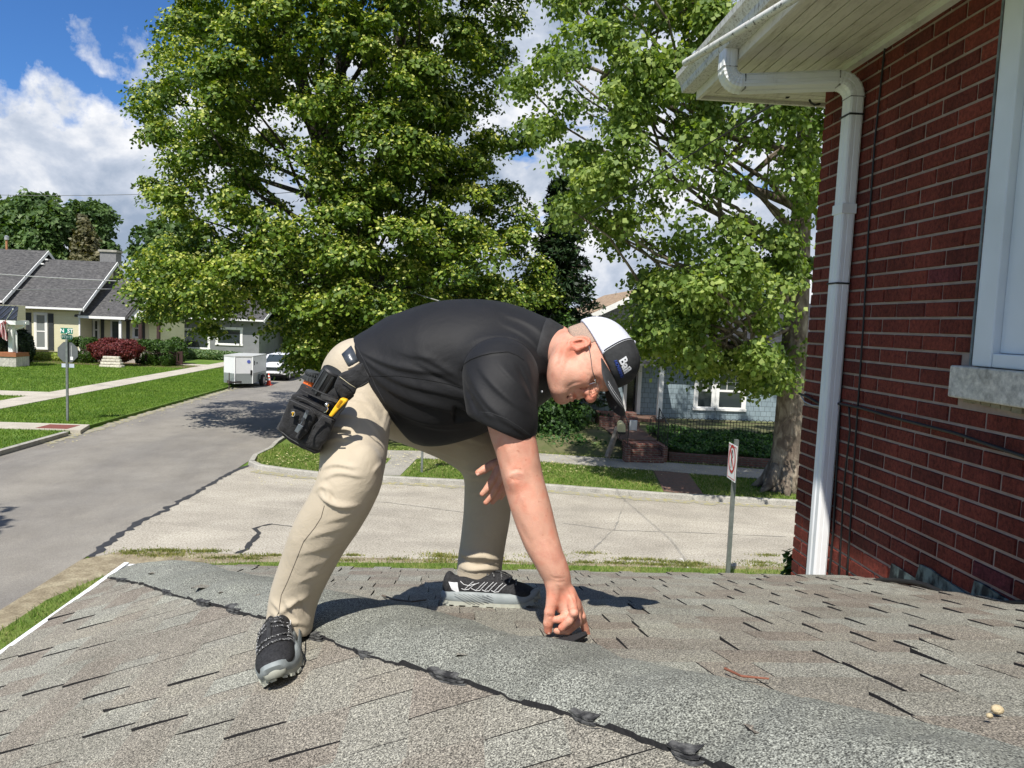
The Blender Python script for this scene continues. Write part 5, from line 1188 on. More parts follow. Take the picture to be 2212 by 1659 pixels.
# --- soffit boards mitred round the corner, fascia, gutter
SX = 1.52; SY = 5.06; sf = HMB(); BW = .0745
for k in range(13):
    o = k*BW; a0 = SX+.012+o; a1 = a0+BW-.007; c0 = SY-.012-o; c1 = c0-BW+.007
    if a0 < WX: sf.prism([(a0, -1.2, ZS), (min(a1, 2.3), -1.2, ZS), (min(a1, 2.3), c1, ZS), (a0, c0, ZS)], (0, 0, .03))
    if c0 > 4.5: sf.prism([(a0, c0, ZS), (a1, c1, ZS), (9.2, c1, ZS), (9.2, c0, ZS)], (0, 0, .03))
sf.build('soffit', M_SOFF, house)
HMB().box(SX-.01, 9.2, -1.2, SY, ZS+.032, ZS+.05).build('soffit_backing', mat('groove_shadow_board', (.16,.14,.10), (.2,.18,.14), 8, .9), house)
fa = HMB().box(SX-.014, SX+.011, -1.2, SY+.004, ZS-.022, ZS+.16); fa.box(SX-.012, 9.2, SY-.011, SY+.014, ZS-.02, ZS+.15)
fa.box(WX-.045, WX-.001, -1.2, CYB+.03, ZS-.03, ZS-.001)
fa.build('fascia', dirty_white('fascia_paint', (.40,.37,.29), .3, .5, (2, .6, 1), 8, (.70,.68,.61)), house)
def sweep(mb, prof, path, up=(0, 0, 1), tilt=None):
    """closed profile [(side, up)] carried along a path without twisting"""
    P_ = [Vector(p) for p in path]; rows = []; prevs = None
    for i, p in enumerate(P_):
        d = (P_[min(i+1, len(P_)-1)] - P_[max(i-1, 0)]).normalized()
        if prevs is None: s_ = d.cross(Vector(up)).normalized()
        else: s_ = (prevs - d*prevs.dot(d)).normalized()
        prevs = s_; u_ = s_.cross(d)
        rows.append([p + s_*a + u_*b_ for a, b_ in prof])
    n = len(prof); vs = [q_ for r_ in rows for q_ in r_]
    fs = [(i*n+k, i*n+(k+1) % n, (i+1)*n+(k+1) % n, (i+1)*n+k) for i in range(len(rows)-1) for k in range(n)] + [tuple(reversed(range(n))), tuple(range((len(rows)-1)*n, len(rows)*n))]
    return mb._add(vs, fs)
gx = SX - .0145
prof = [(0, 0), (-.085, 0), (-.092, .02), (-.092, .045), (-.112, .075), (-.128, .09), (-.130, .125), (-.118, .128), (-.122, .118), (-.118, .092), (-.104, .078), (-.086, .048), (-.086, .026), (-.080, .006), (-.006, .006), (-.006, .12), (0, .12)]
G0 = ZS + .035
gm = HMB(); pth = [(gx, y_, G0) for y_ in (-1.2, 1, 3, SY+.06)]
vs = []; 
n = len(prof)
for p in pth: vs += [(p[0]+a, p[1], p[2]+b_) for a, b_ in prof]
gm._add(vs, [(i*n+k, i*n+(k+1) % n, (i+1)*n+(k+1) % n, (i+1)*n+k) for i in range(3) for k in range(n)])
gm.prism([(gx+a, SY+.06, G0+b_) for a, b_ in ((0,0), (-.085,0), (-.092,.03), (-.112,.075), (-.13,.1), (-.13,.125), (0,.125))], (0, .004, 0))
gm.build('gutter', M_GUT, house)
# upper roof
ur = HMB(); ur.prism([(gx-.02, -1.4, G0+.13), (9.4, -1.4, G0+.13), (9.4, SY+.02, G0+.13), (gx-.02, SY+.02, G0+.13)], (0, 0, .03))
ur._add([(gx-.03, -3, G0+.165), (gx-.03, SY+.03, G0+.165), (9.6, SY+.03, G0+.165), (9.6, -3, G0+.165), (5.6, 1.0, G0+2.0), (5.6, -3, G0+2.0)], [(0, 5, 4, 1), (1, 4, 2), (2, 4, 5, 3), (0, 1, 2, 3)])
ur.build('upper_roof', M_ROOF1, house)
# --- downspout
ribs = []
def spout_prof(w_, h_):
    p = []; a, b_ = w_/2, h_/2
    for x in (-.6, -.5, -.4, .4, .5, .6): pass
    xs = [-1, -.72, -.66, -.60, -.2, -.12, .0, .12, .2, .60, .66, .72, 1]
    for i, x in enumerate(xs): p.append((x*a, -b_ + (.004 if x in (-.66, .66, -.12+.0) else 0) + (0.006 if i in (0, 12) else 0)))
    ys = [-.6, -.2, -.1, 0, .1, .2, .6]
    for i, y_ in enumerate(ys): p.append((a - (.004 if abs(y_) == .1 else 0) , y_*b_))
    for i, x in enumerate(reversed(xs)): p.append((x*a, b_ - (.004 if x in (-.66, .66) else 0) - (0.006 if i in (0, 12) else 0)))
    for i, y_ in enumerate(reversed(ys)): p.append((-a + (.004 if abs(y_) == .1 else 0), y_*b_))
    return p
def H3(v): return Vector(to_hb(v))
s0 = H3(at_bx(1577, 60, gx-.045)); s0.z = G0 + .0
sT = H3(at_bx(1842, 245, WX-.048)); sB = H3(at_bx(1757, 1262, WX-.048))
ymid = (sT.y + sB.y)/2
zrun = H3(at_bx(1620, 172, gx+.03)).z
A_ = Vector((gx-.045, s0.y, G0+.01)); z1 = zrun + .02
def arc(p0, p1, p2, r_, n=15):
    """fillet between p0-p1-p2"""
    a = (p0-p1).normalized(); b_ = (p2-p1).normalized(); ang = a.angle(b_); t_ = r_/math.tan(ang/2); 
    q0, q2 = p1+a*t_, p1+b_*t_; c = p1 + (a+b_).normalized()*(r_/math.sin(ang/2)); out = []
    for i in range(n+1):
        s__ = i/n; v = (q0-c).slerp(q2-c, s__) if False else ((q0-c)*math.sin((1-s__)*(math.pi-ang)) + (q2-c)*math.sin(s__*(math.pi-ang)))/math.sin(math.pi-ang)
        out.append(c+v)
    return out
yw = sT.y; B1 = Vector((gx-.045, s0.y, z1)); B2 = Vector((WX-.05, yw, H3(at_bx(1822, 188, WX-.05)).z)); Bb = Vector((WX-.05, ymid, 2.4))
path = [A_] + arc(A_, B1, B2, .085) + arc(B1, B2, Bb, .10) + [Bb]
# crimped elbows: alternate the size inside the bends
mb = HMB(); P_ = []
prof = spout_prof(.078, .104)
rows = []; prevs = None
full = []
for i, p in enumerate(path): full.append((p, 1.0))
ext = []
for i, (p, k) in enumerate(full):
    bend = (1 <= i <= 16) or (17 <= i <= 32)
    ext.append((p, 1.05 if (bend and i % 2) else (1.0 if bend else 1.0)))
for i, (p, k) in enumerate(ext):
    d = (ext[min(i+1, len(ext)-1)][0] - ext[max(i-1, 0)][0]).normalized()
    s_ = Vector((0, 1, 0)) if prevs is None else prevs
    s_ = (s_ - d*s_.dot(d)).normalized(); prevs = s_; u_ = d.cross(s_)
    rows.append([p + s_*b_*k + u_*a*k for a, b_ in prof])
n = len(prof); vs = [q_ for r_ in rows for q_ in r_]
mb._add(vs, [(i*n+k, i*n+(k+1) % n, (i+1)*n+(k+1) % n, (i+1)*n+k) for i in range(len(rows)-1) for k in range(n)] + [tuple(range(n)), tuple(range((len(rows)-1)*n, len(rows)*n))])
ds = mb.build('downspout', M_DOWN, house)
M_BAND = mat('strap_black', (.015,.015,.015), (.03,.03,.03), 20, .6)
def band(frac, r_, m, h_=.012, nm='strap'):
    p = path[-2].lerp(path[-1], frac); q_ = HMB(); q_.box(p.x-.041-r_, p.x+.041, p.y-.0535-r_, p.y+.0535+r_, p.z-h_/2, p.z+h_/2); q_.build(nm, m, ds, bevel=.002)
zt_, zb_ = path[-2].z, path[-1].z
for yy, m_, h_ in ((262, M_BAND, .010), (612, M_BAND, .010)): band((zt_ - at_bx(1820, yy, WX-.05).z)/(zt_-zb_), .004, m_, h_)
band((zt_ - at_bx(1818, 455, WX-.05).z)/(zt_-zb_), .004, M_DOWN, .055, 'sleeve')
for i in (1, 16, 17, 32):
    q_ = HMB(); d = (path[min(i+1, len(path)-1)] - path[i-1]).normalized(); u_ = d.cross(Vector((0, 1, 0))).normalized(); q_.obox(path[i], u_*.0415, Vector((0, .0545, 0)), d*.0022); q_.build('joint', mat('joint_grime', (.08,.075,.065), (.35,.34,.31), 60, .8) if 'joint_grime' not in bpy.data.materials else bpy.data.materials['joint_grime'], ds)
# --- pole under the gutter, cables on the wall, flashing
pa = Vector(to_hb(at_z(1480, 136, ZS-.0))); pc_ = Vector(to_hb(at_z(1722, -8, ZS-.075))); pd = pa + (pc_-pa)*2.0
pol = HMB().tube([pa, pc_, pd], [.021, .022, .022], 10).build('pole', M_PVC, None, smooth=True, ang=60); tag(pol, 'thin white pole with flaking paint hanging below the gutter', 'pole')
def wcable(pts, r_, label, m=None, x=WX-.008):
    P_ = [at_bx(a, b_, x) for a, b_ in pts]; out = []
    for i in range(len(P_)-1):
        for k in range(6): out.append(P_[i].lerp(P_[i+1], k/6))
    out.append(P_[-1]); o = MB().tube(out, r_, 6).build('wall_cable', m or M_CABB, None, smooth=True); return tag(o, label, 'cable')
wcable([(1916, 62), (1905, 160), (1890, 300), (1876, 500), (1865, 700), (1848, 950), (1829, 1262)], .0055, 'long black cable hanging down the wall from the soffit')
wcable([(1858, 215), (1854, 280), (1842, 450), (1830, 640), (1815, 860), (1800, 1150), (1790, 1262)], .007, 'black cable running tight behind the right edge of the downspout')
wcable([(1834, 878), (1836, 930), (1828, 1000), (1822, 1060), (1812, 1262)], .0055, 'short black cable dropping from the sloping cable beside the long one', x=WX-.014)
wcable([(1726, 850), (1745, 858), (1770, 872), (1815, 872), (1862, 882), (1930, 902), (2064, 936), (2140, 962), (2230, 992)], .008, 'black cable crossing the brick wall and sloping down to the right', x=WX-.022)
wcable([(1729, 853), (1738, 868), (1755, 876), (1775, 878)], .005, 'short pale cable loop left of the downspout', M_CABL, x=WX-.02)
sd_ = [at_by(1702, 207, 4.95), at_y(1650, 238, 6.2), at_y(1400, 390, 11), at_y(1200, 500, 18), at_y(1050, 585, 24), at_y(850, 648, 28.5), at_y(712, 622, 30.2)]
o = MB().tube(sum([[sd_[i].lerp(sd_[i+1], k/4) for k in range(4)] for i in range(6)], []) + [sd_[-1]], .008, 5).build('service_cable', M_CABB, None, smooth=True); tag(o, 'black service cable from the soffit corner across both trees to the pole', 'cable')
MB().tube([sd_[0], sd_[0].lerp(sd_[1], .25)], .016, 6).build('splice', M_CABB, o)
p_ = at_by(1748, 215, 4.9); o = MB().tube([p_, at_by(1752, 222, 4.9), at_by(1760, 227, 4.88), at_by(1772, 224, 4.85)], .007, 6).build('cable_end', M_CABB, None, smooth=True); tag(o, 'short black cable end poking out of the far soffit', 'cable')
M_FLASH = mat('weathered_flashing', (.012,.016,.016), (.15,.20,.18), 14, .8, .7, 40, .004, detail=8, sc=(1, 1, .5), lo=.42, hi=.56)
for pts in (((1925,1217),(1976,1251),(1976,1262),(1919,1258)), ((1986,1219),(2006,1228),(2096,1290),(2096,1300),(1977,1262),(1978,1245)), ((2104,1254),(2122,1262),(2186,1303),(2186,1312),(2096,1300),(2098,1280))):
    q_ = MB().prism([at_bx(a, b_, WX-.012) for a, b_ in pts], HB_N*.01); q_.build('flashing', M_FLASH, house)
wcable([(1878, 1257), (1905, 1252), (1940, 1254), (1975, 1258), (2000, 1264), (2030, 1278), (2070, 1292), (2110, 1301), (2160, 1303), (2240, 1302)], .0115, 'thick black cable lying where the shingles meet the brick wall', x=WX-.04)
# --- low roof: laminated shingles laid course by course
def granule(name, cols, k=1.0):
    m, nt, b = new_mat(name); b.inputs['Roughness'].default_value = .95; b.inputs['Specular IOR Level'].default_value = .2
    t_ = ramp(nt, attr(nt), cols)
    p1 = ramp(nt, nz(nt, 330, 2, .6), [(.36, (.16,.16,.165)), (.47, (.70,)*3), (.56, (1.15,)*3), (.66, (1.9,1.9,1.85))])
    p2 = ramp(nt, nz(nt, 150, 3, .7), [(.34, (.66,)*3), (.66, (1.32,)*3)])
    p3 = ramp(nt, nz(nt, 2.3, 5, .65, .5), [(.30, (.80,.80,.79)), (.52, (1,)*3), (.70, (1.13,1.14,1.10))])
    c = mixc(nt, 1.0, mixc(nt, 1.0, mixc(nt, 1.0, t_, p1, 'MULTIPLY'), p2, 'MULTIPLY'), p3, 'MULTIPLY')
    nt.links.new(c, b.inputs['Base Color']); bump(nt, b, nz(nt, 260, 3, .7), .8, .003); return m
M_GRAN = granule('granule_shingle', [(0, (.215,.183,.150)), (.3, (.245,.220,.182)), (.55, (.262,.247,.205)), (.8, (.280,.272,.230)), (1, (.30,.300,.255))])
M_CAPG = granule('granule_cap', [(0, (.19,.192,.165)), (.5, (.225,.230,.200)), (1, (.26,.266,.232))])
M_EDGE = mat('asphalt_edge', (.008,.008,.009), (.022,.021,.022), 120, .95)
def shingles(name, P0, eu, ev, nrm, nu, nv, inside, seed, E=.142):
    rs = random.Random(seed); mb = HMB()
    for r_ in range(nv):
        v0 = r_*E; u = -rs.uniform(0, .3); wav = [rs.uniform(-.002, .002) for _ in range(4)]
        raised = rs.random() < .5; tl = .5
        while u < nu:
            w_ = rs.choice((.07, .10, .12, .15, .18, .22))*rs.uniform(.85, 1.15)
            raised = not raised if rs.random() < .8 else raised
            pc = P0 + eu*(u+w_/2) + ev*(v0+E*.5)
            if inside(pc) and abs((pc.y-hipby(pc.x))*.61) > .075:
                dh = abs((pc.y-hipby(pc.x))*.61)
                t_ = .0095 if raised else .0045
                t_ += rs.uniform(0, .0015); curl = (rs.uniform(0, .008) if rs.random() < .25 and dh > .32 else 0)
                if dh < .26: t_ = min(t_, .0055)
                tl = rs.choice((.15, .35, .45, .55, .62, .75, .85)) + rs.uniform(-.1, .1)
                mb.tone = min(1, max(0, tl)); g_ = .002
                a, b_ = u+g_, u+w_-g_*.5; lo = v0 + (rs.uniform(-.003, .003)); hi = v0 + E*1.5
                nseg = 3; vs = []
                for i in range(nseg+1):
                    uu = a+(b_-a)*i/nseg; k_ = curl*(1 if i in (0, nseg) and rs.random() < .6 else .2); c1 = math.sin(uu*3.1+r_*.7)*.003
                    for vv, h in ((lo, t_+k_), (lo+E*.25, t_+.3*k_), (hi, .0005)): vs.append(P0 + eu*uu + ev*(vv+c1) + nrm*h)
                    vs.append(P0 + eu*uu + ev*(lo+c1) + nrm*(-.004)); vs.append(P0 + eu*uu + ev*hi - nrm*.004)
                b0 = len(mb.v); vs = [mb.M @ v for v in vs]; mb.v.extend([tuple(v) for v in vs])
                def F(f, mi): mb.f.append(tuple(b0+i for i in f)); mb.t.append(mb.tone); mb.mi.append(mi)
                for i in range(nseg):
                    p, q_ = i*5, (i+1)*5
                    F((p, q_, q_+1, p+1), 0); F((p+1, q_+1, q_+2, p+2), 0); F((p+3, q_+3, q_, p), 1)
                F((0, 1, 2, 4, 3), 1); e_ = nseg*5; F((e_, e_+3, e_+4, e_+2, e_+1), 1)
            u += w_
    return mb.build(name, [M_GRAN, M_EDGE], house)
nR = Vector((0, .26, 1)).normalized(); evR = Vector((0, -1, .26)); evR.normalize(); P0R = Vector((-2.2, 3.83, zR(3.83)))
shingles('shingle_field', P0R, Vector((1, 0, 0)), evR, nR, 4.38, 38, lambda p: p.y > hipby(p.x) - .02 and p.x < WX+.05 and p.x > -1.7, 5)
nL = Vector((-.338, 0, 1)).normalized(); evL = Vector((1, 0, .338)); evL.normalize(); P0L = Vector((-1.69, 4.2, zL(-1.69)))
shingles('shingle_field', P0L, Vector((0, -1, 0)), evL, nL, 5.8, 29, lambda p: p.y < hipby(p.x) + .02 and p.y < 3.83, 6)
rf = HMB()
hA = (-1.69, hipby(-1.69)); hB = (2.25, hipby(2.25))
rf._add([(-1.68, -1.6, zL(-1.68)-.006), (-1.68, 3.82, zL(-1.68)-.006), (2.24, -1.26, zL(2.24)-.006), (2.24, -1.6, zL(2.24)-.006)], [(0, 3, 2, 1)])
rf._add([(-1.68, 3.82, zL(-1.68)-.006), (2.24, -1.26, zL(2.24)-.006), (2.24, 3.82, zR(3.82)-.006)], [(0, 1, 2)])
rf.build('roof_deck', M_EDGE, house)
HMB().box(-1.716, -1.692, -1.6, 3.86, zL(-1.69)-.05, zL(-1.69)+.003).build('drip_edge', mat('white_drip_edge', (.72,.73,.74), (.8,.8,.8), 3, .4), house)
HMB().box(-1.684, 2.2, 3.825, 3.85, zR(3.83)-.06, zR(3.83)-.004).build('drip_edge', bpy.data.materials['white_drip_edge'], house)
lw = HMB().box(-1.3, WX, -1.2, 3.35, 0, 3.0); lw.build('lower_wall', M_BRICK, house)
HMB().box(-1.68, WX, -1.5, 3.82, 2.93, 2.97).build('lower_soffit', M_SOFF, house)
# --- hip cap: buckled cap shingles with ragged layered edges
LOW = [(237,1252),(310,1267),(360,1284),(430,1306),(487,1317),(572,1342),(655,1372),(725,1397),(800,1424),(850,1442),(895,1447),(950,1467),(1010,1484),(1075,1507),(1106,1519),(1146,1534),(1221,1547),(1306,1582),(1396,1612),(1521,1652),(1640,1700),(1800,1770),(2000,1860),(2300,2010)]
UPP = [(320,1223),(450,1224),(500,1240),(600,1256),(700,1279),(780,1297),(870,1314),(950,1332),(1025,1352),(1106,1380),(1156,1394),(1230,1400),(1291,1404),(1346,1432),(1456,1455),(1531,1477),(1731,1525),(1831,1542),(2006,1577),(2212,1635),(2420,1690),(2700,1790)]
def resample(pts, n):
    L_ = [0]
    for a, b_ in zip(pts, pts[1:]): L_.append(L_[-1] + (b_-a).length)
    out = []
    for k in range(n):
        s_ = L_[-1]*k/(n-1); i = 0
        while i < len(L_)-2 and L_[i+1] < s_: i += 1
        out.append(pts[i].lerp(pts[i+1], (s_-L_[i])/max(1e-9, L_[i+1]-L_[i])))
    return out
NC = 420; NM = 15
lo3 = [H3(px_on(a, b_, 'L')) for a, b_ in LOW]; up3 = [H3(px_on(a, b_, 'R')) for a, b_ in UPP]
# share one parameter: distance along the hip
def along(p): return (p - Vector((-1.65, 3.79, 0))).dot(Vector((.61, -.79, 0)))
def by_param(pts, s_):
    a = [(along(p), p) for p in pts]
    for i in range(len(a)-1):
        if s_ <= a[i+1][0] or i == len(a)-2: return a[i][1].lerp(a[i+1][1], (s_-a[i][0])/max(1e-6, a[i+1][0]-a[i][0]))
rc = random.Random(8); s0_ = .12; s1_ = 4.3
import mathutils.noise as mn
rows = []; edge = []; tones = []
for i in range(NC):
    s_ = s0_ + (s1_-s0_)*i/(NC-1); a = by_param(lo3, s_); b_ = by_param(up3, s_)
    ja = mn.noise(Vector((s_*9, 1, 0)))*.012 + mn.noise(Vector((s_*30, 5, 0)))*.006; jb = mn.noise(Vector((s_*7, 9, 0)))*.008
    cd = (b_-a); cd.z = 0; cd.normalize(); a = a + cd*ja; b_ = b_ + cd*jb
    seg = (s_+.03) % .205; stepz = .0075*(1 - seg/.205)
    row = []
    for k in range(NM):
        u = k/(NM-1); p = a.lerp(b_, u)
        lift = .0105 + .026*math.sin(math.pi*min(1, max(0, u)))**1.0*(1-.35*u) + stepz*(1-.5*u)
        n1 = mn.noise(Vector((p.x*4.5, p.y*4.5, 2)))*.017 + mn.noise(Vector((s_*11+3, u*1.6, 7)))*.014*math.sin(math.pi*u)**.5
        edgelift = .010*max(0, mn.noise(Vector((s_*6, 20, 3))))*(1 if u > .8 else 0) + .012*max(0, mn.noise(Vector((s_*7, 40, 3))))*(1 if u < .1 else 0)
        smin = roofz(p.x, p.y)
        # soften the ridge itself
        d_ = abs(zR(p.y)-zL(p.x)); smin -= max(0, .05-d_)*.25
        row.append(Vector((p.x, p.y, smin + max(.0100, lift + n1*min(1, .15+4*u*(1-u)) + edgelift*.6))))
    rows.append(row)
mb = HMB(); n0 = 0
vs = [p for r_ in rows for p in r_]; fs = []
b0 = len(mb.v); mb.v.extend([tuple(MH @ v) for v in vs])
for i in range(NC-1):
    s_ = s0_ + (s1_-s0_)*i/(NC-1); tn = .5 + .4*mn.noise(Vector((int((s_+.03)/.205)*3.7, 0, 0)))
    for k in range(NM-1): mb.f.append((b0+i*NM+k, b0+(i+1)*NM+k, b0+(i+1)*NM+k+1, b0+i*NM+k+1)); mb.t.append(tn); mb.mi.append(0)
cap_o = mb.build('ridge_cap', [M_CAPG], house, smooth=True)
if cap_o.data.polygons[0].normal.z < 0: cap_o.data.flip_normals()
ed = HMB()
for side, k in ((0, 0), (1, NM-1)):
    er = []
    for i in range(NC):
        p = rows[i][k]; q_ = Vector((p.x, p.y, roofz(p.x, p.y)-.004)); er.append([p, q_])
    ed.grid(er)
ed.grid([[rows[0][k], Vector((rows[0][k].x, rows[0][k].y, roofz(rows[0][k].x, rows[0][k].y)-.01))] for k in range(NM)])
ed.build('cap_edge', M_EDGE, cap_o)
M_TORN = mat('torn_shingle_edge', (.018,.018,.019), (.11,.11,.105), 45, .95, 1.0, 90, .004, detail=8, sc=(1,1,2.5), lo=.42, hi=.62)
for (sa, sb_) in ((.25, .40), (.90, 1.05), (1.30, 1.42), (1.55, 1.68), (2.10, 2.25), (2.45, 2.52), (2.74, 2.86), (3.16, 3.22), (3.37, 3.42)):
    ed = HMB()
    for lay in range(3):
        r2 = []
        for i in range(14):
            s_ = sa + (sb_-sa)*i/13 + lay*.008; a = by_param(lo3, s_); b_ = by_param(up3, s_); cd = (b_-a); cd.z = 0; cd.normalize()
            env = math.sin(math.pi*(i+.5)/14)**.5
            o_ = -(.006 + .0035*lay)*env - .003*mn.noise(Vector((s_*60, lay*9, 0))); p = a + cd*o_; q_ = a + cd*.03
            zz = roofz(p.x, p.y) + .016 - .005*lay; r2.append([Vector((q_.x, q_.y, zz+.004)), Vector((p.x, p.y, zz)), Vector((p.x, p.y, zz-.0035))])
        ed.grid(r2)
    ed.build('torn_edge', M_TORN, cap_o)
vp = HMB(); vz = zR(1.2); vp.lathe([(.11, -.02), (.10, .015), (.056, .05), (.050, .06), (.050, .50), (.044, .50), (.044, .30)], 18, (1.24, 1.10, vz)); vp.build('vent_or_shadow_pipe', mat('added_pipe_lead', (.22,.22,.22), (.30,.30,.30), 12, .7), house)  # unseen pipe, added to cast the shadow patch at the roof's right edge
# black piece drawn as the shade under the lifted cap, by the pointing finger
gap_p = [(1187,1403),(1196,1396),(1222,1392),(1246,1384),(1262,1379),(1266,1386),(1248,1396),(1236,1402),(1222,1408),(1212,1412),(1207,1406),(1222,1401),(1203,1400)]
q_ = MB().prism([px_on(a, b_, 'R') + Vector((0, -.02, .028)) for a, b_ in gap_p], (0, 0, -.006)); q_.build('cap_gap_shade', M_EDGE, cap_o)
# litter on the roof
def twig(pts, which, label, c=None, r_=.0035):
    P_ = [px_on(a, b_, which) + Vector((0, 0, .016)) for a, b_ in pts]; o = MB().tube(P_, [r_*(1-.5*i/len(P_)) for i in range(len(P_))], 6).build('twig', c or M_TWIG, None); return tag(o, label, 'twig')
twig([(1468,1293),(1500,1300),(1535,1310),(1562,1308)], 'R', 'curved dry twig in the shadow behind the foot'); 
for o_, pts in (('brown twig with a pale bud lying left of the far shoe', ((790,1238),(820,1250))),): pass
bpy.data.objects.remove(bpy.data.objects['twig'])
twig([(902,1241),(925,1252),(950,1256),(985,1252)] if False else [(1090,1241+0),(1126,1247)], 'R', 'tiny dark twig near the roof edge') if False else None
twig([(826,1241+55),(850,1305),(890,1310),(920,1306)], 'R', 'curved dark twig lying in the shadow left of the far shoe')
twig([(1565,1461),(1600,1478),(1660,1484)], 'R', 'thin reddish twig on the shingles right of the ridge cap', mat('red_twig', (.20,.07,.04), (.25,.10,.06), 8, .8), .0028)
for (a, b_, lb, r_) in ((2152, 1556, 'round tan seed ball at the right edge of the roof', .013), (2135, 1570, 'smaller tan seed pod beside the seed ball', .007)):
    p = px_on(a, b_, 'R') + Vector((0, 0, .018)); o = MB().sphere(p, r_*.72, 10, (1.1, .9, .8)).build('seed_pod', mat('seed_tan', (.42,.34,.2), (.55,.45,.28), 80, .9, .8, 200), None, smooth=True); tag(o, lb, 'seed')
bush('corner_shrub', 'light green shrub tip showing at the foot of the brick corner', 'shrub', tuple(hb(2.64, 5.5, .05)), (.17, .17, 1.32), 3500, .05, M_HEDGE, 77)
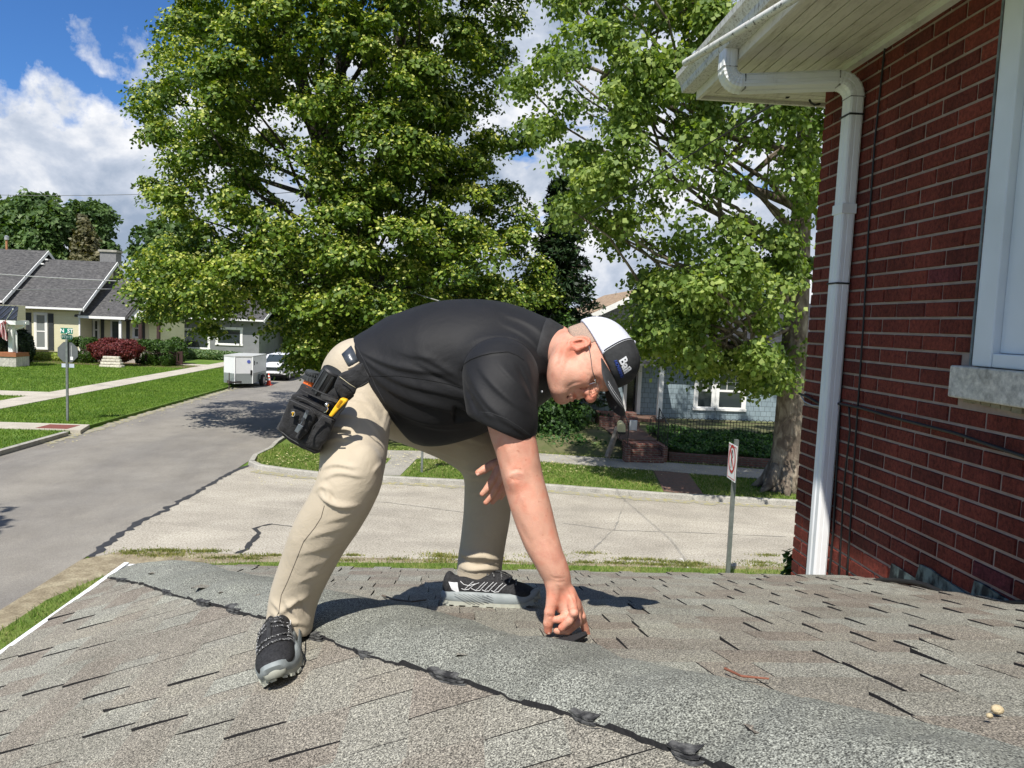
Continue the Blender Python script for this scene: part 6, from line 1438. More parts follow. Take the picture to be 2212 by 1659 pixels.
# ------------------------------------------------------------------ distance-field modelling for the figure
class Field:
    def __init__(s, lo, hi, h):
        lo, hi = np.minimum(lo, hi), np.maximum(lo, hi); s.lo = np.array(lo, np.float32); s.h = h; s.n = (np.ceil((np.array(hi)-s.lo)/h)).astype(int)+1
        s.D = np.full(s.n, .06, np.float32)
    def _sl(s, lo, hi):
        a = np.clip(np.floor((np.array(lo)-s.lo)/s.h).astype(int), 0, s.n); b_ = np.clip(np.ceil((np.array(hi)-s.lo)/s.h).astype(int)+1, 0, s.n); return a, b_
    def pts(s, a, b_):
        ax = [s.lo[i] + s.h*np.arange(a[i], b_[i], dtype=np.float32) for i in range(3)]
        return np.meshgrid(*ax, indexing='ij')
    def apply(s, lo, hi, fn, k, mode='u'):
        m = k+.02; a, b_ = s._sl(np.array(lo)-m, np.array(hi)+m)
        if (b_ <= a).any(): return
        X, Y, Z = s.pts(a, b_); d = fn(X, Y, Z).astype(np.float32); sl = tuple(slice(a[i], b_[i]) for i in range(3)); D = s.D[sl]
        if mode == 'u': h_ = np.maximum(k-np.abs(D-d), 0)/max(k, 1e-6); s.D[sl] = np.minimum(D, d) - h_*h_*k*.25
        else: h_ = np.maximum(k-np.abs(D+d), 0)/max(k, 1e-6); s.D[sl] = np.maximum(D, -d) + h_*h_*k*.25
    def cone(s, a, b_, ra, rb_, k=.01, mode='u', flat=None):
        a = np.array(a, np.float32); b_ = np.array(b_, np.float32); r_ = max(ra, rb_)
        fl = None
        if flat is not None: fn_, fk = flat; fl = np.array(fn_, np.float32); fl = fl/np.linalg.norm(fl)
        def f(X, Y, Z):
            px, py, pz = X-a[0], Y-a[1], Z-a[2]; e = b_-a; L2 = float(e@e)+1e-12
            t = np.clip((px*e[0]+py*e[1]+pz*e[2])/L2, 0, 1); qx, qy, qz = px-t*e[0], py-t*e[1], pz-t*e[2]
            if fl is not None:
                dn = qx*fl[0]+qy*fl[1]+qz*fl[2]; g = fk-1; qx, qy, qz = qx+g*dn*fl[0], qy+g*dn*fl[1], qz+g*dn*fl[2]
            return np.sqrt(qx*qx+qy*qy+qz*qz) - (ra+(rb_-ra)*t)
        s.apply(np.minimum(a, b_)-r_, np.maximum(a, b_)+r_, f, k, mode)
    def ell(s, c, r3, k=.01, mode='u', rot=None):
        c = np.array(c, np.float32); r3 = np.array(r3, np.float32); Rm = np.eye(3) if rot is None else np.array(rot); R_ = float(r3.max())
        def f(X, Y, Z):
            p = [X-c[0], Y-c[1], Z-c[2]]; q_ = [(p[0]*Rm[0, i]+p[1]*Rm[1, i]+p[2]*Rm[2, i])/r3[i] for i in range(3)]
            n_ = np.sqrt(q_[0]**2+q_[1]**2+q_[2]**2)+1e-6; g = np.sqrt((q_[0]/r3[0])**2+(q_[1]/r3[1])**2+(q_[2]/r3[2])**2)+1e-6
            return n_*(n_-1)/g
        s.apply(c-R_, c+R_, f, k, mode)
    def chain(s, P_, r_, k=.01, **kw):
        for i in range(len(P_)-1): s.cone(P_[i], P_[i+1], r_[i], r_[i+1], k, **kw)
    def limb(s, P_, r_, k=.02, sub_=6, **kw):
        P_ = [np.array(p, float) for p in P_]; n = len(P_); Q_ = []; rr_ = []
        for i in range(n-1):
            p0, p1, p2, p3 = P_[max(i-1, 0)], P_[i], P_[i+1], P_[min(i+2, n-1)]; q0, q1, q2, q3 = r_[max(i-1, 0)], r_[i], r_[i+1], r_[min(i+2, n-1)]
            for j in range(sub_):
                t = j/sub_; c = lambda a, b_, c_, d: .5*(2*b_+(c_-a)*t+(2*a-5*b_+4*c_-d)*t*t+(3*b_-a-3*c_+d)*t**3)
                Q_.append(c(p0, p1, p2, p3)); rr_.append(c(q0, q1, q2, q3))
        Q_.append(P_[-1]); rr_.append(r_[-1]); s.chain(Q_, rr_, k, **kw)
    def half(s, p, n, lo, hi, k=.004):       # cut away the side n points to, inside a box
        p = np.array(p); n = np.array(n, float); n /= np.linalg.norm(n)
        s.apply(lo, hi, lambda X, Y, Z: -((X-p[0])*n[0]+(Y-p[1])*n[1]+(Z-p[2])*n[2]), k, 's')
    def warp(s, fn):
        X, Y, Z = s.pts([0, 0, 0], s.n); s.D = s.D + fn(X, Y, Z).astype(np.float32)
    def mesh(s):
        D = s.D; S = D < 0; n = D.shape
        c8 = [(i, j, k) for i in (0, 1) for j in (0, 1) for k in (0, 1)]
        cnt = sum(S[i:n[0]-1+i, j:n[1]-1+j, k:n[2]-1+k].astype(np.int8) for i, j, k in c8)
        cells = np.argwhere((cnt > 0) & (cnt < 8)); m = len(cells)
        val = np.stack([D[cells[:, 0]+i, cells[:, 1]+j, cells[:, 2]+k] for i, j, k in c8], 1)
        pos = np.zeros((m, 3)); w = np.zeros(m)
        for a in range(8):
            for b_ in range(a+1, 8):
                ca, cb_ = np.array(c8[a]), np.array(c8[b_])
                if np.abs(ca-cb_).sum() != 1: continue
                x = (val[:, a] < 0) != (val[:, b_] < 0); t = np.where(x, val[:, a]/(val[:, a]-val[:, b_]+1e-12), 0)
                pos += (ca + t[:, None]*(cb_-ca))*x[:, None]; w += x
        V = (cells + pos/w[:, None])*s.h + s.lo
        idx = np.full(tuple(np.array(n)-1), -1, np.int32); idx[cells[:, 0], cells[:, 1], cells[:, 2]] = np.arange(m); Q = []
        for ax in range(3):
            o1, o2 = [(1, 2), (2, 0), (0, 1)][ax]
            sa = [slice(1, n[i]-1) for i in range(3)]; sa[ax] = slice(0, n[ax]-1); sb_ = list(sa); sb_[ax] = slice(1, n[ax])
            A = S[tuple(sa)]; B = S[tuple(sb_)]; e = np.argwhere(A != B); fl = A[e[:, 0], e[:, 1], e[:, 2]]
            g = e + np.array([0 if i == ax else 1 for i in range(3)]); quad = []
            for d1, d2 in ((-1, -1), (0, -1), (0, 0), (-1, 0)):
                gg = g.copy(); gg[:, o1] += d1; gg[:, o2] += d2; quad.append(idx[gg[:, 0], gg[:, 1], gg[:, 2]])
            q_ = np.stack(quad, 1); q_[~fl] = q_[~fl][:, ::-1]; Q.append(q_)
        Q = np.concatenate(Q); Q = Q[(Q >= 0).all(1)]
        return V, Q
def relax(V, Q, it=1, lam=.5):
    E = np.concatenate([Q[:, [0, 1]], Q[:, [1, 2]], Q[:, [2, 3]], Q[:, [3, 0]]]); n = len(V)
    for _ in range(it):
        acc = np.zeros((n, 3)); c = np.zeros(n)
        for a, b_ in ((0, 1), (1, 0)):
            for k in range(3): acc[:, k] += np.bincount(E[:, a], V[E[:, b_], k], n)
            c += np.bincount(E[:, a], minlength=n)
        V = V + lam*(acc/np.maximum(c, 1)[:, None]-V)
    return V
def P3(px, py, Y): return np.array(at_y(px, py, Y))
def nzv(V, s, seed=0):
    return np.array([mn.noise(Vector(v)*s + Vector((seed, 0, 0))) for v in V])

def vnormals(V, Q):
    n_ = np.cross(V[Q[:, 2]]-V[Q[:, 0]], V[Q[:, 3]]-V[Q[:, 1]]); N = np.zeros_like(V)
    for k in range(4):
        for c in range(3): N[:, c] += np.bincount(Q[:, k], n_[:, c], len(V))
    return N/(np.linalg.norm(N, axis=1)[:, None]+1e-12)
def creases(V, Q, folds, noise_amp=.0, ns=9, seed=0):
    """cloth folds: sharp-sided ridges pushed out of the surface along the lines they follow on it"""
    N = vnormals(V, Q); d = V-np.array([0, 0, EYE]); dep = d@FwN; u = CX+F_PX*(d@RtN)/dep; v = CY-F_PX*(d@UpN)/dep
    vd = d/np.linalg.norm(d, axis=1)[:, None]; facing = np.clip(-(N*vd).sum(1)*1.6+.15, 0, 1); D = np.zeros(len(V))
    for pts, amp, w1, w2 in folds:
        pts = np.array(pts, float)
        # smooth the line
        for _ in range(2):
            q = [pts[0]]
            for i in range(len(pts)-1): q += [pts[i]*.75+pts[i+1]*.25, pts[i]*.25+pts[i+1]*.75]
            pts = np.array(q+[pts[-1]])
        best = np.full(len(V), 1e9); sd = np.zeros(len(V)); tt = np.zeros(len(V)); L_ = np.concatenate([[0], np.cumsum(np.hypot(*(pts[1:]-pts[:-1]).T))]); tot = L_[-1]
        for i in range(len(pts)-1):
            e = pts[i+1]-pts[i]; l = np.hypot(*e)+1e-9; t = np.clip(((u-pts[i,0])*e[0]+(v-pts[i,1])*e[1])/l/l, 0, 1)
            dx, dy = u-pts[i,0]-t*e[0], v-pts[i,1]-t*e[1]; dd = np.hypot(dx, dy); k = dd < best
            best[k] = dd[k]; sd[k] = (np.sign(e[0]*dy-e[1]*dx)*dd)[k]; tt[k] = ((L_[i]+t*l)/tot)[k]
        prof = np.where(sd > 0, np.exp(-(sd/w1)**2), np.exp(-(sd/w2)**2)); D += amp*prof*np.sin(np.pi*np.clip(tt*.9+.05, 0, 1))**.7
    if noise_amp: D += noise_amp*nzv(V, ns, seed)
    return V + N*(D*facing)[:, None]
# ------------------------------------------------------------------ the man
man = thing('person', 'man in black polo, khaki trousers and cap bending to point at the roof ridge', 'person', tuple(px_on(620, 1390, 'L')))
J = dict(hipR=P3(790, 862, 2.17), hipL=P3(850, 868, 2.42), kneeR=P3(754, 1046, 1.90), ankR=P3(622, 1352, 2.02), kneeL=P3(1058, 985, 2.50), ankL=P3(1033, 1262, 2.56),
         pel=P3(800, 830, 2.30), shR=P3(1088, 806, 1.95), shL=P3(1120, 800, 2.36), elR=P3(1131, 1037, 1.87), wrR=P3(1202, 1243, 1.82), neck=P3(1190, 752, 2.14))
def mk_skin():
    m, nt, b = new_mat('skin'); b.inputs['Roughness'].default_value = .48; b.inputs['Specular IOR Level'].default_value = .35
    b.inputs['Subsurface Weight'].default_value = .12; b.inputs['Subsurface Radius'].default_value = (.012, .004, .002); b.inputs['Subsurface Scale'].default_value = .6
    base = ramp(nt, nz(nt, 14, 6, .7, .3), [(.30, (.54,.280,.195)), (.5, (.60,.320,.225)), (.70, (.53,.235,.165))])
    fr = ramp(nt, nz(nt, 95, 3, .5), [(.66, (1, 1, 1)), (.76, (.80,.66,.60))])
    red = ramp(nt, attr(nt, 'paint'), [(0, (.72,.72,.74)), (.25, (.90,.88,.86)), (.5, (1, 1, 1)), (.75, (1.0,.72,.66)), (1, (.92,.52,.48))])
    nt.links.new(mixc(nt, 1.0, mixc(nt, 1.0, base, fr, 'MULTIPLY'), red, 'MULTIPLY'), b.inputs['Base Color'])
    bump(nt, b, nz(nt, 210, 6, .75), .75, .002); return m
M_SKIN = mk_skin()
# head frame
hF = np.array(Rt)*.255 - np.array(Up)*.865 - np.array(Fw)*.432; hF /= np.linalg.norm(hF)
hU = np.array(Rt)*.951 + np.array(Up)*.304 - np.array(Fw)*.047; hU -= hF*(hU@hF); hU /= np.linalg.norm(hU)
hS = np.cross(hF, hU); HO = P3(1249.5, 756.8, 2.02)      # person's right side points at the camera
HR = np.stack([hS, hF, hU], 1)                        # columns = local axes
def hw_(x, y, z): return HO + HR@np.array([x, y, z])
HS = .95
def hd(x, y, z): return hw_(x*HS, y*HS, z*HS)
def pbox(x0, x1, y0, y1, Y0, Y1, m=.01):
    c = np.array([P3(a, b_, Y) for a in (x0, x1) for b_ in (y0, y1) for Y in (Y0, Y1)]); return c.min(0)-m, c.max(0)+m
f = Field(*pbox(1020, 1390, 660, 1400, 1.74, 2.52), .0030)
def E(c, r3, k=.01, mode='u', rot=None): f.ell(hd(*c), np.array(r3)*HS, k, mode, HR if rot is None else HR@rot)
def Cn(a, b_, ra, rb_, k=.01, mode='u', flat=None): f.cone(hd(*a), hd(*b_), ra*HS, rb_*HS, k, mode, flat)
def rotx(a): c, s_ = math.cos(a), math.sin(a); return np.array([[1, 0, 0], [0, c, -s_], [0, s_, c]])
# neck and upper trunk (under the shirt)
f.cone(J['neck'], hd(0, .008, -.02), .062, .064, .02)
f.cone(P3(1100, 800, 2.18), J['neck'], .09, .068, .03)
f.cone(P3(1100, 830, 2.0), P3(1120, 830, 2.3), .05, .05, .03)
E((0, .026, .048), (.078, .100, .086), .01)
E((0, .074, -.006), (.066, .060, .080), .03)
E((0, .104, .046), (.056, .032, .030), .02)
for s_ in (-1, 1):
    Cn((s_*.062, .026, -.040), (s_*.026, .110, -.082), .026, .023, .03)
    E((s_*.040, .086, -.032), (.030, .038, .034), .02)                 # cheek
    E((s_*.038, .062, -.072), (.032, .042, .026), .03)                 # jowl
    Cn((s_*.014, .124, .034), (s_*.046, .106, .031), .011, .009, .012) # brow
    E((s_*.034, .104, -.010), (.022, .020, .014), .02)                 # cheekbone
E((0, .122, -.084), (.023, .020, .018), .012)                          # chin
E((0, .085, -.090), (.032, .040, .018), .03)
for s_ in (-1, 1):
    E((s_*.033, .132, .012), (.019, .020, .012), .010, 's')            # socket
    E((s_*.032, .106, .011), (.0160, .0150, .0130), .003)              # eyeball under lid
    Cn((s_*.018, .1195, .0150), (s_*.046, .110, .0120), .0040, .0035, .003)
    Cn((s_*.020, .1215, .0100), (s_*.044, .113, .0085), .0012, .0012, .003, 's')
    Cn((s_*.020, .119, -.006), (s_*.046, .104, -.008), .0050, .0040, .006)   # bag under the eye
    Cn((s_*.052, .100, .012), (s_*.062, .088, .016), .0014, .0010, .003, 's'); Cn((s_*.052, .099, .008), (s_*.063, .087, .006), .0014, .0010, .003, 's')
Cn((0, .118, .024), (0, .148, -.006), .0105, .0140, .008)              # nose bridge
E((0, .150, -.012), (.0165, .0165, .0150), .006)
for s_ in (-1, 1):
    E((s_*.0160, .136, -.016), (.0100, .0135, .0110), .004); Cn((s_*.0075, .146, -.028), (s_*.0085, .138, -.024), .0042, .0036, .002, 's')
    Cn((s_*.0265, .130, -.006), (s_*.0270, .126, -.022), .0020, .0020, .004, 's')
E((0, .122, -.040), (.030, .018, .022), .012)                          # muzzle
Cn((-.020, .133, -.0440), (.020, .133, -.0440), .0050, .0050, .003); Cn((-.009, .139, -.0430), (.009, .139, -.0430), .0055, .0055, .003)
Cn((-.019, .131, -.0620), (.019, .131, -.0620), .0062, .0062, .003); Cn((-.009, .137, -.0620), (.009, .137, -.0620), .0064, .0064, .003)
Cn((-.024, .131, -.0520), (0, .1425, -.0530), .0016, .0040, .002, 's'); Cn((.024, .131, -.0520), (0, .1425, -.0530), .0016, .0040, .002, 's')
Cn((-.016, .130, -.073), (.016, .130, -.073), .0045, .0045, .006, 's')
for s_ in (-1, 1): Cn((s_*.024, .130, -.020), (s_*.042, .112, -.052), .0036, .003, .006, 's')  # smile fold
# ears
for s_ in (-1, 1):
    tz = rotx(R(-14)); E((s_*.0815, .020, .001), (.0085, .0200, .0330), .003, 'u', tz)
    ring_ = [(s_*.0870, .0215+.0175*math.sin(k_)+.004*math.cos(k_), .004+.0285*math.cos(k_)) for k_ in [R(60-25*j) for j in range(11)]]
    f.chain([hd(*p) for p in ring_], [.0040*HS]*7+[.0042*HS, .0048*HS, .0052*HS, .0050*HS], .002)
    E((s_*.0930, .0240, .004), (.0105, .0110, .0190), .002, 's', tz)
    Cn((s_*.080, .036, .000), (s_*.083, .038, -.008), .006, .006, .003); E((s_*.0850, .024, -.027), (.0070, .0105, .011), .003)
    Cn((s_*.0895, .016, .012), (s_*.0895, .013, -.010), .0026, .0026, .002)
# right arm
el = J['elR']; 
f.limb([J['shR'], P3(1100, 905, 1.90), P3(1116, 970, 1.88), P3(1130, 1035, 1.87), P3(1148, 1100, 1.855), P3(1168, 1165, 1.84), P3(1187, 1210, 1.825), J['wrR']], [.060, .0545, .0490, .0465, .0460, .0405, .0325, .0260], .012)
f.ell(P3(1113, 1032, 1.835), (.013, .013, .018), .03)
f.cone(P3(1194, 1224, 1.825), P3(1206, 1252, 1.822), .0290, .0285, .020, flat=(FwN, 1.2))
# right hand: palm, thumb hanging at the left, three curled fingers, index pointing
def px(a, b_, Y): return P3(a, b_, Y)
f.cone(px(1206, 1258, 1.822), px(1224, 1306, 1.815), .0270, .0300, .012, flat=(FwN, 1.30))
f.cone(px(1197, 1268, 1.808), px(1194, 1300, 1.800), .0200, .0165, .014)
f.cone(px(1230, 1280, 1.822), px(1243, 1312, 1.820), .0150, .0160, .014)
f.chain([px(1194, 1292, 1.800), px(1187, 1322, 1.792), px(1184, 1346, 1.792), px(1184, 1362, 1.795)], [.0150, .0128, .0122, .0105], .004)
f.chain([px(1234, 1296, 1.800), px(1240, 1324, 1.778), px(1229, 1342, 1.768), px(1213, 1356, 1.770)], [.0130, .0118, .0105, .0092], .0025)
f.chain([px(1226, 1306, 1.806), px(1224, 1330, 1.792), px(1208, 1338, 1.788), px(1195, 1339, 1.790)], [.0118, .0105, .0095, .0082], .002)
f.chain([px(1246, 1316, 1.822), px(1246, 1345, 1.806), px(1226, 1362, 1.796), px(1203, 1362, 1.798)], [.0130, .0118, .0105, .0095], .0025)
f.chain([px(1245, 1302, 1.835), px(1256, 1332, 1.842), px(1264, 1358, 1.852), px(1272, 1380, 1.862)], [.0128, .0112, .0100, .0080], .003)
for a, b_, Y in ((1240, 1324, 1.768), (1246, 1345, 1.796), (1256, 1332, 1.834)): f.ell(px(a, b_, Y), (.0118, .0118, .0118), .004)
# left arm and hand resting towards the left knee
f.chain([J['shL'], P3(1118, 900, 2.44), P3(1122, 940, 2.42), P3(1098, 985, 2.22)], [.065, .052, .045, .029], .02)
f.cone(P3(1096, 985, 2.20), P3(1084, 1022, 2.15), .027, .030, .012, flat=(RtN*.2+FwN, 1.35))
f.chain([P3(1082, 996, 2.165), P3(1063, 1004, 2.145), P3(1046, 1014, 2.135), P3(1033, 1021, 2.13)], [.0150, .0130, .0120, .0095], .003)
f.chain([P3(1077, 1012, 2.145), P3(1062, 1040, 2.125), P3(1052, 1056, 2.12), P3(1042, 1067, 2.118)], [.0130, .0112, .0102, .0082], .0025)
f.chain([P3(1084, 1022, 2.15), P3(1070, 1054, 2.13), P3(1060, 1072, 2.128), P3(1050, 1085, 2.126)], [.0130, .0115, .0103, .0085], .0025)
f.chain([P3(1094, 1026, 2.16), P3(1083, 1056, 2.145), P3(1074, 1072, 2.14), P3(1064, 1084, 2.14)], [.0125, .0110, .0100, .0082], .0025)
f.chain([P3(1101, 1024, 2.175), P3(1095, 1050, 2.16), P3(1089, 1064, 2.155), P3(1082, 1075, 2.155)], [.0110, .0098, .0088, .0072], .0025)
# creases at the wrist and knuckles
for a, b_, c_, d_, Y in ((1190, 1250, 1216, 1253, 1.797), (1186, 1332, 1194, 1334, 1.780), (1231, 1311, 1246, 1316, 1.785), (1110, 1022, 1126, 1018, 1.822), (1108, 1034, 1124, 1030, 1.820)):
    f.cone(P3(a, b_, Y), P3(c_, d_, Y), .0016, .0016, .004, 's')
V, Q = f.mesh(); V = relax(V, Q, 1, .4)
BF = [([(1100,1022),(1112,1012),(1127,1016)], -.0016, 3, 3), ([(1098,1030),(1110,1022),(1128,1025)], .0018, 3, 5), ([(1102,1040),(1114,1036),(1128,1040)], -.0016, 3, 4), ([(1120,1060),(1140,1100),(1150,1135)], .0014, 5, 8), ([(1150,1090),(1163,1130),(1180,1170)], .0013, 4, 7), ([(1110,1110),(1130,1150),(1152,1185)], -.0016, 5, 7),
 ([(1178,1170),(1190,1205),(1200,1235)], .0013, 3, 5), ([(1190,1246),(1203,1251),(1220,1249)], -.0018, 2, 3), ([(1192,1254),(1206,1259),(1224,1256)], -.0013, 2, 3), ([(1200,1264),(1212,1282),(1222,1300)], -.0020, 3, 5), ([(1214,1264),(1228,1285),(1238,1305)], .0016, 3, 4), ([(1192,1275),(1196,1292),(1206,1304)], -.0022, 3, 4), ([(1226,1270),(1238,1290),(1248,1312)], -.0014, 2, 3),
 ([(1184,1328),(1192,1330)], -.0014, 2, 2), ([(1232,1318),(1246,1323)], -.0012, 2, 2), ([(1255,1340),(1264,1338)], -.0010, 2, 2), ([(1085,940),(1100,985),(1108,1010)], .0016, 6, 8), ([(1120,960),(1135,1000),(1145,1040)], -.0014, 6, 8),
 ([(1212,745),(1204,775),(1190,800)], -.0026, 4, 5), ([(1222,740),(1218,770),(1206,795)], .0018, 3, 5), ([(1230,768),(1222,792),(1214,812)], -.0014, 3, 5), ([(1225,838),(1238,828),(1256,826)], -.0018, 3, 4), ([(1262,800),(1270,812),(1272,826)], -.0010, 2, 3), ([(1266,796),(1277,800),(1283,806)], -.0010, 1.5, 2), ([(1264,808),(1274,812),(1280,814)], -.0010, 1.5, 2),
 ([(1060,1005),(1070,1030),(1076,1050)], -.0014, 2, 3), ([(1052,1008),(1056,1013)], -.0012, 2, 2)]
V = creases(V, Q, BF, .0009, 26, 4)
# how red or grey each place of the skin is
Lc = (V - HO)@HR/HS
paint = np.full(len(V), .5)
def gs(c, r_): return np.exp(-(((Lc-np.array(c))/np.array(r_))**2).sum(1))
paint += .34*gs((0, .15, -.014), (.024, .022, .022)) + .16*gs((.05, .10, -.015), (.03, .04, .03)) + .28*np.exp(-((np.abs(Lc[:, 0])-.090)/.010)**2-((Lc[:, 1]-.02)/.03)**2-((Lc[:, 2])/.04)**2)
lip = np.exp(-(((Lc-np.array([0, .138, -.053]))/np.array([.020, .012, .013]))**2).sum(1)); paint += .38*lip
paint += .3*np.exp(-(((Lc-np.array([0, .128, -.053]))/np.array([.016, .012, .004]))**2).sum(1)); beard = np.exp(-(((Lc-np.array([0, .10, -.07]))/np.array([.07, .05, .028]))**2).sum(1)); paint -= .22*beard*(1-lip)
tips = np.zeros(len(V))
for a in (px(1184, 1360, 1.795), px(1211, 1356, 1.77), px(1196, 1339, 1.79), px(1204, 1362, 1.798), px(1272, 1380, 1.862), P3(1033, 1021, 2.13), P3(1042, 1067, 2.118), P3(1050, 1085, 2.126)): tips += np.exp(-(((V-a)/.022)**2).sum(1))
el_d = np.exp(-(((V-P3(1122, 1030, 1.84))/.035)**2).sum(1)); hand = np.exp(-(((V-px(1215, 1300, 1.81))/.07)**2).sum(1))
paint += .16*np.clip(tips, 0, 1) + .22*el_d + .12*hand; 
upper = np.exp(-(((V-P3(1085, 905, 1.88))/.07)**2).sum(1)); paint -= .10*upper
paint += .22*nzv(V, 22, 3) + .14*nzv(V, 55, 9)
np_mesh('body', V, Q, M_SKIN, man, smooth=True, col=np.clip(paint, 0, 1))
# nails
M_NAIL = mat('nail', (.52,.31,.24), (.56,.34,.27), 30, .35)
def nail(c, d, n_, L_=.009, w_=.008):
    c = Vector(c); d = Vector(d).normalized(); n_ = Vector(n_); n_ = (n_ - d*n_.dot(d)).normalized(); s_ = d.cross(n_); rows = []
    for i in range(5):
        a_ = (i-2)/2; rows.append([c + d*L_*b_ + s_*w_*.5*a_ - n_*(.002*a_*a_+.0008*b_*b_) for b_ in (-.5, 0, .5)])
    return rows
nb_ = -FwN
mb = MB(); mb.grid(nail(px(1185, 1363, 1.795)+nb_*.0105, px(1184, 1362, 1.8)-px(1184, 1346, 1.8), nb_)); mb.build('thumbnail', M_NAIL, man, smooth=True)
mb = MB(); mb.grid(nail(P3(1032, 1022, 2.13)+nb_*.0092, P3(1033, 1021, 2.13)-P3(1046, 1014, 2.13), nb_+UpN*.6)); mb.build('thumbnail', M_NAIL, man, smooth=True)
# hair: close-cropped grey fringe below the cap
fh = Field(HO-.17, HO+.17, .0030)
def EH(c, r3, k=.008, mode='u'): fh.ell(hd(*c), np.array(r3)*HS, k, mode, HR)
EH((0, .026, .048), (.0795, .1015, .0875)); EH((0, -.030, -.005), (.060, .040, .050), .02)
lo_, hi_ = fh.lo, fh.lo+fh.h*fh.n
fh.half(hd(0, .030, 0), hF, lo_, hi_, .002); fh.half(hd(0, 0, -.012), -hU, lo_, hi_, .01); fh.half(hd(0, .026, .008), hF*.7-hU*.7, lo_, hi_, .01)
V, Q = fh.mesh()
hairm = mat('cropped_grey_hair', (.40,.27,.20), (.24,.185,.15), 420, .9, .5, 500, .001, sc=(1,1,1), detail=2, lo=.40, hi=.62)
np_mesh('hair', V, Q, hairm, man, smooth=True)
# eyebrow and closed eye line
mb = MB()
for s_ in (1, -1):
    mb.tube([hd(s_*x, y, z) for x, y, z in ((.018, .1335, .028), (.030, .130, .031), (.046, .116, .029))], [.002, .003, .0015], 6)
mb.build('eyebrow', mat('brow_hair', (.16,.11,.08), (.24,.18,.14), 200, .9), man)
mb = MB()
for s_ in (1, -1): mb.tube([hd(s_*x, y, z) for x, y, z in ((.020, .1225, .010), (.030, .1220, .0085), (.044, .1135, .0090))], .0012, 5)
mb.build('eyelash', mat('lash', (.06,.03,.025), (.1,.06,.05), 60, .8), man)

# ---- cap
cN = hU*math.cos(R(-20)) + hF*math.sin(R(-20)) if False else (hU*math.cos(R(22)) + hF*math.sin(R(22))*-1*-1)
# opening plane: from the nape (higher on the back of the head) down to the brow
def capl(x, y, z):
    return hd(x, y, z)
fc = Field(hd(0, .03, .06)-.2, hd(0, .03, .06)+.2, .0035)
ccen = (0, .030, .046); cr3 = (.090, .113, .104)
fc.ell(hd(*ccen), np.array(cr3)*HS, .01, 'u', HR)
fc.ell(hd(0, .072, .098), np.array((.070, .062, .056))*HS, .03, 'u', HR)
pB = np.array([0, -.085, .030]); pFr = np.array([0, .135, .064]); dP = pFr-pB; nP = np.array([0, -dP[2], dP[1]]); nP /= np.linalg.norm(nP)
nW = HR@nP
lo_, hi_ = fc.lo, fc.lo+fc.h*fc.n
fc.half(hd(*pB), -nW, lo_, hi_, .002)
V, Q = fc.mesh(); V = relax(V, Q, 2, .5)
Lc = (V-HO)@HR/HS
# front panel lies ahead of a seam running over the head
seam_n = np.array([0, .93, .36]); sd0 = (Lc-np.array([0, .074, .052]))@seam_n
cq = sd0[Q].mean(1); top = ((Lc-pB)@nP)[Q].mean(1)
isf = (cq > 0)
def mk_mesh_fab():
    m, nt, b = new_mat('white_mesh_fabric'); b.inputs['Roughness'].default_value = .8
    v = nz(nt, 700, 0, .5, kind='voronoi'); nt.links.new(ramp(nt, v, [(.15, (.28,.31,.45)), (.45, (.58,.59,.64))]), b.inputs['Base Color']); bump(nt, b, v, .5, .001); return m
M_CMESH = mk_mesh_fab(); M_CBLK = mat('cap_black_cotton', (.018,.019,.020), (.032,.033,.035), 60, .85, .6, 500, .0008)
bottom = top < .002
Qw = Q[~isf]; Qf = Q[isf]
def sub(V, Q): u, inv = np.unique(Q, return_inverse=True); return V[u], inv.reshape(Q.shape)
v_, q_ = sub(V, Qf); cap_o2 = np_mesh('cap', v_, q_, M_CBLK, man, smooth=True)
v_, q_ = sub(V, Qw); np_mesh('mesh_panel', v_, q_, M_CMESH, cap_o2, smooth=True)
# points on the crown surface for trim
def on_cap(y, z, off=.002, x=None):
    """local point -> pushed to the ellipsoid; returns world, right side of the cap"""
    c = np.array(ccen); p = np.array([x if x is not None else .06, y, z], float); d = (p-c)/np.array(cr3)
    if x is None:
        r2 = 1-d[1]**2-d[2]**2; d[0] = math.sqrt(max(0, r2)); p = c + d*np.array(cr3)
    else: p = c + d/np.linalg.norm(d)*np.array(cr3)
    n_ = d/np.array(cr3); n_ /= np.linalg.norm(n_); return hd(*(p+n_*off)), HR@n_
from mathutils.bvhtree import BVHTree
bv = BVHTree.FromPolygons([tuple(v) for v in V], [tuple(int(i) for i in q_) for q_ in Q])
def snap(p, off=.0012):
    l, n_, i, d = bv.find_nearest(Vector(p)); 
    c = Vector(hd(0, .03, .05)); n_ = n_ if n_.dot(l-c) > 0 else -n_
    return l + n_*off, n_
M_THREAD = mat('white_thread', (.55,.56,.58), (.65,.66,.68), 300, .8)
mb = MB()
def seamline(sn, p0, off=0.0, n=40):
    out = []
    for i in range(n+1):
        a_ = math.pi*i/n; 
        # walk over the head from right to left in the seam plane
        u_ = np.array([1, 0, 0]); w_ = np.cross(sn, u_); w_ /= np.linalg.norm(w_)
        w_ = w_ if w_[2] > 0 else -w_
        p = p0 + sn*off + u_*.10*math.cos(a_) + w_*.12*math.sin(a_)
        if ((p-pB)@nP) > -.002: q_, n_ = snap(hd(*p)); out.append(q_)
    return out
for o_ in (.0035,): mb.tube(seamline(seam_n/np.linalg.norm(seam_n), np.array([0, .074, .052]), o_), .0007, 5)
mb.build('seam_stitching', M_THREAD, cap_o2)
mb = MB(); mb.tube(seamline(seam_n/np.linalg.norm(seam_n), np.array([0, .074, .052]), .0), .0016, 6); mb.build('seam_piping', M_CBLK, cap_o2)
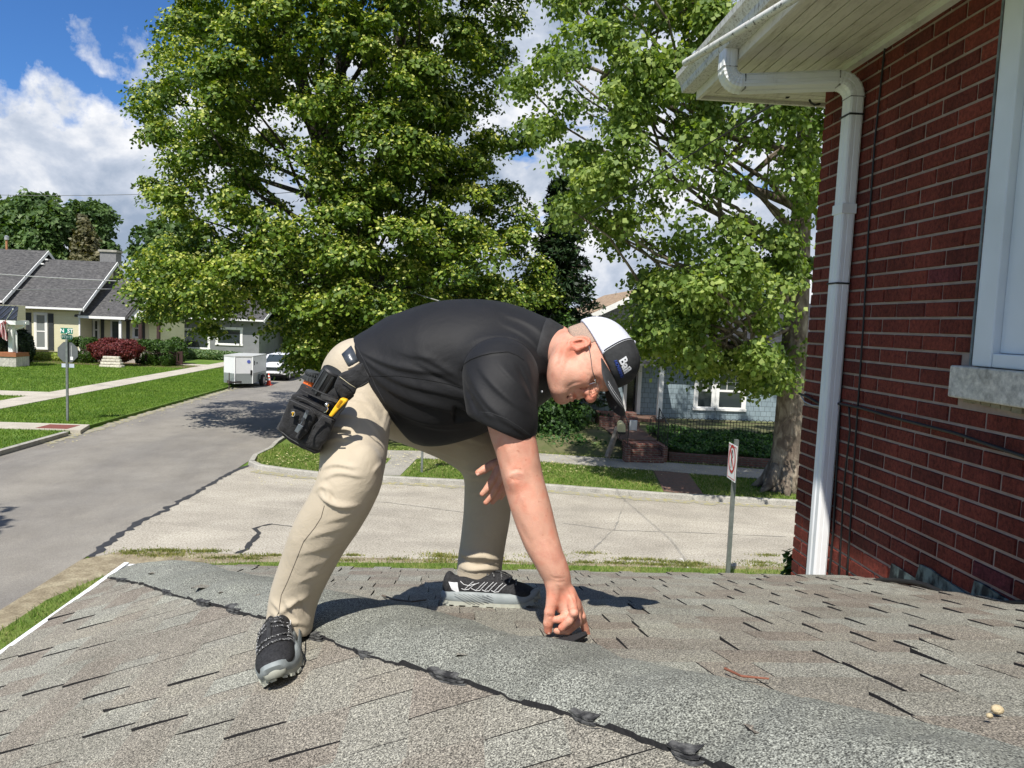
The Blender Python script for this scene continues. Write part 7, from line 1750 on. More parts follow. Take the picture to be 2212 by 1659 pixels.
# visor
rows = []; rowsb = []; st_rows = [[] for _ in range(5)]
cy_ = pB + dP*.5
fr = dP/np.linalg.norm(dP)
for i in range(25):
    a_ = R(-64 + 128*i/24); sx = math.sin(a_); cx2 = math.cos(a_); tp_ = math.sqrt(max(0, 1-(abs(a_)/R(64))**2.6))
    inner = pB + fr*(.120 + .112*cx2) + np.array([1, 0, 0])*.088*sx
    Lx = .080*tp_ + .0015; row = []
    for k in range(7):
        t_ = k/6; p = inner + fr*Lx*t_*(.62+.38*cx2) + np.array([1, 0, 0])*sx*Lx*t_*.20
        p = p - nP*(.022*(p[0]/.07)**2*(.35+.65*t_*tp_) + .016*t_**1.4*tp_) + nP*.003
        row.append(p)
    rows.append([hd(*p) for p in row]); rowsb.append([hd(*(p-nP*.004)) for p in row])
    for j in range(5): st_rows[j].append(hd(*(row[6]*(1-.16*j-.06) + row[0]*(.16*j+.06) + nP*.0012)))
mb = MB(); mb.grid(rows); mb.grid([list(reversed(r_)) for r_ in rowsb]); mb.grid([[rows[i][6], rowsb[i][6]] for i in range(25)]); mb.grid([[rows[0][k], rowsb[0][k]] for k in range(7)]); mb.grid([[rowsb[24][k], rows[24][k]] for k in range(7)])
vis = mb.build('visor', M_CBLK, cap_o2, smooth=True, ang=50)
mb = MB()
for r_ in st_rows: mb.tube(r_[3:-3], .00045, 4)
mb.build('visor_stitching', M_THREAD, vis)
# lettering wraps onto the front panel
def wrap_text(body, size, lx_, ly_, m_, bold, parent, shear=0.0, space=1.0):
    o = text_mesh('lettering', body, size, m_, Matrix.Identity(4), None, .0008, 'LEFT', bold, shear, space)
    me = o.data; 
    import bmesh
    bm = bmesh.new(); bm.from_mesh(me); bmesh.ops.subdivide_edges(bm, edges=bm.edges[:], cuts=2); bm.to_mesh(me); bm.free()
    for v in me.vertices:
        th = R(lx_) - v.co.x/.108; hgt = ly_ + v.co.y     # angle round the crown from the middle of the forehead, height above the opening
        # place on a band around the front
        base = pB + fr*(.120 + .118*math.cos(th)*(1-1.6*max(0, hgt-.02)*1.0)) + np.array([1, 0, 0])*.096*math.sin(th) + nP*hgt
        q_, n_ = snap(hd(*base), .0008 + (v.co.z+.0008)*.9); v.co = q_
    inv = world_of(parent).inverted(); me.transform(inv); o.parent = parent; me.update(); return o
wrap_text('Bail', .034, 50, .042, M_THREAD, .0009, cap_o2, 0, 1.0)
wrap_text('HOVERING', .0120, 53, .022, mat('blue_thread', (.02,.045,.20), (.03,.06,.26), 300, .8), .0004, cap_o2, .25)
MB().sphere(snap(hd(0, .030, .155))[0], .006, 8).build('button', M_CMESH, cap_o2, smooth=True)

# ---- glasses
M_WIRE = mat('glasses_wire', (.10,.10,.10), (.2,.2,.2), 30, .3, metallic=.9); M_SILV = mat('glasses_silver', (.6,.6,.6), (.7,.7,.7), 30, .25, metallic=1)
gl, gnt, gb = new_mat('lens'); gb.inputs['Base Color'].default_value = (.9,.92,.9,1); gb.inputs['Roughness'].default_value = .02; gb.inputs['Transmission Weight'].default_value = 1.0; gb.inputs['IOR'].default_value = 1.06; gb.inputs['Alpha'].default_value = .35
gs_o = MB()
for s_ in (1, -1):
    gs_o.tube([hd(s_*x, y, z) for x, y, z in ((.086, .012, .022), (.085, .040, .026), (.079, .070, .021), (.069, .105, .014), (.060, .130, .014))], [.0014, .0012, .0010, .0009, .0012], 6)
gs_ = gs_o.build('glasses', M_WIRE, man, smooth=True)
mb = MB()
for s_ in (1, -1): mb.tube([hd(s_*.061, .130, .013), hd(s_*.050, .1375, .013)], .0020, 6)
mb.tube([hd(.011, .142, .012), hd(0, .144, .015), hd(-.011, .142, .012)], .0012, 6); mb.build('bridge', M_SILV, gs_, smooth=True)
for s_ in (1, -1):
    o_ = [];
    for k in range(20):
        a_ = 2*math.pi*k/20; ex = math.copysign(abs(math.cos(a_))**.6, math.cos(a_)); ez = math.copysign(abs(math.sin(a_))**.6, math.sin(a_)); o_.append(hd(s_*(.033+.022*ex), .1400-.004*abs(.022*ex+.0)/.02*(1 if ex > 0 else .2), .003+.0135*ez))
    q_ = MB().prism(o_, Vector(hF)*.0012).build('lens', gl, gs_); q_m = MB().tube(o_ + [o_[0]], .00055, 4).build('lens_rim', M_SILV, q_)
# ---- polo shirt
def cloth(name, c1, c2, rough, bs, bstr, sheen=.0, spec=.3, weave=900):
    m, nt, b = new_mat(name); b.inputs['Roughness'].default_value = rough; b.inputs['Specular IOR Level'].default_value = spec; b.inputs['Sheen Weight'].default_value = sheen
    nt.links.new(ramp(nt, nz(nt, 5, 5, .6), [(.35, c1), (.65, c2)]), b.inputs['Base Color'])
    h1 = nz(nt, bs, 5, .6, .6); h2 = nz(nt, weave, 2, .5); mx = maths(nt, 'ADD', h1, maths(nt, 'MULTIPLY', h2, .10)); bump(nt, b, mx, bstr, .012); return m
M_SHIRT = cloth('black_jersey', (.0050,.0050,.0058), (.0082,.0082,.0094), .66, 9, .30, .03, .30)
M_KHAKI = cloth('khaki_twill', (.405,.345,.255), (.45,.385,.29), .75, 11, .45, .1, .3)
fs_ = Field(*pbox(745, 1215, 645, 970, 1.76, 2.56), .0043)
def fold(field, a, b_, r_, k, dep=0): field.cone(a, b_, r_, r_*.6, k, 'u' if dep >= 0 else 's')
# trunk: a belly hanging low and a broad rounded back
fs_.limb([P3(815, 812, 2.27), P3(870, 806, 2.27), P3(940, 802, 2.27), P3(1010, 792, 2.25), P3(1075, 780, 2.22), P3(1130, 778, 2.18), P3(1163, 766, 2.15)], [.110, .150, .190, .188, .160, .122, .086], .03, 5, flat=(FwN, .82))
fs_.ell(P3(950, 842, 2.27), (.150, .19, .138), .08)
fs_.ell(P3(1066, 815, 2.16), (.11, .17, .115), .06)
fs_.cone(J['shR'] + np.array([-.02, .03, .0]), P3(1104, 770, 2.36), .080, .085, .06)
hemA = P3(762, 741, 2.20); hemB = P3(880, 943, 2.20); hd_ = hemB-hemA; hn = np.cross(hd_, FwN); hn /= np.linalg.norm(hn); hn = hn if hn[0] < 0 else -hn
fs_.cone(P3(808, 806, 2.24), P3(850, 800, 2.26), .105, .14, .05, flat=(FwN, .8))
fs_.cone(P3(840, 858, 2.22), P3(920, 866, 2.25), .095, .125, .05, flat=(FwN, .8))
fs_.half(hemA, hn, fs_.lo, fs_.lo+fs_.h*fs_.n, .004)
# sleeve
fs_.limb([P3(1078, 806, 1.97), P3(1082, 858, 1.92), P3(1090, 925, 1.89)], [.078, .074, .068], .035)
fs_.cone(P3(1100, 870, 1.94), P3(1112, 940, 1.90), .046, .040, .03)
fs_.cone(P3(1092, 815, 1.97), P3(1108, 800, 2.08), .072, .066, .05)
slA = P3(1030, 908, 1.87); slB = P3(1152, 962, 1.87); sn_ = np.cross(slB-slA, FwN); sn_ /= np.linalg.norm(sn_); sn_ = sn_ if sn_[2] < 0 else -sn_
sbox_lo = P3(1000, 1000, 1.75)-.02; sbox_hi = P3(1175, 890, 2.02)+.02
fs_.half(slA, sn_, sbox_lo, sbox_hi, .004)
fs_.chain([P3(1105, 790, 2.37), P3(1098, 860, 2.42)], [.068, .060], .03)
def surf_pts(field_bvh, pts, off=0.0):
    out = []
    for a, b_ in pts:
        d = ray(a, b_); h_ = field_bvh.ray_cast(C0, d)
        if h_[0] is not None: out.append(np.array(h_[0] - d.normalized()*off))
    return out
V, Q = fs_.mesh(); V = relax(V, Q, 3, .5)
SF = [([(764,748),(800,772),(850,793),(905,803),(965,808)], .0060, 4, 12), ([(768,758),(815,800),(870,830),(940,846),(1010,862)], .0055, 4, 13), ([(775,775),(820,828),(880,862),(950,880),(1015,897)], .0065, 5, 14),
 ([(800,830),(850,885),(920,912),(980,915)], .0065, 5, 15), ([(900,790),(940,812),(985,835),(1010,848)], -.0045, 8, 4), ([(905,768),(950,790),(990,818)], .0035, 4, 11),
 ([(997,790),(996,815),(1006,845),(1022,875),(1032,892)], -.0070, 5, 6), ([(994,795),(1004,783),(1030,770),(1061,763),(1097,760),(1118,768)], .0030, 3, 9),
 ([(1118,768),(1134,780),(1144,798),(1150,822)], .0035, 4, 8), ([(1010,805),(1030,840),(1058,880),(1090,905),(1120,925)], .0060, 5, 13), ([(1035,795),(1060,828),(1095,862),(1135,890)], .0050, 5, 13), ([(1075,785),(1100,815),(1130,845),(1150,868)], .0042, 4, 11),
 ([(1010,830),(1035,870),(1062,905)], .0045, 4, 10), ([(1090,680),(1125,692),(1155,708),(1175,725)], .0045, 4, 10), ([(1085,700),(1120,716),(1150,738),(1168,760)], .0040, 4, 9), ([(1100,728),(1130,745),(1155,770)], .0042, 4, 9), ([(1120,790),(1140,830),(1150,870)], -.0035, 7, 4),
 ([(880,905),(940,925),(1000,925)], .0040, 5, 12), ([(860,760),(900,772),(950,776)], .0022, 4, 14), ([(1060,900),(1100,918),(1148,945)], .0016, 2, 3), ([(1034,898),(1060,896),(1100,914),(1150,950)], .0018, 2, 3)]
V = creases(V, Q, SF, .0022, 7)
shirt = np_mesh('polo_shirt', V, Q, M_SHIRT, man, smooth=True)
sbv = BVHTree.FromPolygons([tuple(v) for v in V], [tuple(int(i) for i in q_) for q_ in Q])
M_SST = mat('shirt_seam', (.002,.002,.002), (.004,.004,.004), 60, .9); M_SST2 = mat('shirt_stitch', (.03,.03,.032), (.05,.05,.052), 400, .8)
def sline(pts, nm, m_, r_):
    P_ = []
    for i in range(len(pts)-1):
        for k in range(8): P_.append((pts[i][0]+(pts[i+1][0]-pts[i][0])*k/8, pts[i][1]+(pts[i+1][1]-pts[i][1])*k/8))
    Q_ = surf_pts(sbv, P_, .0004)
    if len(Q_) > 2: MB().tube(Q_, r_, 5).build(nm, m_, shirt)
sline([(796,812),(860,812),(920,820),(970,830),(1000,838)], 'side_seam', M_SST, .0009)
sline([(996,800),(1003,786),(1018,776),(1040,768),(1062,763),(1097,760),(1118,768),(1134,780)], 'armhole_seam', M_SST, .0012)
sline([(1036,890),(1060,892),(1095,905),(1125,924),(1150,944)], 'sleeve_stitch', M_SST2, .0006)
sline([(770,748),(792,790),(812,835),(836,878),(862,912)], 'hem_stitch', M_SST2, .0006)
# collar
cc_ = P3(1189, 760, 2.115); rows = []; ax_c = RtN*.93+UpN*.17+FwN*-.12; ax_c /= np.linalg.norm(ax_c)
up_c = (P3(1201, 703, 2.115)-P3(1173, 826, 2.115)); hh_ = np.linalg.norm(up_c)/2; up_c /= np.linalg.norm(up_c); ax_c -= up_c*(ax_c@up_c); ax_c /= np.linalg.norm(ax_c); sd_c = np.cross(ax_c, up_c)
for i in range(49):
    a_ = 2*math.pi*i/48; row = []
    for t_, rr_ in ((-.030, 1.10), (-.022, 1.12), (-.008, 1.06), (.008, 1.0), (.019, .955), (.022, .94), (.018, .92), (.0, .90)):
        lean = .012*max(0, -math.cos(a_)); row.append(cc_ + ax_c*(t_-lean*(1 if t_ < 0 else .2)) + up_c*hh_*rr_*math.cos(a_) + sd_c*.102*rr_*math.sin(a_))
    rows.append(row)
M_RIB = mat('ribbed_collar', (.012,.012,.013), (.020,.020,.021), 60, .75, .8, 330, .0015)
MB().grid(rows).build('collar', M_RIB, shirt, smooth=True, ang=70)
mb = MB(); mb.sphere(P3(1170, 846, 1.99), .0035, 8).build('button', M_THREAD, shirt)

# ---- trousers
fp = Field(*pbox(565, 1110, 740, 1390, 1.78, 2.66), .0045)
fp.limb([P3(776, 838, 2.20), P3(767, 905, 2.12), P3(764, 980, 2.00), P3(752, 1048, 1.93), P3(722, 1108, 1.93), P3(690, 1160, 1.95), P3(661, 1225, 1.97), P3(635, 1292, 1.98), P3(622, 1372, 1.955)], [.098, .097, .085, .0765, .0745, .072, .066, .0610, .0565], .012)
fp.ell(P3(787, 1015, 1.90), (.040, .045, .065), .04)                       # knee
fp.cone(P3(790, 838, 2.22), P3(845, 848, 2.42), .112, .105, .05)
fp.cone(P3(762, 800, 2.22), P3(790, 815, 2.42), .082, .08, .05); fp.cone(P3(778, 782, 2.22), P3(850, 806, 2.28), .066, .10, .04); fp.cone(P3(765, 790, 2.16), P3(850, 830, 2.16), .055, .07, .04)
fp.limb([P3(850, 868, 2.42), P3(930, 905, 2.44), P3(1000, 948, 2.46), P3(1050, 1004, 2.44), P3(1053, 1095, 2.43), P3(1046, 1154, 2.43), P3(1037, 1215, 2.43), P3(1032, 1264, 2.43)], [.115, .105, .091, .078, .074, .071, .070, .068], .012)
for p, n_ in ((P3(622, 1360, 1.96), P3(625, 1366, 1.96)-P3(634, 1300, 1.96)), (P3(1033, 1249, 2.43), P3(1031, 1252, 2.43)-P3(1038, 1200, 2.42))): fp.half(p, n_, p-.13, p+.13, .004)
V, Q = fp.mesh(); V = relax(V, Q, 2, .5)
TF = [([(700,842),(740,838),(790,850)], .004, 3, 8), ([(697,868),(735,860),(785,868),(815,885)], .0045, 3, 9), ([(697,905),(735,897),(775,902)], .005, 3, 9), ([(697,935),(725,925),(765,930)], .0065, 3, 9), ([(699,957),(728,948),(775,956)], .0055, 3, 9),
 ([(700,1012),(725,1004),(768,1012)], .0075, 3, 8), ([(701,1034),(730,1022),(780,1030)], .0065, 3, 9), ([(690,1068),(705,1084),(735,1096),(768,1094)], .0105, 3, 8), ([(684,1060),(697,1050),(708,1060),(712,1080)], .0065, 4, 6), ([(703,1056),(712,1066),(722,1082)], -.006, 4, 4),
 ([(862,850),(845,890),(832,935)], .006, 4, 10), ([(838,860),(835,890),(825,930)], .005, 4, 9), ([(800,838),(825,872),(846,915)], .004, 3, 10), ([(780,860),(808,892),(832,930)], .004, 3, 10), ([(770,885),(798,912),(826,945)], .0035, 3, 9),
 ([(824,1000),(812,1010),(806,1022)], .004, 3, 6), ([(700,1130),(735,1120),(765,1108)], .003, 3, 10), ([(665,1165),(700,1150),(740,1142)], .0035, 3, 11), ([(640,1200),(680,1190),(720,1180)], .003, 3, 11), ([(690,1230),(705,1210),(722,1195)], .0035, 3, 8), ([(655,1240),(672,1225),(700,1212)], .0025, 3, 9),
 ([(640,1262),(662,1250),(698,1240)], .003, 3, 9), ([(586,1298),(600,1312),(612,1330)], .0065, 3, 8), ([(606,1330),(622,1312),(642,1300),(664,1290)], .0085, 3, 8), ([(615,1300),(632,1318),(650,1345)], .0065, 3, 7), ([(585,1322),(605,1340),(635,1350)], .006, 3, 8), ([(640,1292),(655,1310),(668,1335)], -.006, 6, 3), ([(612,1350),(640,1346),(662,1352)], .005, 3, 7),
 ([(892,948),(950,948),(1010,968)], .0045, 3, 9), ([(900,962),(950,975),(1000,995)], .003, 3, 8), ([(955,930),(1000,945),(1045,960)], .0045, 3, 9), ([(1006,1014),(1028,1020),(1055,1010)], .0085, 3, 7), ([(1008,1030),(1030,1036),(1060,1028)], .0065, 3, 8), ([(1005,1060),(1030,1068),(1060,1060)], .0035, 3, 9),
 ([(988,1192),(1012,1204),(1045,1202),(1082,1210)], .0100, 3, 8), ([(992,1204),(1010,1216),(1040,1222),(1060,1214)], -.0075, 5, 5), ([(988,1222),(1015,1234),(1050,1228),(1080,1232)], .0075, 3, 7), ([(1045,1195),(1060,1212),(1078,1222)], .0055, 3, 7)]
V = creases(V, Q, TF, .0026, 8, 3)
pbv = BVHTree.FromPolygons([tuple(v) for v in V], [tuple(int(i) for i in q_) for q_ in Q])
tro = np_mesh('trousers', V, Q, M_KHAKI, man, smooth=True)
pbv = BVHTree.FromPolygons([tuple(v) for v in V], [tuple(int(i) for i in q_) for q_ in Q])
M_STI = mat('dark_seam_thread', (.07,.06,.045), (.1,.085,.065), 60, .9)
def stitched(pts, name, m_, par, r_, off=-.0006, bvh=None):
    P_ = []
    for i in range(len(pts)-1):
        for k in range(8): P_.append((pts[i][0]+(pts[i+1][0]-pts[i][0])*k/8, pts[i][1]+(pts[i+1][1]-pts[i][1])*k/8))
    Q_ = surf_pts(bvh or pbv, P_, off); return MB().tube(Q_, r_, 5).build(name, m_, par)
stitched([(701,1092),(694,1118),(680,1140),(656,1170),(638,1215),(622,1255),(608,1285),(604,1310),(603,1322),(592,1340)], 'side_seam', M_STI, tro, .0013)
stitched([(583,1356),(605,1366),(632,1370),(655,1362)], 'hem_seam', M_STI, tro, .0007)
stitched([(990,1232),(1020,1244),(1050,1240),(1074,1234)], 'hem_seam', M_STI, tro, .0007)
# belt
bl = MB(); rows = []
for a, b_, c_, d_ in ((738,766,759,747),(743,775,766,760),(748,784,771,772),(754,793,775,782)):
    p1 = surf_pts(pbv, [(a, b_)], .004); p2 = surf_pts(pbv, [(c_, d_)], .004)
    if p1 and p2: rows.append([p1[0], p2[0]])
M_LEATH = mat('black_leather', (.03,.036,.045), (.06,.068,.08), 30, .32, .4, 120, .002, spec=.6)
if len(rows) > 1:
    o = bl.grid(rows).build('belt', M_LEATH, man, smooth=True); s__ = o.modifiers.new('t', 'SOLIDIFY'); s__.thickness = .005; s__.offset = 0
stitched([(752,796),(764,792),(778,782)], 'belt_loop', M_KHAKI, tro, .005, .002)

# ---- shoes
M_UPPER = mat('shoe_mesh', (.010,.010,.011), (.028,.028,.030), 170, .8, .9, 300, .0015, spec=.3); M_SOLE = mat('shoe_foam', (.20,.225,.225), (.26,.285,.285), 30, .6, .4, 60, .002)
M_OUTS = mat('outsole_pale', (.36,.37,.31), (.31,.31,.26), 40, .7); M_LACE = mat('shoe_line', (.62,.63,.64), (.5,.5,.5), 200, .7)
def shoe(toe, heel, n_, label, laced):
    toe = np.array(toe); heel = np.array(heel); n_ = np.array(n_, float); n_ /= np.linalg.norm(n_); y = toe-heel; L_ = np.linalg.norm(y); y /= L_; n_ = n_-y*(n_@y); n_ /= np.linalg.norm(n_); x = np.cross(y, n_); A = np.stack([x, y, n_], 1)
    S_ = L_/.315
    def w(a, b_, c_): return heel + A@(np.array([a, b_, c_])*S_)
    fu = Field(np.min([w(i, j, k) for i in (-.08, .08) for j in (-.05, .34) for k in (-.02, .2)], 0), np.max([w(i, j, k) for i in (-.08, .08) for j in (-.05, .34) for k in (-.02, .2)], 0), .0032)
    def e(c, r3, k=.02, mode='u', ro=0): fu.ell(w(*c), np.array(r3)*S_, k*S_, mode, A@rotx(R(ro)))
    e((0, .262, .044), (.047, .056, .028)); e((0, .220, .050), (.046, .066, .034)); e((0, .158, .062), (.041, .072, .042), .03, 'u', 20); e((0, .055, .054), (.036, .055, .040), .03); e((0, .085, .070), (.032, .044, .026), .02, 'u', 6)
    e((0, .014, .064), (.028, .020, .044), .02); e((0, .066, .122), (.026, .036, .036), .006, 's')
    fu.half(w(0, .1, .030), -n_, fu.lo, fu.lo+fu.h*fu.n, .002)
    V, Q = fu.mesh(); V = relax(V, Q, 1); up = np_mesh('shoe', V, Q, M_UPPER, man, smooth=True); ub = BVHTree.FromPolygons([tuple(v) for v in V], [tuple(int(i) for i in q_) for q_ in Q])
    # sole outline
    def outl(k, z, toeup=0): 
        o = []
        for i in range(40):
            a_ = 2*math.pi*i/40; s_, c_ = math.sin(a_), math.cos(a_); yy = .1575 + .163*c_*k; wd = .046 + .012*math.exp(-((yy-.225)/.07)**2) - .006*math.exp(-((yy-.12)/.05)**2)
            xx = wd*math.copysign(abs(s_)**.62, s_)*k; lift = .020*max(0, (yy-.255)/.06)**2 + .010*max(0, (.03-yy)/.045)**2; o.append(w(xx, yy, z + (lift if toeup else 0)))
        return o
    mb = MB(); R_ = [outl(.97, .010, 1), outl(1.03, .014, 1), outl(1.05, .026, 1), outl(1.0, .040, 1), outl(.93, .044, 1)]
    n = 40; vs = [p for r_ in R_ for p in r_]; mb._add(vs, [(i*n+k, i*n+(k+1) % n, (i+1)*n+(k+1) % n, (i+1)*n+k) for i in range(4) for k in range(n)] + [tuple(range(4*n, 5*n))]); so = mb.build('midsole', M_SOLE, up, smooth=True, ang=45)
    if so.data.polygons[len(so.data.polygons)-1].normal.dot(Vector(n_)) < 0: so.data.flip_normals()
    mb = MB(); o1 = outl(.99, .0, 1); o2 = outl(1.0, .0125, 1)
    mb._add(o1+o2, [(k, (k+1) % n, n+(k+1) % n, n+k) for k in range(n)] + [tuple(reversed(range(n)))]); 
    for k in range(0, 40, 2):
        a, b_ = Vector(o1[k]), Vector(o1[(k+1) % 40]); mb.bar(a - Vector(n_)*.0015, b_ - Vector(n_)*.0015, .006, .006, tuple(n_))
    mb.build('outsole', M_OUTS, up)
    for s_ in (1, -1):
        mb = MB()
        for j in range(9):
            y0 = .045+.016*j; mb.tube([w(s_*(.0485+.0035*math.sin(y0*14)), y0, .038), w(s_*(.0515+.0035*math.sin(y0*14)), y0+.03, .026), w(s_*(.0505+.0035*math.sin(y0*14)), y0+.055, .015)], .0011, 4)
        mb.build('sole_line', mat('sole_groove', (.10,.115,.115), (.14,.155,.155), 30, .7) if 'sole_groove' not in bpy.data.materials else bpy.data.materials['sole_groove'], so)
    # toe bumper
    mb = MB(); rows = []
    for i in range(11):
        a_ = -.55 + 1.1*i/10; 
        rows.append([w(.052*math.sin(a_)*1.0, .272+.058*math.cos(a_*1.25), .016+.012), w(.050*math.sin(a_), .268+.056*math.cos(a_*1.25), .048 - .016*abs(a_)), w(.046*math.sin(a_), .258+.052*math.cos(a_*1.25), .060-.02*abs(a_))])
    mb.grid(rows); o = mb.build('toe_cap', M_OUTS, up, smooth=True); s__ = o.modifiers.new('t', 'SOLIDIFY'); s__.thickness = .003; s__.offset = 0
    def near(a, b_, c_, off=.0012):
        l, nn, i, d = ub.find_nearest(Vector(w(a, b_, c_))); cen = Vector(w(0, b_, .045)); nn = nn if nn.dot(l-cen) > 0 else -nn; return l + nn*off
    for s_ in (-1, 1):
        mb = MB()
        for j in range(4):
            y0 = .100+.034*j
            mb.tube([near(s_*.052, y0-.020+t_*.030, .050+t_*.035, .0012) for t_ in [k/8 for k in range(9)]], .0011, 5)
            mb.tube([near(s_*.052, y0-.008+t_*.030, .047+t_*.036, .0012) for t_ in [k/8 for k in range(9)]], .0011, 5)
            mb.tube([near(s_*.055, y0-.032, .052), near(s_*.055, y0-.020, .046), near(s_*.055, y0-.005, .049)], .0012, 5)
        mb.tube([near(s_*.05, .06, .085), near(s_*.052, .075, .070), near(s_*.053, .095, .064), near(s_*.05, .115, .075)], .0012, 5)
        mb.build('side_line', M_LACE, up)
    mb = MB()
    for j in range(6):
        y0 = .118+.024*j; z0 = .110-.010*j
        mb.tube([near(s_*x, y0 + (0 if x < .01 else 0) + .010*s_*x/.02, z0, .0035) for s_, x in ((-1, .026), (-1, .012), (1, .0), (1, .012), (1, .026))], .0026, 6)
    for s_ in (-1, 1):
        mb.tube([near(0, .112, .12, .005), near(s_*.018, .108, .118, .008), near(s_*.032, .112, .10, .006), near(s_*.022, .120, .11, .005), near(0, .112, .12, .005)], .0022, 5)
    mb.build('laces', mat('lace_cord', (.03,.03,.03), (.5,.5,.5), 320, .8, lo=.55, hi=.62) if 'lace_cord' not in bpy.data.materials else bpy.data.materials['lace_cord'], up)
    mb = MB().tube([near(0, .115+.10*t_, .13-.06*t_, .0045) for t_ in [k/6 for k in range(7)]], .005, 6, flat=.4); mb.build('tongue_strip', M_CBLK, up)
    # reflective heel patch
    for s_ in (1, -1):
        mb = MB(); rows = [[near(s_*.045, .020+.030*i/5+.012*j/3, .078-.030*j/3-.016*i/5*(j/3), .0016) for j in range(4)] for i in range(6)]; mb.grid(rows); mb.build('heel_patch', mat('reflective_grey', (.50,.51,.52), (.62,.63,.64), 90, .35) if 'reflective_grey' not in bpy.data.materials else bpy.data.materials['reflective_grey'], up, smooth=True)
    # ankle and sock
    return up
tR = np.array(px_on(607, 1492, 'L')); hR_ = np.array(px_on(622, 1378, 'L'))
dR = tR-hR_; dR = dR/np.linalg.norm(dR)*.305; heelR = tR-dR
nLw = np.array(MH @ nL); nRw = np.array(MH @ nR)
shoe(tR + nLw*.012, heelR + nLw*.012, nLw, 'r', 1)
tL = np.array(px_on(1152, 1318, 'R')); hL_ = np.array(px_on(965, 1309, 'R')); dL = tL-hL_; dL = dL/np.linalg.norm(dL)*.305
cL = (tL+hL_)/2; shoe(cL+dL/2 + nRw*.009, cL-dL/2 + nRw*.009, nRw, 'l', 1)
print('shoe L px len', np.linalg.norm(tL-hL_), 'R', np.linalg.norm(tR-hR_))
fa_ = MB()
for a, b_ in (((632, 1330, 2.02), (612, 1395, 2.03)), ((1033, 1225, 2.44), (1018, 1285, 2.46))): fa_.tube([P3(*a), P3(*b_)], [.045, .040], 12)
fa_.build('sock', M_CBLK, man, smooth=True)
# ---- tool pouch and tools (hang at the right hip)
YP = 1.93
def pp(a, b_, d=0.0): return Vector(at_y(a, b_, YP + d))
def c2(x, y): return (599.04 + x*.22407, 777.6 + y*.22407)       # from the enlarged view of the pouch
def cp(x, y, d=0.0): a, b_ = c2(x, y); return pp(a, b_, d)
M_NYL = cloth('black_nylon', (.010,.010,.011), (.020,.020,.021), .78, 60, .5, .1, .3, 700); M_WEB = mat('black_webbing', (.016,.016,.017), (.035,.035,.036), 200, .7, .8, 260, .001)
M_TRM = mat('edge_binding', (.03,.03,.031), (.055,.055,.056), 120, .7)
po = thing('tool_pouch', 'black nylon tool pouch hanging from the belt at the hip', 'tool pouch', cp(380, 870))
def extr(pts, d0, d1, name, m, par, bev=.006, bulge=0):
    mb = MB().prism([cp(x, y, d0) for x, y in pts], Vector((0, d1-d0, 0))); return mb.build(name, m, par, bevel=bev, seg=3)
def pouchf(pts, d_front, d_back, name, par, h_=.0032, m=None, rough=.004):
    """puffy cloth pocket: extruded outline with rounded, slightly uneven faces"""
    f_ = poly_field([c2(*p) for p in pts]); A3 = [np.array(cp(*p)) for p in pts]; lo = np.min(A3, 0)-.02; hi = np.max(A3, 0)+.02; lo[1] = YP+d_front-.02; hi[1] = YP+d_back+.02
    F_ = Field(lo, hi, h_); X, Y, Z = F_.pts([0, 0, 0], F_.n); P_ = np.stack([X.ravel(), Y.ravel(), Z.ravel()-EYE], 1)
    dep = P_@FwN; u = CX + F_PX*(P_@RtN)/dep; v = CY - F_PX*(P_@UpN)/dep; ins, d = f_(u, v); d2 = np.where(ins, -d, d)*YP/F_PX
    d2 = d2.reshape(X.shape); mid = YP+(d_front+d_back)/2; hw2 = (d_back-d_front)/2
    bul = np.clip(-d2/.05, 0, 1)**.5
    dy = np.abs(Y-mid)-hw2*(.55+.45*bul)
    w_ = np.sin(X*150+Z*60)*np.sin(Z*130-X*40)*.0012
    a = np.maximum(d2, 0); b_ = np.maximum(dy, 0); F_.D = (np.sqrt(a*a+b_*b_)+np.minimum(np.maximum(d2, dy), 0)-.004+w_).astype(np.float32)
    V, Q = F_.mesh(); V = relax(V, Q, 1); return np_mesh(name, V, Q, m or M_NYL, par, smooth=True)
main = [(205,310),(248,242),(330,280),(440,326),(575,370),(560,440),(470,640),(395,880),(360,885),(230,830),(120,770),(10,660),(60,560),(130,400)]
pouchf(main, -.035, .075, 'bag', po)
pouchf([(128,385),(330,460),(440,520),(400,640),(250,790),(215,800),(20,665),(80,520)], -.062, -.020, 'front_pocket', po)
pouchf([(150,350),(215,330),(400,430),(470,470),(440,540),(330,470),(135,395)], -.052, -.018, 'middle_pocket', po)
pouchf([(430,530),(545,580),(480,740),(400,850),(290,830),(225,795),(300,700)], -.070, -.010, 'side_pocket', po)
pouchf([(320,480),(370,540),(270,700),(205,755),(190,745),(250,620)], -.075, -.050, 'flap', po)
pouchf([(580,245),(640,265),(730,345),(610,420),(560,400),(480,330)], -.030, .010, 'tool_sleeve', po)
pouchf([(600,155),(815,45),(880,205),(755,270),(735,320),(640,370),(560,260)], -.055, -.020, 'belt_panel', po)
def strip(pts, w_, d, name, m, par, th=.0015):
    P_ = [cp(x, y, d) for x, y in pts]; mb = MB()
    return mb.tube(P_, w_, 8, flat=.35).build(name, m, par, smooth=True)
strip([(250,232),(330,272),(440,322),(575,372)], .0062, -.052, 'top_binding', M_WEB, po); strip([(225,285),(320,335),(430,385),(560,410)], .0045, -.054, 'top_binding', M_WEB, po)
strip([(128,388),(220,430),(310,470),(370,530)], .0035, -.072, 'pocket_binding', M_TRM, po); strip([(190,352),(280,385),(350,425),(450,472)], .0030, -.062, 'pocket_binding', M_TRM, po)
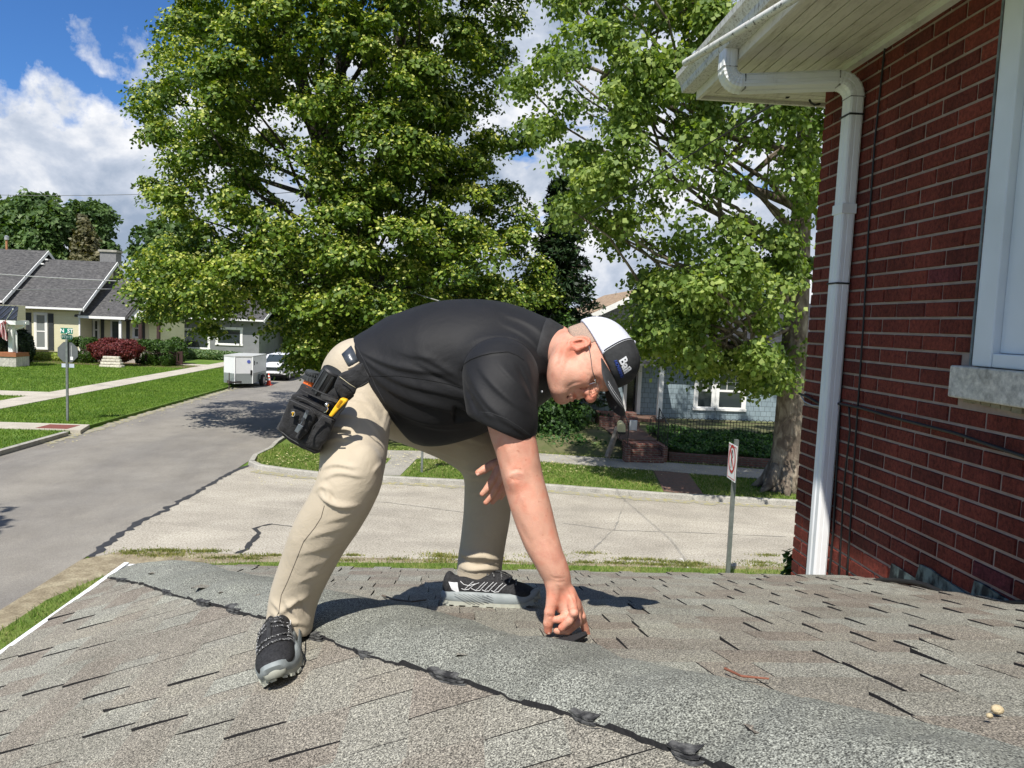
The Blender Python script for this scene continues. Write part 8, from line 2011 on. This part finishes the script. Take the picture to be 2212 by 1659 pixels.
strip([(432,535),(490,560),(548,582)], .0032, -.080, 'pocket_binding', M_TRM, po); strip([(15,662),(110,745),(225,812),(370,882)], .0065, -.050, 'bottom_binding', M_TRM, po)
strip([(395,880),(410,820),(430,770)], .0062, -.045, 'corner_binding', M_WEB, po); strip([(600,160),(700,235),(755,268)], .0016, -.068, 'pale_stitching', mat('pale_stitch', (.45,.40,.25), (.55,.5,.34), 300, .8), po); strip([(765,275),(820,240),(880,205)], .0028, -.064, 'pocket_binding', M_TRM, po)
strip([(440,545),(350,640),(290,790)], .0028, -.082, 'side_binding', M_TRM, po)
# webbing gauge: ladder on the top binding
mb = MB()
for k in range(22):
    t_ = k/21; x = 430+150*t_; y = 330+50*t_; mb.bar(cp(x, y, -.060), cp(x-6, y+34, -.060), .0016, .0016)
mb.build('ladder_webbing', M_TRM, po)
# metal clip, rivets, ring, patch
M_CLIP = mat('clip_grey', (.16,.18,.20), (.24,.26,.28), 30, .35, metallic=.6)
mb = MB().prism([cp(x, y, -.085) for x, y in ((275,485),(308,498),(272,575),(240,562))], (0, .004, 0)).prism([cp(x, y, -.088) for x, y in ((205,615),(250,640),(195,708),(163,685))], (0, .004, 0)).bar(cp(262, 560, -.084), cp(225, 625, -.084), .008, .003); mb.build('clip', M_CLIP, po, bevel=.0012)
for x, y in ((290, 497), (249, 573)): MB().lathe([(.0052, 0), (.0045, .003)], 12, cp(x, y, -.086), -Vector(FwN)).build('rivet', mat('rivet_dark', (.05,.055,.06), (.08,.08,.09), 30, .4, metallic=.7) if 'rivet_dark' not in bpy.data.materials else bpy.data.materials['rivet_dark'], po)
MB().sphere(cp(478, 432, -.072), .0058, 12).build('snap_ball', mat('polished_ball', (.6,.6,.58), (.7,.7,.68), 5, .2, metallic=.9), po, smooth=True)
MB().tube([cp(480, 450, -.070), cp(488, 475, -.072), cp(470, 500, -.072), cp(450, 505, -.072)], .0016, 6).build('hook', M_SILV, po)
pat = MB().prism([cp(x, y, -.078) for x, y in ((128,478),(180,474),(160,565),(122,552))], (0, .003, 0)).build('badge', M_CBLK, po, bevel=.001)
mb = MB(); mb.prism([cp(x, y, -.081) for x, y in ((136,505),(166,500),(165,510),(155,512),(147,540),(141,539),(147,513),(135,515))], (0, .002, 0)); mb.build('badge_letter', mat('badge_amber', (.62,.36,.03), (.7,.42,.05), 9, .5), pat)
mb = MB(); mb.tube([cp(151+17*math.cos(a_), 520+24*math.sin(a_), -.0805) for a_ in [k*math.pi/12 for k in range(14, 34)]], .0008, 4); mb.build('badge_ring', mat('badge_grey', (.4,.4,.38), (.5,.5,.48), 9, .5), pat)
# tools
def cyl(a, b_, prof, name, m, par=None, n=18): 
    a, b_ = Vector(a), Vector(b_); d = b_-a; L_ = d.length; return MB().lathe([(r_, h*L_) for r_, h in prof], n, a, d).build(name, m, par, smooth=True, ang=35)
M_ORG = mat('orange_plastic', (.75,.13,.02), (.8,.16,.03), 4, .4); M_GRP = mat('dark_grey_rubber', (.035,.038,.04), (.055,.06,.062), 40, .5); M_BKP = mat('black_rubber', (.012,.012,.013), (.022,.022,.023), 30, .45)
t1 = thing('screwdriver', 'orange tool with ribbed dark grey cap standing in the left of the tool pouch', 'tool', cp(290, 250))
cyl(cp(285, 330, .0), cp(322, 195, -.0), [(.017, 0), (.017, 1)], 'body', M_ORG, t1)
cyl(cp(318, 205, .0), cp(346, 104, -.0), [(.017, 0), (.0215, .05), (.0215, .45), (.0165, .5), (.0170, .62), (.0190, .66), (.0185, .92), (.015, 1)], 'cap', M_GRP, t1)
mb = MB()
a_, b_ = cp(319, 200), cp(342, 116); d = (b_-a_); dn_ = d.normalized(); u_ = dn_.orthogonal().normalized(); w_ = dn_.cross(u_)
for k in range(18):
    th = k*math.pi/9; o_ = (u_*math.cos(th)+w_*math.sin(th)); mb.bar(a_+o_*.0215, a_+d*.36+o_*.0215, .0028, .0028); mb.bar(a_+d*.62+o_*.019, a_+d*.92+o_*.0185, .0026, .0026)
mb.build('rib', M_GRP, t1)
t2 = thing('flashlight', 'thick black ribbed flashlight standing in the middle of the tool pouch', 'flashlight', cp(480, 200, .01))
cyl(cp(400, 340, .0), cp(548, 92, -.012), [(.025, 0), (.0265, .1), (.0275, .8), (.028, .93), (.024, .98), (.010, 1.0)], 'handle', M_BKP, t2, 24)
a_, b_ = cp(415, 315, -.002), cp(530, 125, -.012); d = b_-a_; dn_ = d.normalized(); u_ = dn_.orthogonal().normalized(); w_ = dn_.cross(u_); mb = MB()
for k in range(10): th = k*math.pi/5; o_ = (u_*math.cos(th)+w_*math.sin(th))*.0268; mb.bar(a_+o_, b_+o_, .005, .003, tuple(o_.normalized()))
mb.build('grip_rib', M_GRP, t2)
t3 = thing('utility_knife', 'yellow and black utility knife clipped in the right of the tool pouch', 'knife', cp(580, 460, -.05))
MB().prism([cp(x, y, -.078) for x, y in ((490,540),(522,555),(600,470),(668,405),(672,385),(610,365),(600,380),(545,455))], (0, .022, 0)).build('handle', mat('yellow_plastic', (.80,.42,.01), (.85,.47,.02), 4, .4), t3, bevel=.004, seg=3)
MB().prism([cp(x, y, -.074) for x, y in ((522,555),(550,570),(640,470),(672,400),(660,405),(600,470))], (0, .018, 0)).build('grip', M_BKP, t3, bevel=.003)
mb = MB()
for k in range(5): x, y = 603-k*9, 385+k*13; mb.bar(cp(x, y, -.080), cp(x+22, y+9, -.080), .002, .002)
mb.build('rib', mat('dark_amber', (.5,.24,.005), (.5,.24,.005), 4, .5), t3)
